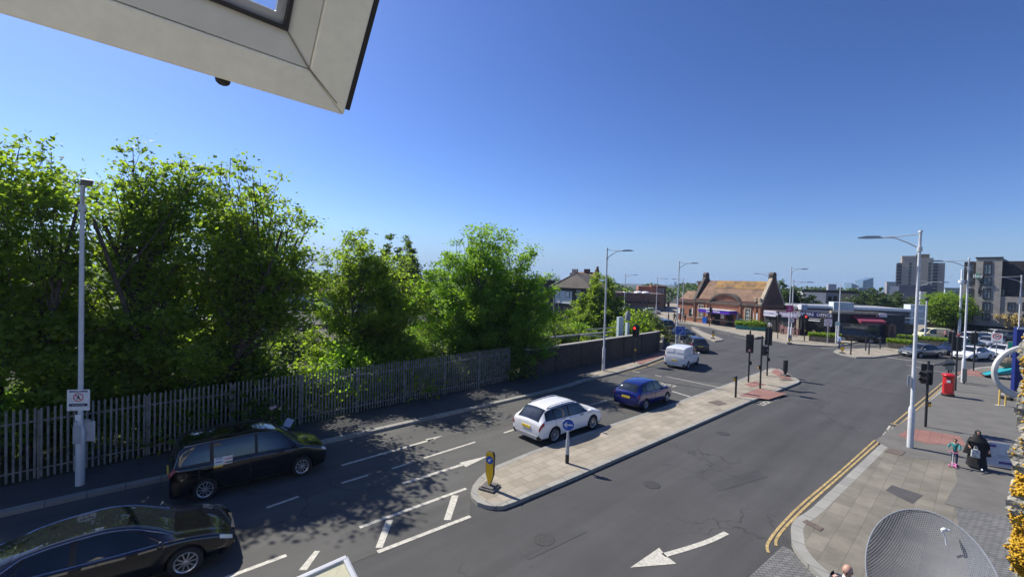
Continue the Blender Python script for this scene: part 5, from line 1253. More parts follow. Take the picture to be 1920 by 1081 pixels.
# post box
g = G(1777, 745); t_ = thing('postbox', 'red pillar postbox with black base on the right footway', 'postbox', (g.x, g.y, KZ), face_cam(g.x, g.y))
M_PB = mat('postbox_red', (.52, .018, .02), .3, var=.05, coat=.4)
b = MB(); b.lathe([(.34, .0), (.34, .14), (.31, .16)], 28); b.build('base', M_BLACK, t_, True)
b = MB(); b.lathe([(.30, .16), (.30, 1.36)], 28); b.build('body', M_PB, t_, True)
b = MB(); b.lathe([(.31, 1.36), (.36, 1.39), (.37, 1.44), (.35, 1.47), (.22, 1.53), (.02, 1.56)], 28); b.build('cap', M_PB, t_, True)
b = MB(); b.bb(-.13, .13, -.315, -.28, 1.22, 1.27); b.build('slot', M_BLACK, t_); b = MB(); b.bb(-.09, .09, -.308, -.29, .95, 1.12); b.build('notice_plate', M_PLW, t_); b = MB(); b.bb(-.2, .2, -.304, -.24, .3, .9); b.build('door', M_PB, t_, bevel=.01)

# planters, cabinets near the station
def planter(px, py, w_, d_, label, hl_=1, col=None, rz=None, group='planters by the junction'):
    g = G(px, py); t = thing('planter', label, 'planter', (g.x, g.y, KZ), rz if rz is not None else face_cam(g.x, g.y), group)
    b = MB(); b.bb(-w_ / 2, w_ / 2, -d_ / 2, d_ / 2, 0, .62); b.bb(-w_ / 2 - .05, w_ / 2 + .05, -d_ / 2 - .05, d_ / 2 + .05, .56, .66); b.build('box', col or mat('planter_timber', (.24, .2, .14), .85, var=.3, scale=3), t, bevel=.02)
    rng = np.random.default_rng(int(px)); n = int(700 * w_ * d_ + 500); c = np.stack([rng.uniform(-w_ / 2 - .1, w_ / 2 + .1, n), rng.uniform(-d_ / 2 - .1, d_ / 2 + .1, n), .6 + rng.beta(2, 2, n) * .6 * hl_], 1)
    leaves(rng, c, .14, 'hedge', LF_A, t); return t
planter(1535, 641, 2.2, 1.2, 'timber planter with low hedge at the kerb before the dark shop')
planter(1558, 642, 2.0, 1.2, 'timber planter right of another, behind the walking man')
planter(1690, 655, 2.6, 1.3, 'timber planter with hedge on the far island, left of the grey car')
planter(1735, 648, 5.5, 1.0, 'long hedge planter behind the grey car', 1.0)
g = G(1409, 618); t_ = planter(1409, 619, 4.6, 1.5, 'big teal boxed planter with bright bush outside the station', 1.2, mat('teal_paint', (.03, .22, .20), .5))
rng = np.random.default_rng(77); c = rng.normal(size=(1600, 3)) * [.75, .35, .3] + [.3, -.5, 1.0]; c = c[c[:, 2] > .1]; leaves(rng, c, .16, 'bush', LF_L, t_)
g = G(1386, 616); t_ = thing('cabinet', 'grey green street cabinet left of the teal planter', 'cabinet', (g.x, g.y, KZ), face_cam(g.x, g.y)); b = MB(); b.bb(-.55, .55, -.25, .25, .1, 1.45); b.build('body', mat('cab_greygreen', (.22, .30, .28), .6), t_, bevel=.02); b = MB(); b.bb(-.5, .5, -.2, .2, 0, .099); b.build('plinth', M_TRIM, t_); b = MB(); b.bb(-.6, .6, -.3, .3, 1.453, 1.52); b.build('lid', mat('cab_lid', (.3, .38, .36), .6), t_)
# lamp like white pole with disc (bus stop)
g = G(1567, 645); zt3 = PL((g.x, g.y), 1, 0, 1570, 605)[1]; t_ = thing('bus_stop_post', 'white post with pale round head beside the walking man', 'post', (g.x, g.y, KZ), face_cam(g.x, g.y))
b = MB(); b.cyl((0, 0, 0), (0, 0, zt3 - .3), .08, .08, 10); b.build('post', M_WHITE, t_, True); b = MB(); b.disc((.1, zt3 - .2), .28, -.08, .08, 20); b.build('head', mat('pale_green_disc', (.45, .6, .55), .5), t_)
# yellow hoop rail and bike stand on right footway
g = G(1873, 763); t_ = thing('yellow_barrier', 'yellow double post barrier at the right edge, by the stone wall', 'barrier', (g.x, g.y, KZ), rad(-20))
M_YB = mat('yellow_rail', (.75, .52, .12), .5)
b = MB(); b.tube([(0, 0, 0), (0, 0, 1.0), (.18, 0, 1.08), (.3, 0, 1.0), (.3, 0, 0)], .045, 8); b.tube([(0, 0, .85), (.3, 0, .85)], .03, 6); b.build('hoop', M_YB, t_, True); b = MB(); b.bb(-.15, .45, -.12, .12, 0, .02); b.build('foot_plate', mat('pale_foot', (.5, .47, .4), .8), t_)
# teal barrow / covered stall
g = G(1866, 712); t_ = thing('market_barrow', 'teal barrow with sloping tarpaulin at the side street kerb', 'barrow', (g.x + 1.2, g.y - .2, KZ), face_cam(g.x, g.y) + .25)
b = MB(); b.xprism([(-.6, .55), (.6, .55), (.6, .8), (-.6, .7)], -1.5, 1.1)
b = MB(); b.vprism([(-1.7, .22), (-1.55, .16), (1.0, .85), (1.0, 1.25), (.3, 1.2)], -.6, .6); b.build('tarpaulin', mat('teal_tarp', (.02, .30, .32), .45), t_, bevel=.04)
b = MB(); b.vprism([(-1.75, .13), (-1.55, .12), (1.0, .76), (1.0, .84), (-1.75, .2)], -.62, .62); b.build('tray', mat('dark_wood', (.08, .05, .04), .8), t_)
b = MB(); b.tube([(-.2, -.5, .5), (-.1, -.5, .04), (1.2, -.5, .04)], .03, 6); b.tube([(-.2, .5, .5), (-.1, .5, .04), (1.2, .5, .04)], .03, 6); b.build('leg', M_GREYM, t_)
b = MB(); b.sphere((-.2, .3, 1.35), (.7, .5, .45), 10, 6); b.build('sack', mat('brown_sack', (.15, .12, .09), .9), t_)
b = MB(); b.bb(.6, 1.5, -.5, .6, .86, 2.1); b.build('crate_stack', mat('green_grey_box', (.12, .2, .17), .7), t_, bevel=.03)
g = G(1893, 752); t_ = thing('hand_cart', 'grey hand cart parked by the yellow barrier under the blue board', 'cart', (g.x, g.y, KZ), 0)
b = MB(); b.bb(-.35, .5, -.3, .3, .25, .4); b.sphere((.0, 0, .5), (.35, .25, .18), 10, 6); b.build('body', mat('cart_grey', (.33, .32, .33), .6), t_); b = MB(); b.tube([(-.3, 0, .35), (-.5, 0, .9)], .03, 6); b.build('handle', M_TRIM, t_)
for x in (-.25, .4): b = MB(); b.tube([(x, -.33, .14), (x, .33, .14)], .14, 12); b.build('wheel', M_TYRE, t_)
# litter on the fence side
t_ = thing('hanging_notice', 'white paper sheet tied crooked on the palisade fence above the black car', 'notice', (AT(541, 792, 17.6).x, 17.6, AT(541, 792, 17.6).z), rad(35))
b = MB(); b.box((0, 0, 0), (.30, .01, .34), M=Matrix.Rotation(rad(28), 3, 'Y')); b.build('sheet', mat('paper_white', (.55, .6, .72), .6), t_); b = MB(); b.cyl((0, .005, -.9), (0, .02, .0), .012, .012, 5); b.build('tie', M_TRIM, t_)
t_ = thing('hanging_notice', 'small pink and white card on the fence left of the paper sheet', 'notice', (AT(512, 763, 18.6).x, 18.6, AT(512, 763, 18.6).z), rad(45))
b = MB(); b.box((0, 0, 0), (.26, .01, .16), M=Matrix.Rotation(rad(-22), 3, 'Y')); b.build('card', mat('card_pink', (.65, .42, .45), .6), t_)
# pavement a-board: silvery barrier with purple stripe, next to the woman
g = G(1877, 882); t_ = thing('pavement_sign', 'pale rounded pavement sign with dark frame standing right of the woman in black', 'sign board', (g.x, g.y, KZ), rad(-24))
def rrect(w_, h_, r, n=5, z=0):
    o = []
    for cx, cz_, a0 in ((w_ / 2 - r, h_ - r, 0), (-w_ / 2 + r, h_ - r, 90), (-w_ / 2 + r, r, 180), (w_ / 2 - r, r, 270)):
        for i in range(n + 1): a = rad(a0 + 90 * i / n); o.append((cx + r * math.cos(a), z + cz_ + r * math.sin(a)))
    return o
b = MB(); b.vprism(rrect(.98, .95, .12, z=.06), -.03, .03); b.build('panel', mat('panel_silver', (.48, .53, .60), .35), t_)
b = MB(); pts = rrect(1.06, 1.08, .16, z=.0); b.tube([(x, .03, z) for x, z in pts] + [(pts[0][0], .03, pts[0][1])], .022, 6); b.build('frame', mat('frame_navy', (.05, .045, .12), .5), t_)
for q_ in ((-.1, .44, .17, .27), (-.48, -.2, .82, .92)): b = MB(); b.bb(q_[0], q_[1], -.036, -.031, q_[2], q_[3]); b.build('purple_stripe', mat('stripe_purple', (.10, .06, .25), .5), t_)
b = MB(); b.bb(-.15, .35, -.036, -.031, .50, .515); b.bb(-.12, .30, -.036, -.031, .42, .435); b.build('text_line', mat('line_dark', (.10, .16, .18), .5), t_)
b = MB(); b.tube([(-.45, .03, .02), (-.42, .5, .02), (.42, .5, .02), (.45, .03, .02)], .018, 6); b.build('foot', mat('frame_navy', (.05, .045, .12), .5), t_)

# ================================================================ VEHICLES
def pchip(T, u):
    """T: (n,...) control values on integer knots, u: array -> values"""
    T = np.asarray(T, float); n = len(T); d = np.diff(T, axis=0)
    m = np.zeros_like(T)
    a, b = d[:-1], d[1:]; s = a * b
    with np.errstate(divide='ignore', invalid='ignore'): h = np.where(s > 0, 2 * a * b / (a + b), 0)
    m[1:-1] = np.nan_to_num(h); m[0] = d[0]; m[-1] = d[-1]
    i = np.clip(np.floor(u).astype(int), 0, n - 2); t = (u - i); sh = (len(u),) + (1,) * (T.ndim - 1); t = t.reshape(sh)
    return (2 * t**3 - 3 * t**2 + 1) * T[i] + (t**3 - 2 * t**2 + t) * m[i] + (-2 * t**3 + 3 * t**2) * T[i + 1] + (t**3 - t**2) * m[i + 1]
class Shell:
    def __init__(s, st):
        C = []
        for (x, zb, zbelt, zt, w_, wt) in st:
            dz = zt - zbelt; flat = max(0, min(1, (.16 - dz) / .16)); z6 = (zt - .055) * (1 - flat) + (zbelt + .6 * dz) * flat
            C.append([(x, 0, zb), (x, .8 * w_, zb), (x, .965 * w_, zb + .09), (x, w_, zb + .5 * (zbelt - zb)), (x, .985 * w_, zbelt - .08), (x, .945 * w_, zbelt), (x, wt, z6), (x, .78 * wt, zt - .012 - .0 * flat), (x, 0, zt + .015)])
        s.C = np.array(C, float)
    def S(s, u, v):
        u = np.atleast_1d(np.asarray(u, float)); v = np.atleast_1d(np.asarray(v, float))
        A_ = pchip(s.C, u)                     # (nu,9,3)
        B_ = pchip(np.transpose(A_, (1, 0, 2)), v)   # (nv,nu,3)
        return np.transpose(B_, (1, 0, 2))
    def body(s, mb, du=4, dv=3):
        n = len(s.C); us = np.linspace(0, n - 1, (n - 1) * du + 1); vs = np.linspace(0, 8, 8 * dv + 1)
        P = s.S(us, vs); L_ = P[:, ::-1].copy(); L_[:, :, 1] *= -1
        ring = np.concatenate([P, L_[:, 1:-1]], 1)   # closed ring
        nu, nv = ring.shape[:2]
        V = ring.reshape(-1, 3).tolist(); F = []
        for i in range(nu - 1):
            for j in range(nv):
                k = (j + 1) % nv; F.append((i * nv + j, (i + 1) * nv + j, (i + 1) * nv + k, i * nv + k))
        F.append(tuple(range(nv))); F.append(tuple((nu - 1) * nv + j for j in range(nv))[::-1])
        mb.add(V, F)
    def panel(s, mb, u0, u1, v0, v1, off_=.006, n=6, k=4, sides=(1, -1), u0b=None, u1b=None):
        """patch of the shell between two stations; u0b/u1b give the limits at v1 for slanted ends"""
        u0b = u0 if u0b is None else u0b; u1b = u1 if u1b is None else u1b
        for sd_ in sides:
            rows = []
            for q in range(k + 1):
                f = q / k; v = v0 + (v1 - v0) * f; uu_ = np.linspace(u0 + (u0b - u0) * f, u1 + (u1b - u1) * f, n + 1)
                P = s.S(uu_, [v])[:, 0]; e = .02
                Pu = s.S(np.minimum(uu_ + e, len(s.C) - 1), [v])[:, 0] - s.S(np.maximum(uu_ - e, 0), [v])[:, 0]
                Pv = s.S(uu_, [min(v + e, 8)])[:, 0] - s.S(uu_, [max(v - e, 0)])[:, 0]
                N_ = np.cross(Pv, Pu); ln = np.linalg.norm(N_, axis=1)[:, None]; N_ = N_ / np.maximum(ln, 1e-9)
                cen = np.stack([P[:, 0], 0 * P[:, 0], 0 * P[:, 0] + .6], 1); sg = np.sign(np.sum(N_ * (P - cen), 1))[:, None]
                P = P + N_ * sg * off_; P[:, 1] *= sd_; rows.append(P)
            R = np.array(rows); o = len(mb.v); mb.v += [tuple(p) for p in R.reshape(-1, 3).tolist()]
            for q in range(k):
                for i in range(n): a = o + q * (n + 1) + i; mb.f.append((a, a + 1, a + n + 2, a + n + 1))
TYPES = {
 'suv': dict(st=[(-2.28, 0.42, 0.66, 0.74, 0.78, 0.6), (-2.26, 0.28, 0.82, 0.9, 0.87, 0.66), (-2.2, 0.22, 0.94, 1.0, 0.9, 0.69), (-1.98, 0.2, 1.04, 1.24, 0.915, 0.64), (-1.66, 0.19, 1.03, 1.46, 0.92, 0.63), (-1.1, 0.18, 1.01, 1.53, 0.92, 0.645), (-0.3, 0.18, 0.99, 1.56, 0.92, 0.65), (0.38, 0.18, 0.97, 1.5, 0.92, 0.63), (0.95, 0.18, 0.97, 1.18, 0.92, 0.65), (1.28, 0.18, 0.97, 1.01, 0.91, 0.7), (1.85, 0.18, 0.85, 0.92, 0.9, 0.68), (2.13, 0.22, 0.75, 0.82, 0.85, 0.62), (2.26, 0.33, 0.63, 0.69, 0.71, 0.5)],
   ax=(-1.36, 1.38), R=.35, win=[(3.35,4.55),(4.7,5.85),(5.97,8.4)], rails=True),
 'hatch': dict(st=[(-2.0, 0.42, 0.66, 0.74, 0.7, 0.55), (-1.97, 0.28, 0.82, 0.92, 0.81, 0.6), (-1.9, 0.22, 0.93, 1.02, 0.845, 0.63), (-1.72, 0.2, 1.03, 1.24, 0.855, 0.6), (-1.5, 0.19, 1.02, 1.4, 0.86, 0.59), (-1.0, 0.18, 1.0, 1.49, 0.86, 0.61), (-0.2, 0.18, 0.97, 1.52, 0.86, 0.62), (0.38, 0.18, 0.95, 1.45, 0.86, 0.6), (0.85, 0.18, 0.95, 1.16, 0.86, 0.61), (1.12, 0.18, 0.95, 0.99, 0.85, 0.64), (1.6, 0.18, 0.83, 0.9, 0.84, 0.62), (1.88, 0.22, 0.73, 0.8, 0.79, 0.56), (1.99, 0.33, 0.62, 0.68, 0.66, 0.45)],
   ax=(-1.24, 1.26), R=.31, win=[(4.0,4.75),(4.9,5.9),(6.0,8.4)], rails=False),
 'sedan': dict(st=[(-2.48,.45,.72,.80,.76,.60),(-2.44,.30,.88,.96,.88,.64),(-2.3,.24,.98,1.04,.93,.68),(-1.95,.20,.98,1.10,.95,.64),(-1.3,.18,.97,1.29,.96,.61),(-.7,.17,.95,1.41,.965,.61),(-.05,.17,.93,1.45,.965,.62),(.42,.17,.92,1.38,.965,.60),(.95,.17,.92,1.16,.96,.63),(1.3,.17,.91,.98,.95,.68),(1.9,.17,.82,.88,.94,.68),(2.28,.20,.68,.73,.87,.60),(2.48,.30,.54,.58,.70,.45)],
   ax=(-1.48, 1.48), R=.35, win=[(4.0,5.35),(5.5,8.3)], rails=False),
 'saloon': dict(st=[(-2.30,.42,.70,.78,.74,.60),(-2.26,.28,.86,.95,.85,.64),(-2.15,.22,.95,1.03,.88,.68),(-1.75,.19,.96,1.07,.89,.66),(-1.2,.18,.94,1.33,.895,.58),(-.7,.18,.92,1.43,.895,.59),(-.1,.18,.90,1.46,.895,.60),(.42,.18,.88,1.39,.895,.58),(.92,.18,.88,1.13,.89,.60),(1.2,.18,.87,.95,.88,.66),(1.8,.18,.80,.86,.87,.64),(2.14,.22,.68,.74,.82,.58),(2.29,.33,.55,.59,.68,.46)],
   ax=(-1.33, 1.36), R=.32, win=[(4.15,5.35),(5.5,8.3)], rails=False),
 'mpv': dict(st=[(-2.42, 0.45, 0.8, 0.88, 0.8, 0.64), (-2.4, 0.3, 0.98, 1.06, 0.91, 0.7), (-2.34, 0.24, 1.06, 1.14, 0.94, 0.74), (-2.24, 0.22, 1.15, 1.42, 0.95, 0.74), (-2.1, 0.21, 1.14, 1.68, 0.955, 0.72), (-1.4, 0.2, 1.12, 1.76, 0.955, 0.73), (-0.2, 0.2, 1.1, 1.78, 0.955, 0.73), (0.62, 0.2, 1.08, 1.68, 0.955, 0.7), (1.2, 0.2, 1.07, 1.32, 0.95, 0.7), (1.52, 0.2, 1.06, 1.1, 0.94, 0.74), (1.98, 0.2, 0.92, 1.0, 0.93, 0.7), (2.28, 0.24, 0.83, 0.9, 0.87, 0.62), (2.4, 0.35, 0.7, 0.76, 0.74, 0.5)],
   ax=(-1.48, 1.48), R=.345, win=[(3.5,5.05),(5.15,6.15),(6.25,8.5)], rails=True),
 'van': dict(st=[(-2.19,.45,.90,1.0,.80,.66),(-2.17,.32,1.05,1.12,.88,.74),(-2.15,.26,1.1,1.25,.90,.78),(-2.11,.24,1.1,1.52,.905,.78),(-2.05,.22,1.09,1.74,.905,.76),(-1.5,.21,1.07,1.82,.905,.78),(-.1,.21,1.05,1.84,.905,.78),(.62,.21,1.03,1.74,.905,.72),(1.12,.21,1.02,1.38,.90,.70),(1.42,.21,1.0,1.12,.89,.74),(1.82,.22,.90,.98,.87,.66),(2.08,.26,.74,.80,.81,.58),(2.17,.36,.62,.66,.68,.48)],
   ax=(-1.36, 1.37), R=.32, win=[(6.35,8.5)], rails=False),
}
MESHC = {}
def car(kind, label, cat, loc, deg, paint, group=None, detail=True, plate='uk', trim=None, tint=M_CARGL, extra=None):
    T = TYPES[kind]; sh = Shell(T['st']); L0, L1 = T['st'][0][0], T['st'][-1][0]; W_ = max(q[4] for q in T['st'])
    t = thing('parked_car' if False else ('van' if kind == 'van' else 'car'), label, cat, (loc[0], loc[1], 0), rad(deg), group)
    def get(key, fn, mats, smooth=True):
        k = (kind, key)
        if k not in MESHC:
            b = MB(); fn(b); me = b.mesh(key, mats[0], smooth)
            for m_ in mats[1:]: me.materials.append(m_)
            MESHC[k] = me
        return MESHC[k]
    def part(name, key, fn, m_, par=None, smooth=True):
        me = get(key, fn, [m_], smooth); o = bpy.data.objects.new(name, me); COL.objects.link(o); o.parent = par or t
        o.material_slots[0].link = 'OBJECT'; o.material_slots[0].material = m_
        return o
    k = (kind, 'body')
    if k not in MESHC:
        b = MB(); sh.body(b); me = b.mesh('body', paint, True); me.materials.append(M_TRIM)
        ob = bpy.data.objects.new('tmp', me); COL.objects.link(ob); cs = []
        for ax in T['ax']:
            for s_ in (1, -1):
                c_ = MB(); c_.tube([(ax, s_ * (W_ - .26), T['R']), (ax, s_ * (W_ + .3), T['R'])], T['R'] + .055, 28)
                cm = c_.mesh('cut'); cm.materials.append(None); cm.materials.append(M_TRIM)
                cm.polygons.foreach_set('material_index', [1] * len(cm.polygons))
                co = bpy.data.objects.new('cut', cm); COL.objects.link(co); cs.append(co)
                md = ob.modifiers.new('b', 'BOOLEAN'); md.operation = 'DIFFERENCE'; md.solver = 'EXACT'; md.object = co
        bpy.context.view_layer.update()
        me2 = bpy.data.meshes.new_from_object(ob.evaluated_get(bpy.context.evaluated_depsgraph_get()))
        me2.name = 'body'
        for c_ in cs: bpy.data.objects.remove(c_)
        bpy.data.objects.remove(ob)
        try: me2.set_sharp_from_angle(angle=rad(40))
        except Exception: pass
        MESHC[k] = me2
    o = bpy.data.objects.new('body', MESHC[k]); COL.objects.link(o); o.parent = t
    o.material_slots[0].link = 'OBJECT'; o.material_slots[0].material = paint
    body = o
    for i, (a_, b_) in enumerate(T['win']):
        last = i == len(T['win']) - 1
        for sd_ in (1, -1): part('side_window', 'win%d%d' % (i, sd_), lambda b: sh.panel(b, a_, b_, 5.14, 5.9, u0b=a_ + (.35 if i == 0 and kind != 'van' else .0), u1b=(7.15 if last else b_), n=10, sides=(sd_,)), tint)
    for sd_ in (1, -1): part('window_surround', 'wsur%d' % sd_, lambda b: sh.panel(b, T['win'][0][0] - .12, T['win'][-1][1] + .1, 5.08, 5.96, off_=.003, u0b=T['win'][0][0] - .12 + (.35 if kind != 'van' else 0), u1b=7.3, n=20, sides=(sd_,)), M_TRIM)
    part('windscreen', 'wscr', lambda b: sh.panel(b, 7.12, 8.92, 6.25, 8, off_=.007, n=8), tint)
    if kind != 'van': part('rear_window', 'rwin', lambda b: sh.panel(b, 2.2, 3.95, 6.2, 8, off_=.007, n=6), tint)
    else: part('rear_door_panel', 'rwin', lambda b: (sh.panel(b, 2.5, 3.9, 6.25, 7.9, off_=.02, n=6)), paint)
    for sd_ in (1, -1):
        part('tail_light', 'tail%d' % sd_, lambda b: sh.panel(b, (.4 if kind == 'suv' else .9), 2.1 if kind not in ('van', 'mpv', 'suv') else 2.75, (3.75 if kind == 'suv' else 4.0), 4.95 if kind != 'mpv' else 5.2, off_=.012, n=5, sides=(sd_,)), M_RED)
        part('headlight', 'head%d' % sd_, lambda b: sh.panel(b, 10.55, 11.6, 4.0, 4.9, off_=.010, n=5, sides=(sd_,)), M_HEAD)
    part('bumper_trim', 'bump', lambda b: (sh.panel(b, .3, 2.0, .9, 2.3, off_=.008), sh.panel(b, 10.8, 11.8, .9, 2.4, off_=.008), sh.panel(b, 2.2, 10.6, 1.5, 2.15, off_=.006, n=24)), trim or M_TRIM)
    part('grille', 'grille', lambda b: b.vprism([(L1 - .12, .44), (L1 + .015, .46), (L1 + .01, .60), (L1 - .12, .64)], -.42, .42), M_TRIM)
    zp_ = .86 if kind == 'mpv' else .72
    part('number_plate', 'plate_r', lambda b: b.bb(L0 - .025, L0 + .02, -.26, .26, zp_ - .06, zp_ + .055), M_PLY if plate == 'uk' else plate)
    part('number_plate', 'plate_f', lambda b: b.bb(L1 - .03, L1 + .03, -.26, .26, .40, .51), M_PLW)
    def seams(b):
        for u in ({'van': (6.3, 8.3)}.get(kind, (3.6, 5.05, 6.55, 8.35) if kind == 'x' else (4.7, 6.0, 8.35))):
            sh.panel(b, u, u + .022, 2.2, 5.0, off_=.003, n=1, k=10)
        sh.panel(b, 3.0, 9.3, 5.02, 5.12, off_=.004, n=20, k=1)
    part('door_seams', 'seams', seams, M_TRIM)
    if T['rails']:
        def rl(b):
            P = sh.S(np.linspace(4.2, 7.0, 9), [6.75])[:, 0]
            b.tube([(p[0], p[1] * rs_d[0], p[2] + (.05 if 0 < i < 8 else 0)) for i, p in enumerate(P)], .018, 6)
        rs_d = [1]
        for q_ in (1, -1): rs_d[0] = q_; part('roof_rail', 'rails%d' % q_, rl, M_CHROME if kind == 'suv' else M_TRIM)
    for u in (5.5, 7.2) if kind != 'van' else (7.3,):
        p = sh.S([u], [4.3])[0, 0]
        for s_ in (1, -1): part('door_handle', 'handle%.1f%d' % (u, s_), lambda b: b.box((p[0], (p[1] + .015) * s_, p[2]), (.2, .04, .03)), paint if detail else M_TRIM)
    pm = sh.S([8.15], [5.0])[0, 0]
    for s_ in (1, -1):
        part('mirror', 'mir%d' % s_, lambda b: (b.sphere((pm[0], (pm[1] + .14) * s_, pm[2] + .06), (.07, .12, .08), 10, 6), b.box((pm[0], (pm[1] + .03) * s_, pm[2] + .02), (.05, .12, .04))), paint)
    R = T['R']
    for ax in T['ax']:
        for s_ in (1, -1):
            yy = s_ * (W_ - .11)
            wh = part('wheel', 'wheel%.2f%d' % (ax, s_), lambda b: b.lathe([(R * .3, -.1), (R * .70, -.115), (R * .94, -.10), (R, -.07), (R, .07), (R * .94, .10), (R * .70, .115), (R * .66, .06), (R * .3, .05)], 28, (ax, yy, R), Matrix.Rotation(-s_ * PI / 2, 3, 'X')), M_TYRE)
            def rim(b):
                MM = Matrix.Rotation(-s_ * PI / 2, 3, 'X'); C_ = Vector((ax, yy, R))
                o_ = len(b.v); nn = 28
                for r_, z_ in ((R * .70, .10), (R * .66, .112), (R * .60, .10), (R * .58, .06)):
                    for j in range(nn): b.v.append(tuple(MM @ Vector((r_ * math.cos(2 * PI * j / nn), r_ * math.sin(2 * PI * j / nn), z_)) + C_))
                for i in range(3):
                    for j in range(nn): a0 = o_ + i * nn + j; a1 = o_ + i * nn + (j + 1) % nn; b.f.append((a0, a1, a1 + nn, a0 + nn))
                b.lathe([(R * .16, .06), (R * .15, .105), (.02, .11)], 12, C_, MM)
                for j in range(10):
                    a = 2 * PI * j / 10; Rz = Matrix.Rotation(a, 3, 'Z'); b.box(MM @ (Rz @ Vector((R * .37, 0, .085))) + C_, (R * .46, R * .075, .03), M=MM @ Rz)
            part('rim', 'rim%.2f%d' % (ax, s_), rim, M_RIM, wh)
    return t, sh, part
P_WHITE = mat('car_paint_white', (.78, .78, .78), .25, coat=.6, var=.02)
P_BLACK = mat('car_paint_black', (.006, .006, .008), .12, coat=1.0, var=.02)
P_NAVY = mat('car_paint_blue', (.009, .016, .15), .18, coat=1.0, var=.03, metal=.2)
P_DGREY = mat('car_paint_dark_grey', (.035, .037, .042), .2, coat=.8, var=.03)
P_GREY = mat('car_paint_grey', (.12, .13, .145), .22, coat=.8, var=.03, metal=.3)
P_DBLUE = mat('car_paint_dark_blue', (.012, .016, .045), .18, coat=.9, var=.03)
P_SILV = mat('car_paint_silver', (.5, .52, .54), .25, coat=.6, metal=.4, var=.03)
P_CREAM = mat('car_paint_cream', (.72, .70, .42), .3, coat=.4, var=.03)
V = []
c1 = car('suv', 'white estate type suv with chrome roof rails beside the long island', 'car', (2.5, 20.45), 42, P_WHITE, detail=False)
t_ = c1[0]; b = MB(); c1[1].panel(b, 4.25, 6.8, 6.4, 6.62, off_=.012, n=10, k=1); b.build('rail_shadow_gap', M_TRIM, t_)
b = MB(); b.bb(-2.30, -2.25, -.68, .68, .36, .41); b.build('rear_chrome_strip', M_CHROME, t_)
car('hatch', 'dark blue small hatchback ahead of the white suv', 'car', (8.15, 25.65), 43, P_NAVY)
cv = car('van', 'small white panel van turning by the end of the brick wall', 'van', (15.45, 38.0), 50, P_WHITE, trim=mat('van_plastic', (.04, .04, .045), .7))
b = MB(); cv[1].panel(b, .6, 2.2, 4.4, 5.4, off_=.012); cv[0].children[0]; b.build('tail_surround', M_RED, cv[0])
cm_ = car('mpv', 'big black people carrier in the tree shade beside the palisade fence', 'car', (-8.95, 14.85), 40, P_BLACK)
t_ = cm_[0]; t_.scale = (.95, 1, 1.03); b = MB(); p = cm_[1].S([5.35], [4.3])[0, 0]; yq = -(p[1] + .012)
b.box((p[0] + .02, yq, p[2] + .07), (.52, .006, .26)); b.build('advert_sticker', M_PLW, t_)
for i in range(4):
    b = MB(); b.box((p[0] + (.15 if i % 2 else -.1), yq - .005, p[2] + .16 - .055 * i), (.2, .004, .025)); b.build('sticker_text', M_BLUE if i % 2 == 0 else M_SREDB, t_)
b = MB(); b.box((p[0] - .12, yq - .004, p[2] - .085), (.26, .005, .05)); b.build('yellow_band', M_YEL, t_)
cs_ = car('sedan', 'black low saloon with silver ten spoke wheels at the bottom left', 'car', (-9.22, 9.72), 38, P_BLACK)
t_ = cs_[0]; b = MB(); sh = cs_[1]
for s_ in (1, -1):
    P = sh.S(np.linspace(3.2, 8.6, 22), [5.05])[:, 0]; b.tube([(q[0], (q[1] + .008) * s_, q[2] + .01) for q in P], .014, 5)
    vv = np.interp(np.linspace(3.2, 8.6, 22), [3.2, 4.2, 8.6], [5.1, 5.93, 5.93]); P = np.array([sh.S([u_], [v_])[0, 0] for u_, v_ in zip(np.linspace(3.2, 8.6, 22), vv)]); b.tube([(q[0], (q[1] + .012) * s_, q[2] + .012) for q in P], .012, 5)
b.build('chrome_window_trim', M_CHROME, t_)
b = MB(); sh.panel(b, 4.1, 7.0, 6.3, 8, off_=.006, n=12); b.build('glass_roof', M_CARGL, t_)
b = MB(); sh.panel(b, 10.75, 11.3, 4.35, 4.85, off_=.014, n=5); b.build('headlight_frame', mat('daytime_lens', (.7, .8, .55), .15, coat=.5), t_)
grp = 'cars queuing on the bridge road'
def gp(px, py, fwd, deg):
    g = G(px, py); return (g.x + fwd * math.cos(rad(deg)), g.y + fwd * math.sin(rad(deg)))
car('suv', 'dark grey suv just beyond the white van', 'car', gp(1313, 662, 2.3, 80), 80, P_DGREY, grp)
car('saloon', 'dark car with red tail lights, second in the queue', 'car', gp(1292, 638, 2.2, 98), 98, P_DBLUE, grp)
car('mpv', 'black tall car right of the blue square sign', 'car', gp(1254, 622, 2.3, 96), 96, P_BLACK, grp)
car('suv', 'dark grey car farther up, left of the blue square sign', 'car', gp(1230, 612, 2.3, 104), 104, P_DGREY, grp)
car('hatch', 'grey car half behind the yellowed bushes', 'car', gp(1186, 596, 2.0, 120), 120, P_GREY, grp)
car('saloon', 'dark silver car at the far left of the junction, behind the bushes', 'car', gp(1178, 588, 2.0, 125), 125, P_SILV, grp)
car('hatch', 'white hatchback seen from the side before the brick hall', 'car', gp(1222, 589, 0, 170), -5, P_WHITE)
car('mpv', 'long black people carrier driving past the shops', 'car', gp(1605, 640, 0, 0), -32, P_BLACK)
grp = 'cars waiting on the right'
car('saloon', 'grey saloon first in the queue by the far island', 'car', gp(1727, 668, 0, 0), 192, P_GREY, grp)
car('hatch', 'dark blue car just behind the grey saloon', 'car', gp(1772, 664, 1.0, 0), 200, P_DBLUE, grp)
car('saloon', 'white saloon nearest the right kerb, behind the lamp post', 'car', gp(1812, 673, .6, 0), 200, P_WHITE, grp)
car('saloon', 'white car behind the white saloon, under the 20 sign', 'car', gp(1857, 668, 1.2, 0), 205, P_WHITE, grp)
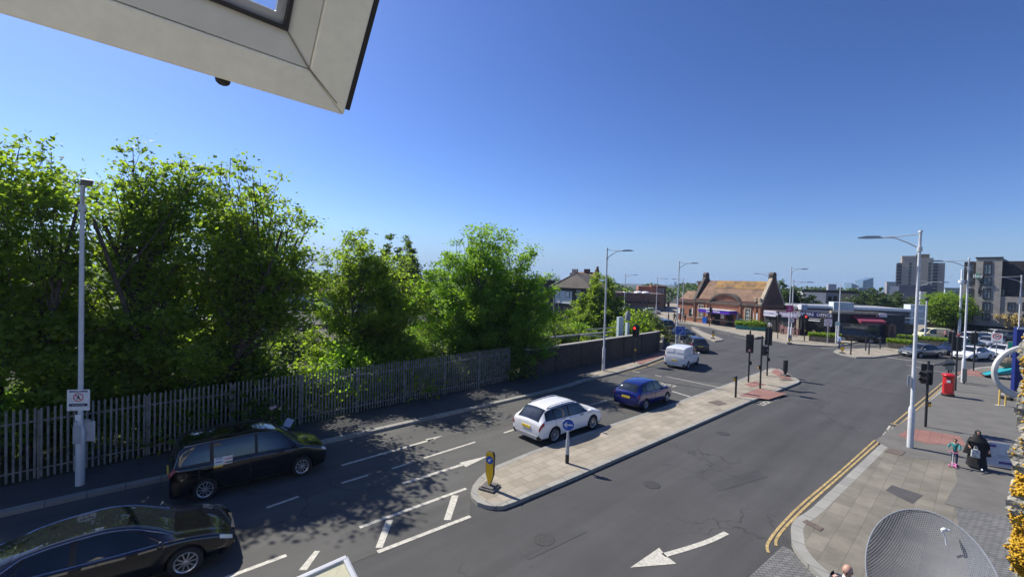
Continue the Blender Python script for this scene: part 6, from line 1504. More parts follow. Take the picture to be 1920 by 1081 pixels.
car('hatch', 'white car cut by the green direction sign', 'car', gp(1888, 666, 1.8, 0), 205, P_WHITE, grp)
car('hatch', 'blue car with white roof reflection in the second row', 'car', gp(1853, 651, 0, 0), 200, P_SILV, grp)
car('saloon', 'dark green car in the second row behind the first lamp', 'car', gp(1812, 655, 0, 0), 200, mat('car_paint_green', (.02, .06, .05), .25, coat=.6), grp)
car('mpv', 'white topped car by the lime tree, left of the black signal head', 'car', gp(1820, 645, 0, 0), 190, P_WHITE, grp)
car('van', 'cream van under the lime tree at left', 'van', gp(1741, 637, .5, 0), 175, P_CREAM, grp)
car('saloon', 'deep blue car in front of the cream van', 'car', gp(1757, 637, 0, 0), 180, P_NAVY, grp)
car('suv', 'grey suv in front of the hotel ground floor', 'car', gp(1885, 638, 0, 0), 185, P_GREY, grp)
car('hatch', 'white car half hidden behind the 20 sign', 'car', gp(1862, 634, 0, 0), 185, P_WHITE, grp)

# ================================================================ PEOPLE
def skinmesh(chains, sub=1):
    """chains: list of (points, radii, parent chain index or None, index in parent) grown into one smooth surface"""
    V_, E_, R_, ids = [], [], [], []
    for pts, rs, par, pi in chains:
        id_ = []
        for i, (p, r) in enumerate(zip(pts, rs)):
            if i == 0 and par is not None: id_.append(ids[par][pi]); continue
            V_.append(p); R_.append(r); id_.append(len(V_) - 1)
            if i > 0: E_.append((id_[i - 1], id_[i]))
        ids.append(id_)
    me = bpy.data.meshes.new('s'); me.from_pydata([tuple(v) for v in V_], E_, [])
    ob = bpy.data.objects.new('s', me); COL.objects.link(ob)
    md = ob.modifiers.new('skin', 'SKIN'); md.use_smooth_shade = True
    for i, r in enumerate(R_):
        rr_ = r if hasattr(r, '__len__') else (r, r); me.skin_vertices[0].data[i].radius = rr_
    me.skin_vertices[0].data[0].use_root = True
    s2 = ob.modifiers.new('sub', 'SUBSURF'); s2.levels = sub; s2.render_levels = sub
    bpy.context.view_layer.update()
    r = bpy.data.meshes.new_from_object(ob.evaluated_get(bpy.context.evaluated_depsgraph_get()))
    bpy.data.objects.remove(ob)
    r.polygons.foreach_set('use_smooth', [True] * len(r.polygons))
    return r
def meshobj(name, me, m, parent):
    me.materials.clear(); me.materials.append(m); me.polygons.foreach_set('material_index', [0] * len(me.polygons))
    o = bpy.data.objects.new(name, me); COL.objects.link(o); o.parent = parent; return o
M_SKIN1 = mat('skin_tan', (.42, .24, .15), .55, var=.05); M_SKIN2 = mat('skin_brown', (.25, .13, .08), .55, var=.05)
M_HAIRB = mat('hair_black', (.012, .01, .009), .6)
def person(label, loc, rz, h=1.7, skin=M_SKIN1, top=None, legs=None, shoes=M_BLACK, hair=M_HAIRB, stride=.0, arms=(0, 0), elbow=(.2, .2), robe=None, hands=True, group=None, bald=False, spread=.0, face=True, coat=False):
    """figure facing +x; arms: forward swing angle of left and right upper arm, elbow: extra forearm bend"""
    t = thing('person', label, 'person', loc, rz, group); k = h / 1.72
    def P(x, y, z): return Vector((x * k, y * k, z * k))
    leg = {}
    for s_, sg in ((1, 1), (-1, -1)):
        f = stride * sg; hip = P(0, .09 * s_, .90); knee = P(f * .5 + .03, .10 * s_, .48 + .02 * abs(f)); ank = P(f * .95 - (.05 if f < 0 else 0), .10 * s_, .09 + (.05 if f < 0 else 0)); toe = ank + P(.16, .01 * s_, -.055)
        leg[s_] = (hip, knee, ank, toe)
    arm_ = {}
    for s_, a, e in ((1, arms[0], elbow[0]), (-1, arms[1], elbow[1])):
        sh_ = P(0, .19 * s_, 1.40); el = sh_ + P(math.sin(a) * .28, (.05 + spread) * s_, -math.cos(a) * .28); wr = el + P(math.sin(a + e) * .24, -.01 * s_, -math.cos(a + e) * .24); d = (wr - el).normalized()
        arm_[s_] = (sh_, el, wr, d)
    ch = [([P(0, 0, .94), P(0, 0, 1.08), P(.01, 0, 1.26), P(0, 0, 1.40), P(.01, 0, 1.47), P(.02, 0, 1.52), P(.035, 0, 1.60), P(.03, 0, 1.67), P(.02, 0, 1.70)], [(.14 * k, .10 * k), (.125 * k, .09 * k), (.145 * k, .10 * k), (.12 * k, .085 * k), .05 * k, .05 * k, (.075 * k, .09 * k), (.072 * k, .085 * k), (.045 * k, .05 * k)], None, 0)]
    for s_ in (1, -1):
        hip, knee, ank, toe = leg[s_]; ch.append(([P(0, 0, .94), hip, (hip + knee) / 2, knee, (knee * .6 + ank * .4), ank, toe], [.1 * k, .088 * k, .078 * k, .052 * k, .05 * k, .034 * k, .03 * k], 0, 0))
    for s_ in (1, -1):
        sh_, el, wr, d = arm_[s_]; n0 = len(ch); palm = wr + d * .07 * k
        ch.append(([P(0, 0, 1.40), sh_, (sh_ + el) / 2, el, (el + wr) / 2, wr, palm], [.1 * k, .052 * k, .044 * k, .036 * k, .034 * k, .024 * k, (.034 * k, .016 * k)], 0, 3))
        if hands:
            sd_ = Vector((0, 0, 1)).cross(d); sd_ = sd_.normalized() if sd_.length > .1 else Vector((1, 0, 0))
            fw = Vector((1, 0, 0)) if abs(d.x) < .8 else Vector((0, 0, -1)); inn = Vector((0, -s_, 0))
            for q, (o_, ln) in enumerate(((-.026, .060), (-.009, .07), (.009, .066), (.025, .052))):
                b0 = palm + fw * o_ * k; m_ = b0 + d * ln * .6 * k + inn * .008 * k; e_ = b0 + d * ln * k + inn * .03 * k
                ch.append(([palm, m_, e_], [.01 * k, .0085 * k, .007 * k], n0, 6))
            ch.append(([wr, wr + d * .03 * k + fw * .035 * k, wr + d * .07 * k + fw * .05 * k + inn * .01 * k], [.01 * k, .011 * k, .008 * k], n0, 5))
    body = meshobj('body', skinmesh(ch), skin, t)
    if face:
        b = MB(); 
        for s_ in (1, -1): b.sphere(P(.112, .032 * s_, 1.625), .011 * k, 6, 4)
        b.build('eyes', M_TRIM, body)
        b = MB(); b.lathe([(.018 * k, 0), (.012 * k, .05 * k)], 6, P(.118, 0, 1.575)); b.sphere(P(.112, 0, 1.548), (.008 * k, .024 * k, .006 * k), 8, 4)
        for s_ in (1, -1): b.sphere(P(.02, .08 * s_, 1.61), (.018 * k, .012 * k, .03 * k), 6, 5)
        b.build('nose_mouth_and_ears', mat('skin_shade', (.33, .16, .11), .6), body)
    if robe is None:
        lg = [([P(0, 0, .96), P(0, 0, .90)], [.15 * k, (.15 * k, .11 * k)], None, 0)]
        for s_ in (1, -1):
            hip, knee, ank, toe = leg[s_]; lg.append(([P(0, 0, .90), hip + P(0, 0, -.04), (hip + knee) / 2, knee, (knee + ank) / 2, ank + P(0, 0, .03)], [.1 * k, .105 * k, .094 * k, .072 * k, .064 * k, .055 * k], 0, 1))
        meshobj('trousers', skinmesh(lg), legs, t)
    tp_ = [([P(0, 0, .88), P(0, 0, 1.0), P(0, 0, 1.1), P(.01, 0, 1.27), P(0, 0, 1.41), P(.01, 0, 1.46)], [(.165 * k, .125 * k), (.16 * k, .12 * k), (.15 * k, .11 * k), (.168 * k, .122 * k), (.14 * k, .1 * k), (.065 * k, .065 * k)], None, 0)]
    for s_ in (1, -1):
        sh_, el, wr, d = arm_[s_]; tp_.append(([P(0, 0, 1.41), sh_ + P(0, 0, .005), (sh_ + el) / 2, el, (el + wr) / 2, wr - d * .01], [.1 * k, .072 * k, .062 * k, .054 * k, .048 * k, .038 * k], 0, 4))
    meshobj('top', skinmesh(tp_), top, t)
    for s_ in (1, -1):
        hip, knee, ank, toe = leg[s_]
        b = MB(); c_ = (ank + toe) / 2 + P(.0, 0, -.01); b.sphere(c_, (.14 * k, .05 * k, .055 * k), 10, 6); b.build('shoe', shoes, t, True)
    if not bald:
        b = MB(); b.sphere(P(-.005, 0, 1.645), (.105 * k, .088 * k, .095 * k), 14, 8); b.build('hair', hair, t, True)
    return t, P, k
def robemesh(P, k, prof, n=28, seed=1, fold=.06):
    """hanging cloth: prof = (x centre, z, rx, ry)"""
    rg = random.Random(seed); ph = rg.uniform(0, 6); b = MB(); o = 0
    for i, (xc, z, rx, ry) in enumerate(prof):
        for j in range(n):
            a = 2 * PI * j / n; f = 1 + fold * math.sin(a * 6 + ph) * max(0, (1.2 - z)) + fold * .5 * math.sin(a * 11 + z * 3) * max(0, 1.1 - z)
            b.v.append(tuple(P(xc + rx * f * math.cos(a), ry * f * math.sin(a), z)))
    for i in range(len(prof) - 1):
        for j in range(n): a0 = i * n + j; a1 = i * n + (j + 1) % n; b.f.append((a0, a1, a1 + n, a0 + n))
    b.f.append(tuple(range(n))[::-1]); b.f.append(tuple((len(prof) - 1) * n + j for j in range(n)))
    return b
M_ROBE = mat('black_cloth', (.010, .010, .012), .8, var=.3, scale=6, bump=.3)
g = G(1830, 882); fz = face_cam(g.x, g.y) - PI / 2 + .25
wm, P, k = person('woman in a long black robe and headscarf walking towards us, holding bags', (g.x, g.y, KZ), fz, 1.52, M_SKIN1, M_ROBE, None, M_WHITE, robe=True, stride=.18, arms=(.15, .25), elbow=(.5, .9), spread=.1)
b = robemesh(P, k, [(.02, .10, .30, .34), (.0, .4, .25, .31), (-.01, .8, .20, .27), (0, 1.05, .18, .25), (0, 1.25, .18, .26), (0, 1.38, .15, .22), (0, 1.46, .09, .12)], seed=4); b.build('robe', M_ROBE, wm, True)
b = MB(); b.sphere(P(-.012, 0, 1.63), (.112 * k, .108 * k, .115 * k), 16, 10); b.build('headscarf', M_ROBE, wm, True)
b = robemesh(P, k, [(0.02, 1.22, .22, .32), (0.0, 1.36, .19, .27), (-.0, 1.46, .125, .15), (-.01, 1.56, .10, .105)], seed=7, fold=.02); b.build('scarf_drape', M_ROBE, wm, True)
b = robemesh(P, k, [(-.02, .62, .19, .47), (-.02, .9, .18, .40), (0, 1.2, .16, .31), (0, 1.4, .12, .2)], seed=9, fold=.1); b.build('cloak', M_ROBE, wm, True)
wp = wm.matrix_basis if False else Matrix.Translation((g.x, g.y, KZ)) @ Matrix.Rotation(fz, 4, 'Z')
q = wp @ P(.30, -.12, .78); bg_ = thing('carrier_bag', 'white and dark patterned carrier bag held in front of the black robe', 'bag', q, fz)
b = MB(); b.xprism([(-.13, -.2), (.13, -.2), (.12, .08), (.05, .14), (-.05, .14), (-.12, .08)], -.05, .05); b.build('bag_body', mat('bag_white', (.5, .52, .5), .5, var=.6, scale=14), bg_, bevel=.02)
b = MB(); b.tube([(0, -.06, .13), (0, -.03, .24), (0, .03, .24), (0, .06, .13)], .008, 5); b.build('bag_handle', M_WHITE, bg_)
# child on scooter
g = G(1789, 879); fz = face_cam(g.x, g.y) - PI / 2 - .2
M_TEAL = mat('teal_cloth', (.02, .20, .20), .8, var=.3, scale=10); M_JEAN = mat('denim', (.02, .03, .075), .85, var=.2)
ck, P, k = person('small child in teal jacket and jeans riding a pink scooter', (g.x, g.y, KZ + .06), fz, 1.06, M_SKIN1, M_TEAL, M_JEAN, mat('pink_shoe', (.7, .25, .42), .6), hair=mat('hair_brown', (.03, .018, .012), .7), stride=.05, arms=(.75, .75), elbow=(.55, .55), spread=.03)
wp = Matrix.Translation((g.x, g.y, KZ)) @ Matrix.Rotation(fz, 4, 'Z'); q = wp @ Vector((0, 0, 0))
sc_ = thing('kick_scooter', 'pink three wheeled kick scooter under the small child', 'scooter', q, fz); M_PINK = mat('pink_plastic', (.75, .22, .42), .4)
b = MB(); b.bb(-.25, .2, -.06, .06, .045, .07); b.build('deck', M_PINK, sc_, bevel=.01)
b = MB(); b.tube([(.22, 0, .06), (.27, 0, .12), (.24, 0, .62)], .014, 8); b.build('stem', M_WHITE, sc_, True)
b = MB(); b.tube([(.24, -.16, .62), (.24, .16, .62)], .013, 8); b.build('handlebar', M_PINK, sc_, True)
for (x, y) in ((.25, .1), (.25, -.1), (-.25, 0)): b = MB(); b.tube([(x, y - .018, .05), (x, y + .018, .05)], .05, 14); b.build('wheel', M_PINK, sc_)
# bald man at the bottom edge
q = G(1590, 1070, 1.60 + KZ); M_NAVYC = mat('navy_cloth', (.02, .022, .04), .8)
bm_, P, k = person('bald man in dark jacket at the bottom edge, holding a yellow paper', (q.x, q.y, KZ), face_cam(q.x, q.y) - PI / 2 - .3, 1.72, mat('skin_pale', (.50, .28, .20), .5, var=.05), M_NAVYC, M_JEAN, bald=True, arms=(.5, .9), elbow=(.9, 1.1), spread=.03)
b = robemesh(P, k, [(.0, 1.43, .085, .10), (.0, 1.5, .065, .075)], fold=0); b.build('collar', M_WHITE, bm_, True)
b = MB(); b.sphere(P(.02, 0, 1.625), (.1 * k, .083 * k, .105 * k), 18, 12); b.build('scalp', mat('skin_pale', (.50, .28, .20)), bm_, True)
q2 = Matrix.Translation((q.x, q.y, KZ)) @ Matrix.Rotation(bm_.rotation_euler[2], 4, 'Z') @ P(.42, -.2, 1.36)
pp = thing('paper', 'pale yellow paper held up by the bald man', 'paper', q2, bm_.rotation_euler[2]); b = MB(); b.box((0, 0, 0), (.012, .3, .22), M=Matrix.Rotation(.5, 3, 'Y')); b.build('sheet', mat('yellow_paper', (.75, .72, .48), .6), pp)
# far people (share the same two bodies)
def crowd(label, px, py, rz, **kw): g = G(px, py); return person(label, (g.x, g.y, KZ), rz, hands=False, face=False, **kw)[0]
M_LBL = mat('light_blue_cloth', (.25, .36, .6), .8, var=.3, scale=8); M_MAR = mat('maroon_cloth', (.2, .03, .05), .8); M_WHC = mat('white_cloth', (.65, .64, .62), .8); M_PKC = mat('pink_cloth', (.6, .3, .28), .8); M_DKC = mat('dark_cloth', (.02, .02, .024), .85)
crowd('walker in light blue shirt and white bag crossing by the far island', 1573, 656, .3, h=1.72, skin=M_SKIN2, top=M_LBL, legs=M_JEAN, stride=.28, arms=(.4, -.4))
pz = [(1253, 604, M_DKC, M_DKC, 'person in black standing at the kerb left of the station'), (1264, 603, M_DKC, M_DKC, 'left of the dark dressed people by the station wing'), (1268, 604, M_DKC, M_JEAN, 'person in dark jacket right behind another by the station wing'), (1275, 604, M_MAR, M_DKC, 'person in maroon top beside the station wing'), (1284, 606, M_DKC, M_DKC, 'dark figure at the station wing corner'), (1337, 609, M_PKC, M_DKC, 'person in pink at the station canopy'), (1352, 609, M_WHC, M_DKC, 'person in white top in the station entrance'), (1370, 612, M_NAVYC, M_NAVYC, 'person in navy beside the yellow box at the station'), (1443, 624, M_WHC, M_DKC, 'person in white shirt before the white shop sign'), (1447, 622, M_DKC, M_JEAN, 'person in dark top before the small shop'), (1467, 628, M_PKC, M_DKC, 'person in pink before the pink and blue shop sign'), (1490, 632, M_DKC, M_DKC, 'person in black beside the shop pier'),
      (1773, 640, M_PKC, M_JEAN, 'person in pale pink top under the lime tree'), (1783, 641, M_NAVYC, M_DKC, 'person in navy left of the white shirted one'), (1787, 641, M_WHC, M_DKC, 'person in white shirt under the lime tree'), (1797, 645, M_MAR, M_DKC, 'person in maroon right of the tree'), (1683, 634, M_DKC, M_DKC, 'dark figure before the brick arch')]
for i, (px, py, a_, b_, lb) in enumerate(pz): crowd(lb, px, py, i * 1.7, h=1.62 + .03 * (i % 5), skin=(M_SKIN1, M_SKIN2)[i % 2], top=a_, legs=b_, stride=.12 * (i % 3), arms=(.2 * (i % 2), -.2 * (i % 3)))

# ================================================================ NEAR THE CAMERA
M_UPVC = mat('weathered_upvc', (.84, .79, .64), .45, var=.06, scale=9, bump=.05, fine=.03)
M_UPVC2 = mat('upvc_inner', (.66, .63, .53), .42, var=.05, scale=9)
M_SEAL = mat('black_gasket', (.02, .018, .018), .5)
a55 = rad(55.5); C0 = AT(645, 217, .9)
e1 = Vector((-.70711, -.70711, 0)); e2 = Vector((.70711 * math.cos(a55), -.70711 * math.cos(a55), math.sin(a55))); e3 = e1.cross(e2)
sa = bpy.data.objects.new('window_sash', None); COL.objects.link(sa); tag(sa, 'open cream window sash overhead, seen from below with a grey inner frame', 'window')
sa.matrix_world = Matrix(((e1.x, e2.x, e3.x, C0.x), (e1.y, e2.y, e3.y, C0.y), (e1.z, e2.z, e3.z, C0.z), (0, 0, 0, 1)))
SW, SHt = 1.15, 1.05
sgn = -1 if e3.dot(Vector((0, 0, HCAM)) - C0) > 0 else 1       # which side faces away from the camera
def barz(b, x0, x1, y0, y1, z0, z1): b.bb(x0, x1, y0, y1, min(z0, z1), max(z0, z1))
def mitre(mb, i0, i1, z0, z1):
    """rectangular frame between insets i0 and i1, mitred corners, thickness z0..z1"""
    o = [(i0, i0), (SW - i0, i0), (SW - i0, SHt - i0), (i0, SHt - i0)]; n_ = [(i1[0], i1[1]), (SW - i1[0], i1[1]), (SW - i1[0], SHt - i1[1]), (i1[0], SHt - i1[1])]
    for k_ in range(4):
        j = (k_ + 1) % 4; c = [o[k_], o[j], n_[j], n_[k_]]; mb.prism(c, min(z0, z1), max(z0, z1))
b = MB(); mitre(b, 0, (.083, .064), 0, sgn * .055); b.build('outer_frame', M_UPVC, sa, bevel=.004)
b = MB(); o = [(.0845, .0655), (SW - .0845, .0655), (SW - .0845, SHt - .0655), (.0845, SHt - .0655)]; n_ = [(.128, .112), (SW - .128, .112), (SW - .128, SHt - .112), (.128, SHt - .112)]
for k_ in range(4):
    j = (k_ + 1) % 4; vs = [(*o[k_], sgn * .002), (*o[j], sgn * .002), (*n_[j], sgn * .014), (*n_[k_], sgn * .014), (*o[k_], sgn * .05), (*o[j], sgn * .05), (*n_[j], sgn * .05), (*n_[k_], sgn * .05)]
    b.add(vs, [(0, 1, 2, 3), (7, 6, 5, 4), (0, 4, 5, 1), (1, 5, 6, 2), (2, 6, 7, 3), (3, 7, 4, 0)])
b.build('inner_frame', M_UPVC2, sa)
b = MB(); mitre(b, .126, (.132, .118), sgn * .012, sgn * .03)
o = [(.1285, .1125)]
b2 = MB()
for (x0, x1, y0, y1) in ((.128, SW - .128, .112, .118), (.128, .134, .118, SHt - .118), (SW - .134, SW - .128, .118, SHt - .118)): barz(b2, x0, x1, y0, y1, sgn * .008, sgn * .03)
b2.build('gasket', M_SEAL, sa)
b = MB()
for (x0, x1, y0, y1) in ((.134, SW - .134, .118, .134), (.134, .148, .134, SHt - .134), (SW - .148, SW - .134, .134, SHt - .134)): barz(b, x0, x1, y0, y1, sgn * .022, sgn * .034)
b.build('spacer', mat('alu_spacer', (.5, .5, .5), .35, metal=.6), sa)
gl = bpy.data.materials.new('clear_glass'); gl.use_nodes = True; N = gl.node_tree.nodes; L = gl.node_tree.links
gb = N.new('ShaderNodeBsdfGlossy'); gb.inputs['Roughness'].default_value = .02; tb = N.new('ShaderNodeBsdfTransparent'); tb.inputs[0].default_value = (.86, .9, .92, 1); ly = N.new('ShaderNodeFresnel'); ly.inputs[0].default_value = 1.5; mx = N.new('ShaderNodeMixShader')
L.new(ly.outputs[0], mx.inputs[0]); L.new(tb.outputs[0], mx.inputs[1]); L.new(gb.outputs[0], mx.inputs[2]); L.new(mx.outputs[0], N['Material Output'].inputs[0])
b = MB(); barz(b, .13, SW - .13, .115, SHt - .115, sgn * .024, sgn * .028); b.build('pane', gl, sa)
b = MB(); barz(b, -.011, -.001, .012, SHt, sgn * .004, sgn * .06); b.build('side_seal', M_SEAL, sa, bevel=.002)
b = MB(); b.sphere((.21, -.006, sgn * .02), (.012, .009, .012), 12, 8); b.build('knob', M_SEAL, sa, True)
b = MB(); b.tube([(.02, .02, 0), (.084, .066, 0)], .0012, 4); b.tube([(.085, .066, sgn * .0), (.128, .112, sgn * .012)], .0012, 4); b.build('mitre_joint', mat('joint_grime', (.25, .22, .17), .8), sa)

# cream panel with white trim on the lower window
C1 = AT(648, 1040, 1.6); aL = rad(-21.6)
e2 = Vector((.70711 * math.cos(aL), -.70711 * math.cos(aL), math.sin(aL))); e3 = e1.cross(e2)
if e3.z < 0: e3 = -e3; 
lp = bpy.data.objects.new('window_panel', None); COL.objects.link(lp); tag(lp, 'cream opened lower window panel with white edging at the bottom edge', 'window panel')
x_ = e1; y_ = e2; z_ = e3
if x_.cross(y_).dot(z_) < 0: x_, y_ = e2, e1; swp = True
else: swp = False
lp.matrix_world = Matrix(((x_.x, y_.x, z_.x, C1.x), (x_.y, y_.y, z_.y, C1.y), (x_.z, y_.z, z_.z, C1.z), (0, 0, 0, 1)))
W1, D1 = (.7, .9) if swp else (.9, .7)
b = MB(); b.bb(.016, W1 - .016, .016, D1 - .016, -.028, -.004); b.build('panel', mat('cream_panel', (.68, .64, .42), .6, var=.05, scale=8, bump=.1), lp)
b = MB(); b.bb(0, W1, 0, .015, -.04, .002); b.bb(0, .015, .0155, D1, -.04, .002); b.bb(W1 - .015, W1, .0155, D1, -.04, .002); b.build('edging', M_WHITE, lp, bevel=.002)
b = MB(); b.bb(-.012, -.001, -.002, D1, -.05, -.015) if not swp else b.bb(-.002, W1, -.012, -.001, -.05, -.015); b.build('drip_edge', mat('edge_grey', (.5, .52, .55), .4), lp)

# satellite dish
def dishmat():
    m = bpy.data.materials.new('perforated_grey_steel'); m.use_nodes = True; N = m.node_tree.nodes; L = m.node_tree.links; b = N['Principled BSDF']
    b.inputs['Base Color'].default_value = (.17, .18, .195, 1); b.inputs['Roughness'].default_value = .65; b.inputs['Metallic'].default_value = .0
    tc = N.new('ShaderNodeTexCoord'); s = N.new('ShaderNodeSeparateXYZ'); L.new(tc.outputs['Object'], s.inputs[0])
    def mth(op, a, b_=None, c=None):
        n = N.new('ShaderNodeMath'); n.operation = op
        for i, q in enumerate((a, b_, c)):
            if q is None: continue
            if isinstance(q, (int, float)): n.inputs[i].default_value = q
            else: L.new(q, n.inputs[i])
        return n.outputs[0]
    p = .0066
    u = mth('DIVIDE', s.outputs[0], p); v = mth('DIVIDE', s.outputs[1], p * .866)
    row = mth('FLOOR', v); par = mth('MODULO', mth('ABSOLUTE', row), 2); u2 = mth('ADD', u, mth('MULTIPLY', par, .5))
    fu = mth('SUBTRACT', mth('FRACT', u2), .5); fv = mth('SUBTRACT', mth('FRACT', v), .5)
    r2 = mth('ADD', mth('MULTIPLY', fu, fu), mth('MULTIPLY', mth('MULTIPLY', fv, fv), .75)); hole = mth('LESS_THAN', r2, .085)
    tr_ = N.new('ShaderNodeBsdfTransparent'); mx = N.new('ShaderNodeMixShader'); L.new(hole, mx.inputs[0]); L.new(b.outputs[0], mx.inputs[1]); L.new(tr_.outputs[0], mx.inputs[2])
    L.new(mx.outputs[0], N['Material Output'].inputs[0]); return m
DC = AT(1742, 1085, 1.55)
ds = bpy.data.objects.new('satellite_dish', None); COL.objects.link(ds); tag(ds, 'grey perforated satellite dish fixed to the wall just below the window', 'satellite dish')
zax = Vector((-.60, -.30, .74)).normalized(); xax = Vector((.83, -.56, 0)).normalized(); xax = (xax - zax * xax.dot(zax)).normalized(); yax = zax.cross(xax)
ds.matrix_world = Matrix(((xax.x, yax.x, zax.x, DC.x), (xax.y, yax.y, zax.y, DC.y), (xax.z, yax.z, zax.z, DC.z), (0, 0, 0, 1)))
b = MB(); RX, RY = .185, .27; NR, NA = 12, 56; b.v.append((0, 0, -.125))
for i in range(1, NR + 1):
    f = i / NR
    for j in range(NA): a = 2 * PI * j / NA; b.v.append((RX * f * math.cos(a), RY * f * math.sin(a), -.125 * (1 - f * f)))
for j in range(NA): b.f.append((0, 1 + j, 1 + (j + 1) % NA))
for i in range(NR - 1):
    for j in range(NA): a0 = 1 + i * NA + j; a1 = 1 + i * NA + (j + 1) % NA; b.f.append((a0, a0 + NA, a1 + NA, a1))
o = b.build('reflector', dishmat(), ds, True)
b = MB(); b.tube([(RX * math.cos(2 * PI * j / 56), RY * math.sin(2 * PI * j / 56), 0) for j in range(57)], .0026, 6, False); b.build('rim', mat('dish_grey', (.22, .235, .26), .6), ds, True)
b = MB(); b.tube([(.02, -.24, -.05), (.03, -.28, .05), (.03, -.24, .26)], .011, 8); b.build('feed_arm', mat('dish_grey', (.36, .38, .41)), ds, True)
b = MB(); b.tube([(0, 0, -.09), (0, -.05, -.2), (.12, -.22, -.34), (.3, -.4, -.36)], .016, 8); b.build('mount', M_GREYM, ds, True)
q = AT(1770, 992, 1.62); wl_ = thing('bird_dropping', 'white splash of droppings on the right rim of the satellite dish', 'dropping', q, .3)
b = MB(); b.sphere((0, 0, 0), (.016, .008, .007), 10, 6); b.sphere((.012, -.004, -.002), (.016, .005, .004), 8, 5); b.tube([(-.012, 0, -.004), (.004, -.004, -.03), (.012, -.004, -.06)], .003, 5); b.build('splash', M_WHITE, wl_, True)

# stone wall edge with yellow lichen at the right
M_STN = mat('rubble_stone', (.30, .27, .20), .95, var=.35, scale=22, bump=1.0, bscale=45, col2=(.52, .49, .40))
M_LIC = mat('orange_lichen', (.62, .33, .015), .9, var=.2, scale=30, bump=.8, bscale=90, col2=(.80, .50, .04))
wa = thing('stone_wall', 'rough stone wall edge crusted with orange yellow lichen at the right side', 'wall', (0, 0, 0))
rng = np.random.default_rng(8)
pix = [(1916, 640), (1911, 700), (1907, 760), (1902, 820), (1893, 888), (1891, 960), (1890, 1020), (1897, 1100), (1900, 1160)]
b = MB(); NS = 90; ND = 14
ys = np.linspace(600, 1180, NS); xs_ = np.interp(ys, [p[1] for p in pix], [p[0] for p in pix])
grid = []
for i in range(NS):
    rowv = []
    for j in range(ND):
        base = AT(xs_[i], ys[i], 1.75); dd = j / (ND - 1)
        p = base + Vector((dd * .42, -dd * .95, 0))
        p += Vector((rng.normal() * .004 + .012 * math.sin(i * .45 + j), rng.normal() * .006, rng.normal() * .002)); rowv.append(p)
    grid.append(rowv)
V_ = [tuple(p) for r in grid for p in r]; bk = len(V_); V_ += [tuple(r[-1] + Vector((.25, .1, 0))) for r in grid] + [tuple(r[0] + Vector((.45, .2, 0))) for r in grid]
F_ = [(i * ND + j, (i + 1) * ND + j, (i + 1) * ND + j + 1, i * ND + j + 1) for i in range(NS - 1) for j in range(ND - 1)]
F_ += [(i * ND + ND - 1, (i + 1) * ND + ND - 1, bk + i + 1, bk + i) for i in range(NS - 1)] + [(i * ND, bk + NS + i, bk + NS + i + 1, (i + 1) * ND) for i in range(NS - 1)]
b.add(V_, F_); b.build('stonework', M_STN, wa, True)
bl = MB()
for q in range(12000):
    i = int(rng.integers(2, NS - 2)); y = ys[i]; pr_ = .9 if (885 < y < 925 or 955 < y < 1060) else (.3 if 665 < y < 735 or 1060 <= y < 1110 else .035)
    if rng.random() > pr_: continue
    p = grid[i][0].lerp(grid[i][1], float(rng.uniform(.12, 1.25))) + Vector((rng.normal() * .0035, rng.normal() * .004, rng.normal() * .006)); r = rng.uniform(.0028, .0065)
    bl.sphere(p, (r, r * 1.1, r * .8), 5, 3)
o = bl.build('lichen', M_LIC, wa, True); struct(o, 'stuff')
for ob_ in (o,): ob_['label'] = 'bright orange yellow lichen crust'

hw_ = thing('house_bounce_wall', 'unseen pale house wall behind the camera, added to bounce sun onto the sash', 'wall', (.27, -.27, 0), PI / 4)  # kept out of view; put in so its sunlit face brightens the sash
b = MB(); b.bb(-9, .5, -.3, 0, 0, 5.9); b.bb(-9, -1.9, -.3, 0, 5.903, 9); b.bb(-1.897, .5, -.3, 0, 8.6, 9); b.bb(.35, .5, -.3, 0, 5.903, 8.597); b.build('wall', mat('bounce_wall_render', (.66, .61, .50), .9, var=.1, scale=2, bump=.3), hw_)
b = MB(); b.bb(-1.95, .38, -.32, .12, 5.905, 5.96); b.build('sill', M_WHITE, hw_)

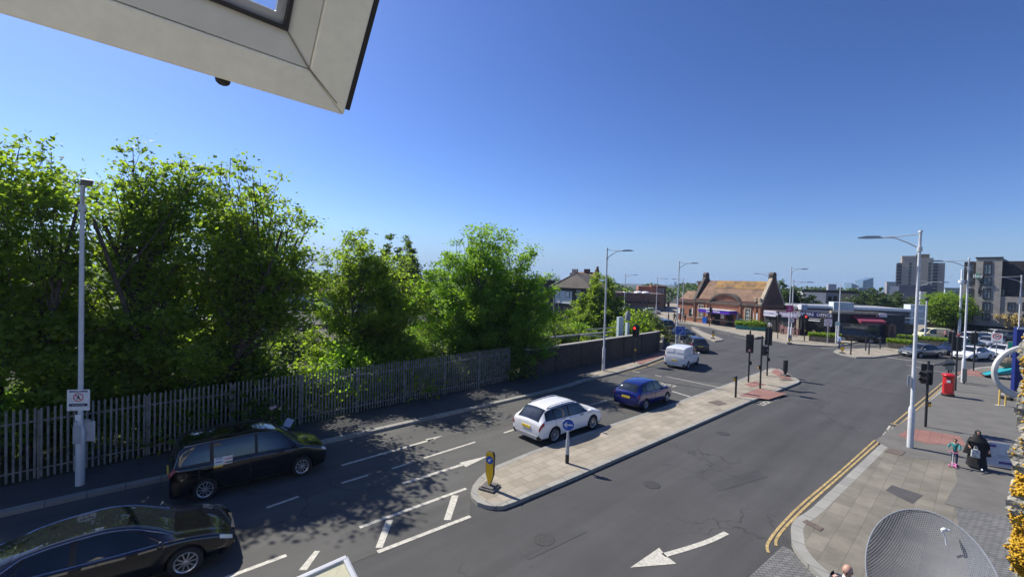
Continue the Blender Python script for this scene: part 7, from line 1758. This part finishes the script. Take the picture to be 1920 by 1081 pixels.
# round projecting sign and blue board on the wall to the right
Y0 = 6.2
cR = AT(1936, 700, Y0); rr_ = abs(AT(1880, 700, Y0).x - cR.x)
hh_ = (AT(1930, 655, Y0).z - AT(1930, 745, Y0).z) / 2
rs = thing('round_sign', 'pale round ring of a projecting sign at the right edge, over the blue board', 'sign', (cR.x, Y0, cR.z), rad(-15))
b = MB(); b.tube([(rr_ * 1.02 * math.cos(a), 0, hh_ * 1.12 * math.sin(a)) for a in np.linspace(0, 2 * PI, 49)], .035, 8, False); b.build('ring', mat('sign_ring_cream', (.58, .56, .50), .4), rs, True)
b = MB(); b.tube([(rr_ * .9 * math.cos(a), .09, hh_ * .98 * math.sin(a)) for a in np.linspace(0, 2 * PI, 49)], .028, 8, False); b.build('inner_ring', mat('sign_ring_grey', (.40, .38, .34), .5), rs, True)
b = MB(); b.tube([(rr_ * .9, .05, 0), (rr_ + .5, .05, 0)], .03, 6); b.build('bracket', M_GREYM, rs)
p0, p1 = AT(1904, 613, 6.6), AT(1904, 742, 6.6)
bb_ = thing('blue_board', 'tall deep blue sign board standing behind the round ring', 'sign board', (p0.x, 6.6, 0), rad(-20))
b = MB(); b.bb(0.02, 1.0, 0, .08, p1.z, p0.z); b.build('board', mat('deep_blue', (.012, .025, .16), .5), bb_, bevel=.01)
b = MB(); b.bb(0.02, 1.0, -.01, -.001, p0.z - .03, p0.z + .0); b.build('top_trim', M_WHITE, bb_)
b = MB(); b.bb(.5, .6, .081, .16, KZ, p0.z); b.build('post', M_GREYM, bb_)
bpy.context.view_layer.update()

# ================================================================ AIR
hz = MB(); hz.bb(-1400, 1500, -200, 2450, -9, 70)
ho = hz.build('haze', None); ho['kind'] = 'stuff'
hm = bpy.data.materials.new('haze_air'); hm.use_nodes = True; N = hm.node_tree.nodes; L = hm.node_tree.links; N.remove(N['Principled BSDF'])
pv = N.new('ShaderNodeVolumePrincipled'); pv.inputs['Color'].default_value = (.55, .76, 1, 1); pv.inputs['Density'].default_value = .0002; pv.inputs['Anisotropy'].default_value = .2
L.new(pv.outputs[0], N['Material Output'].inputs['Volume']); ho.data.materials.append(hm)
bpy.context.view_layer.update()
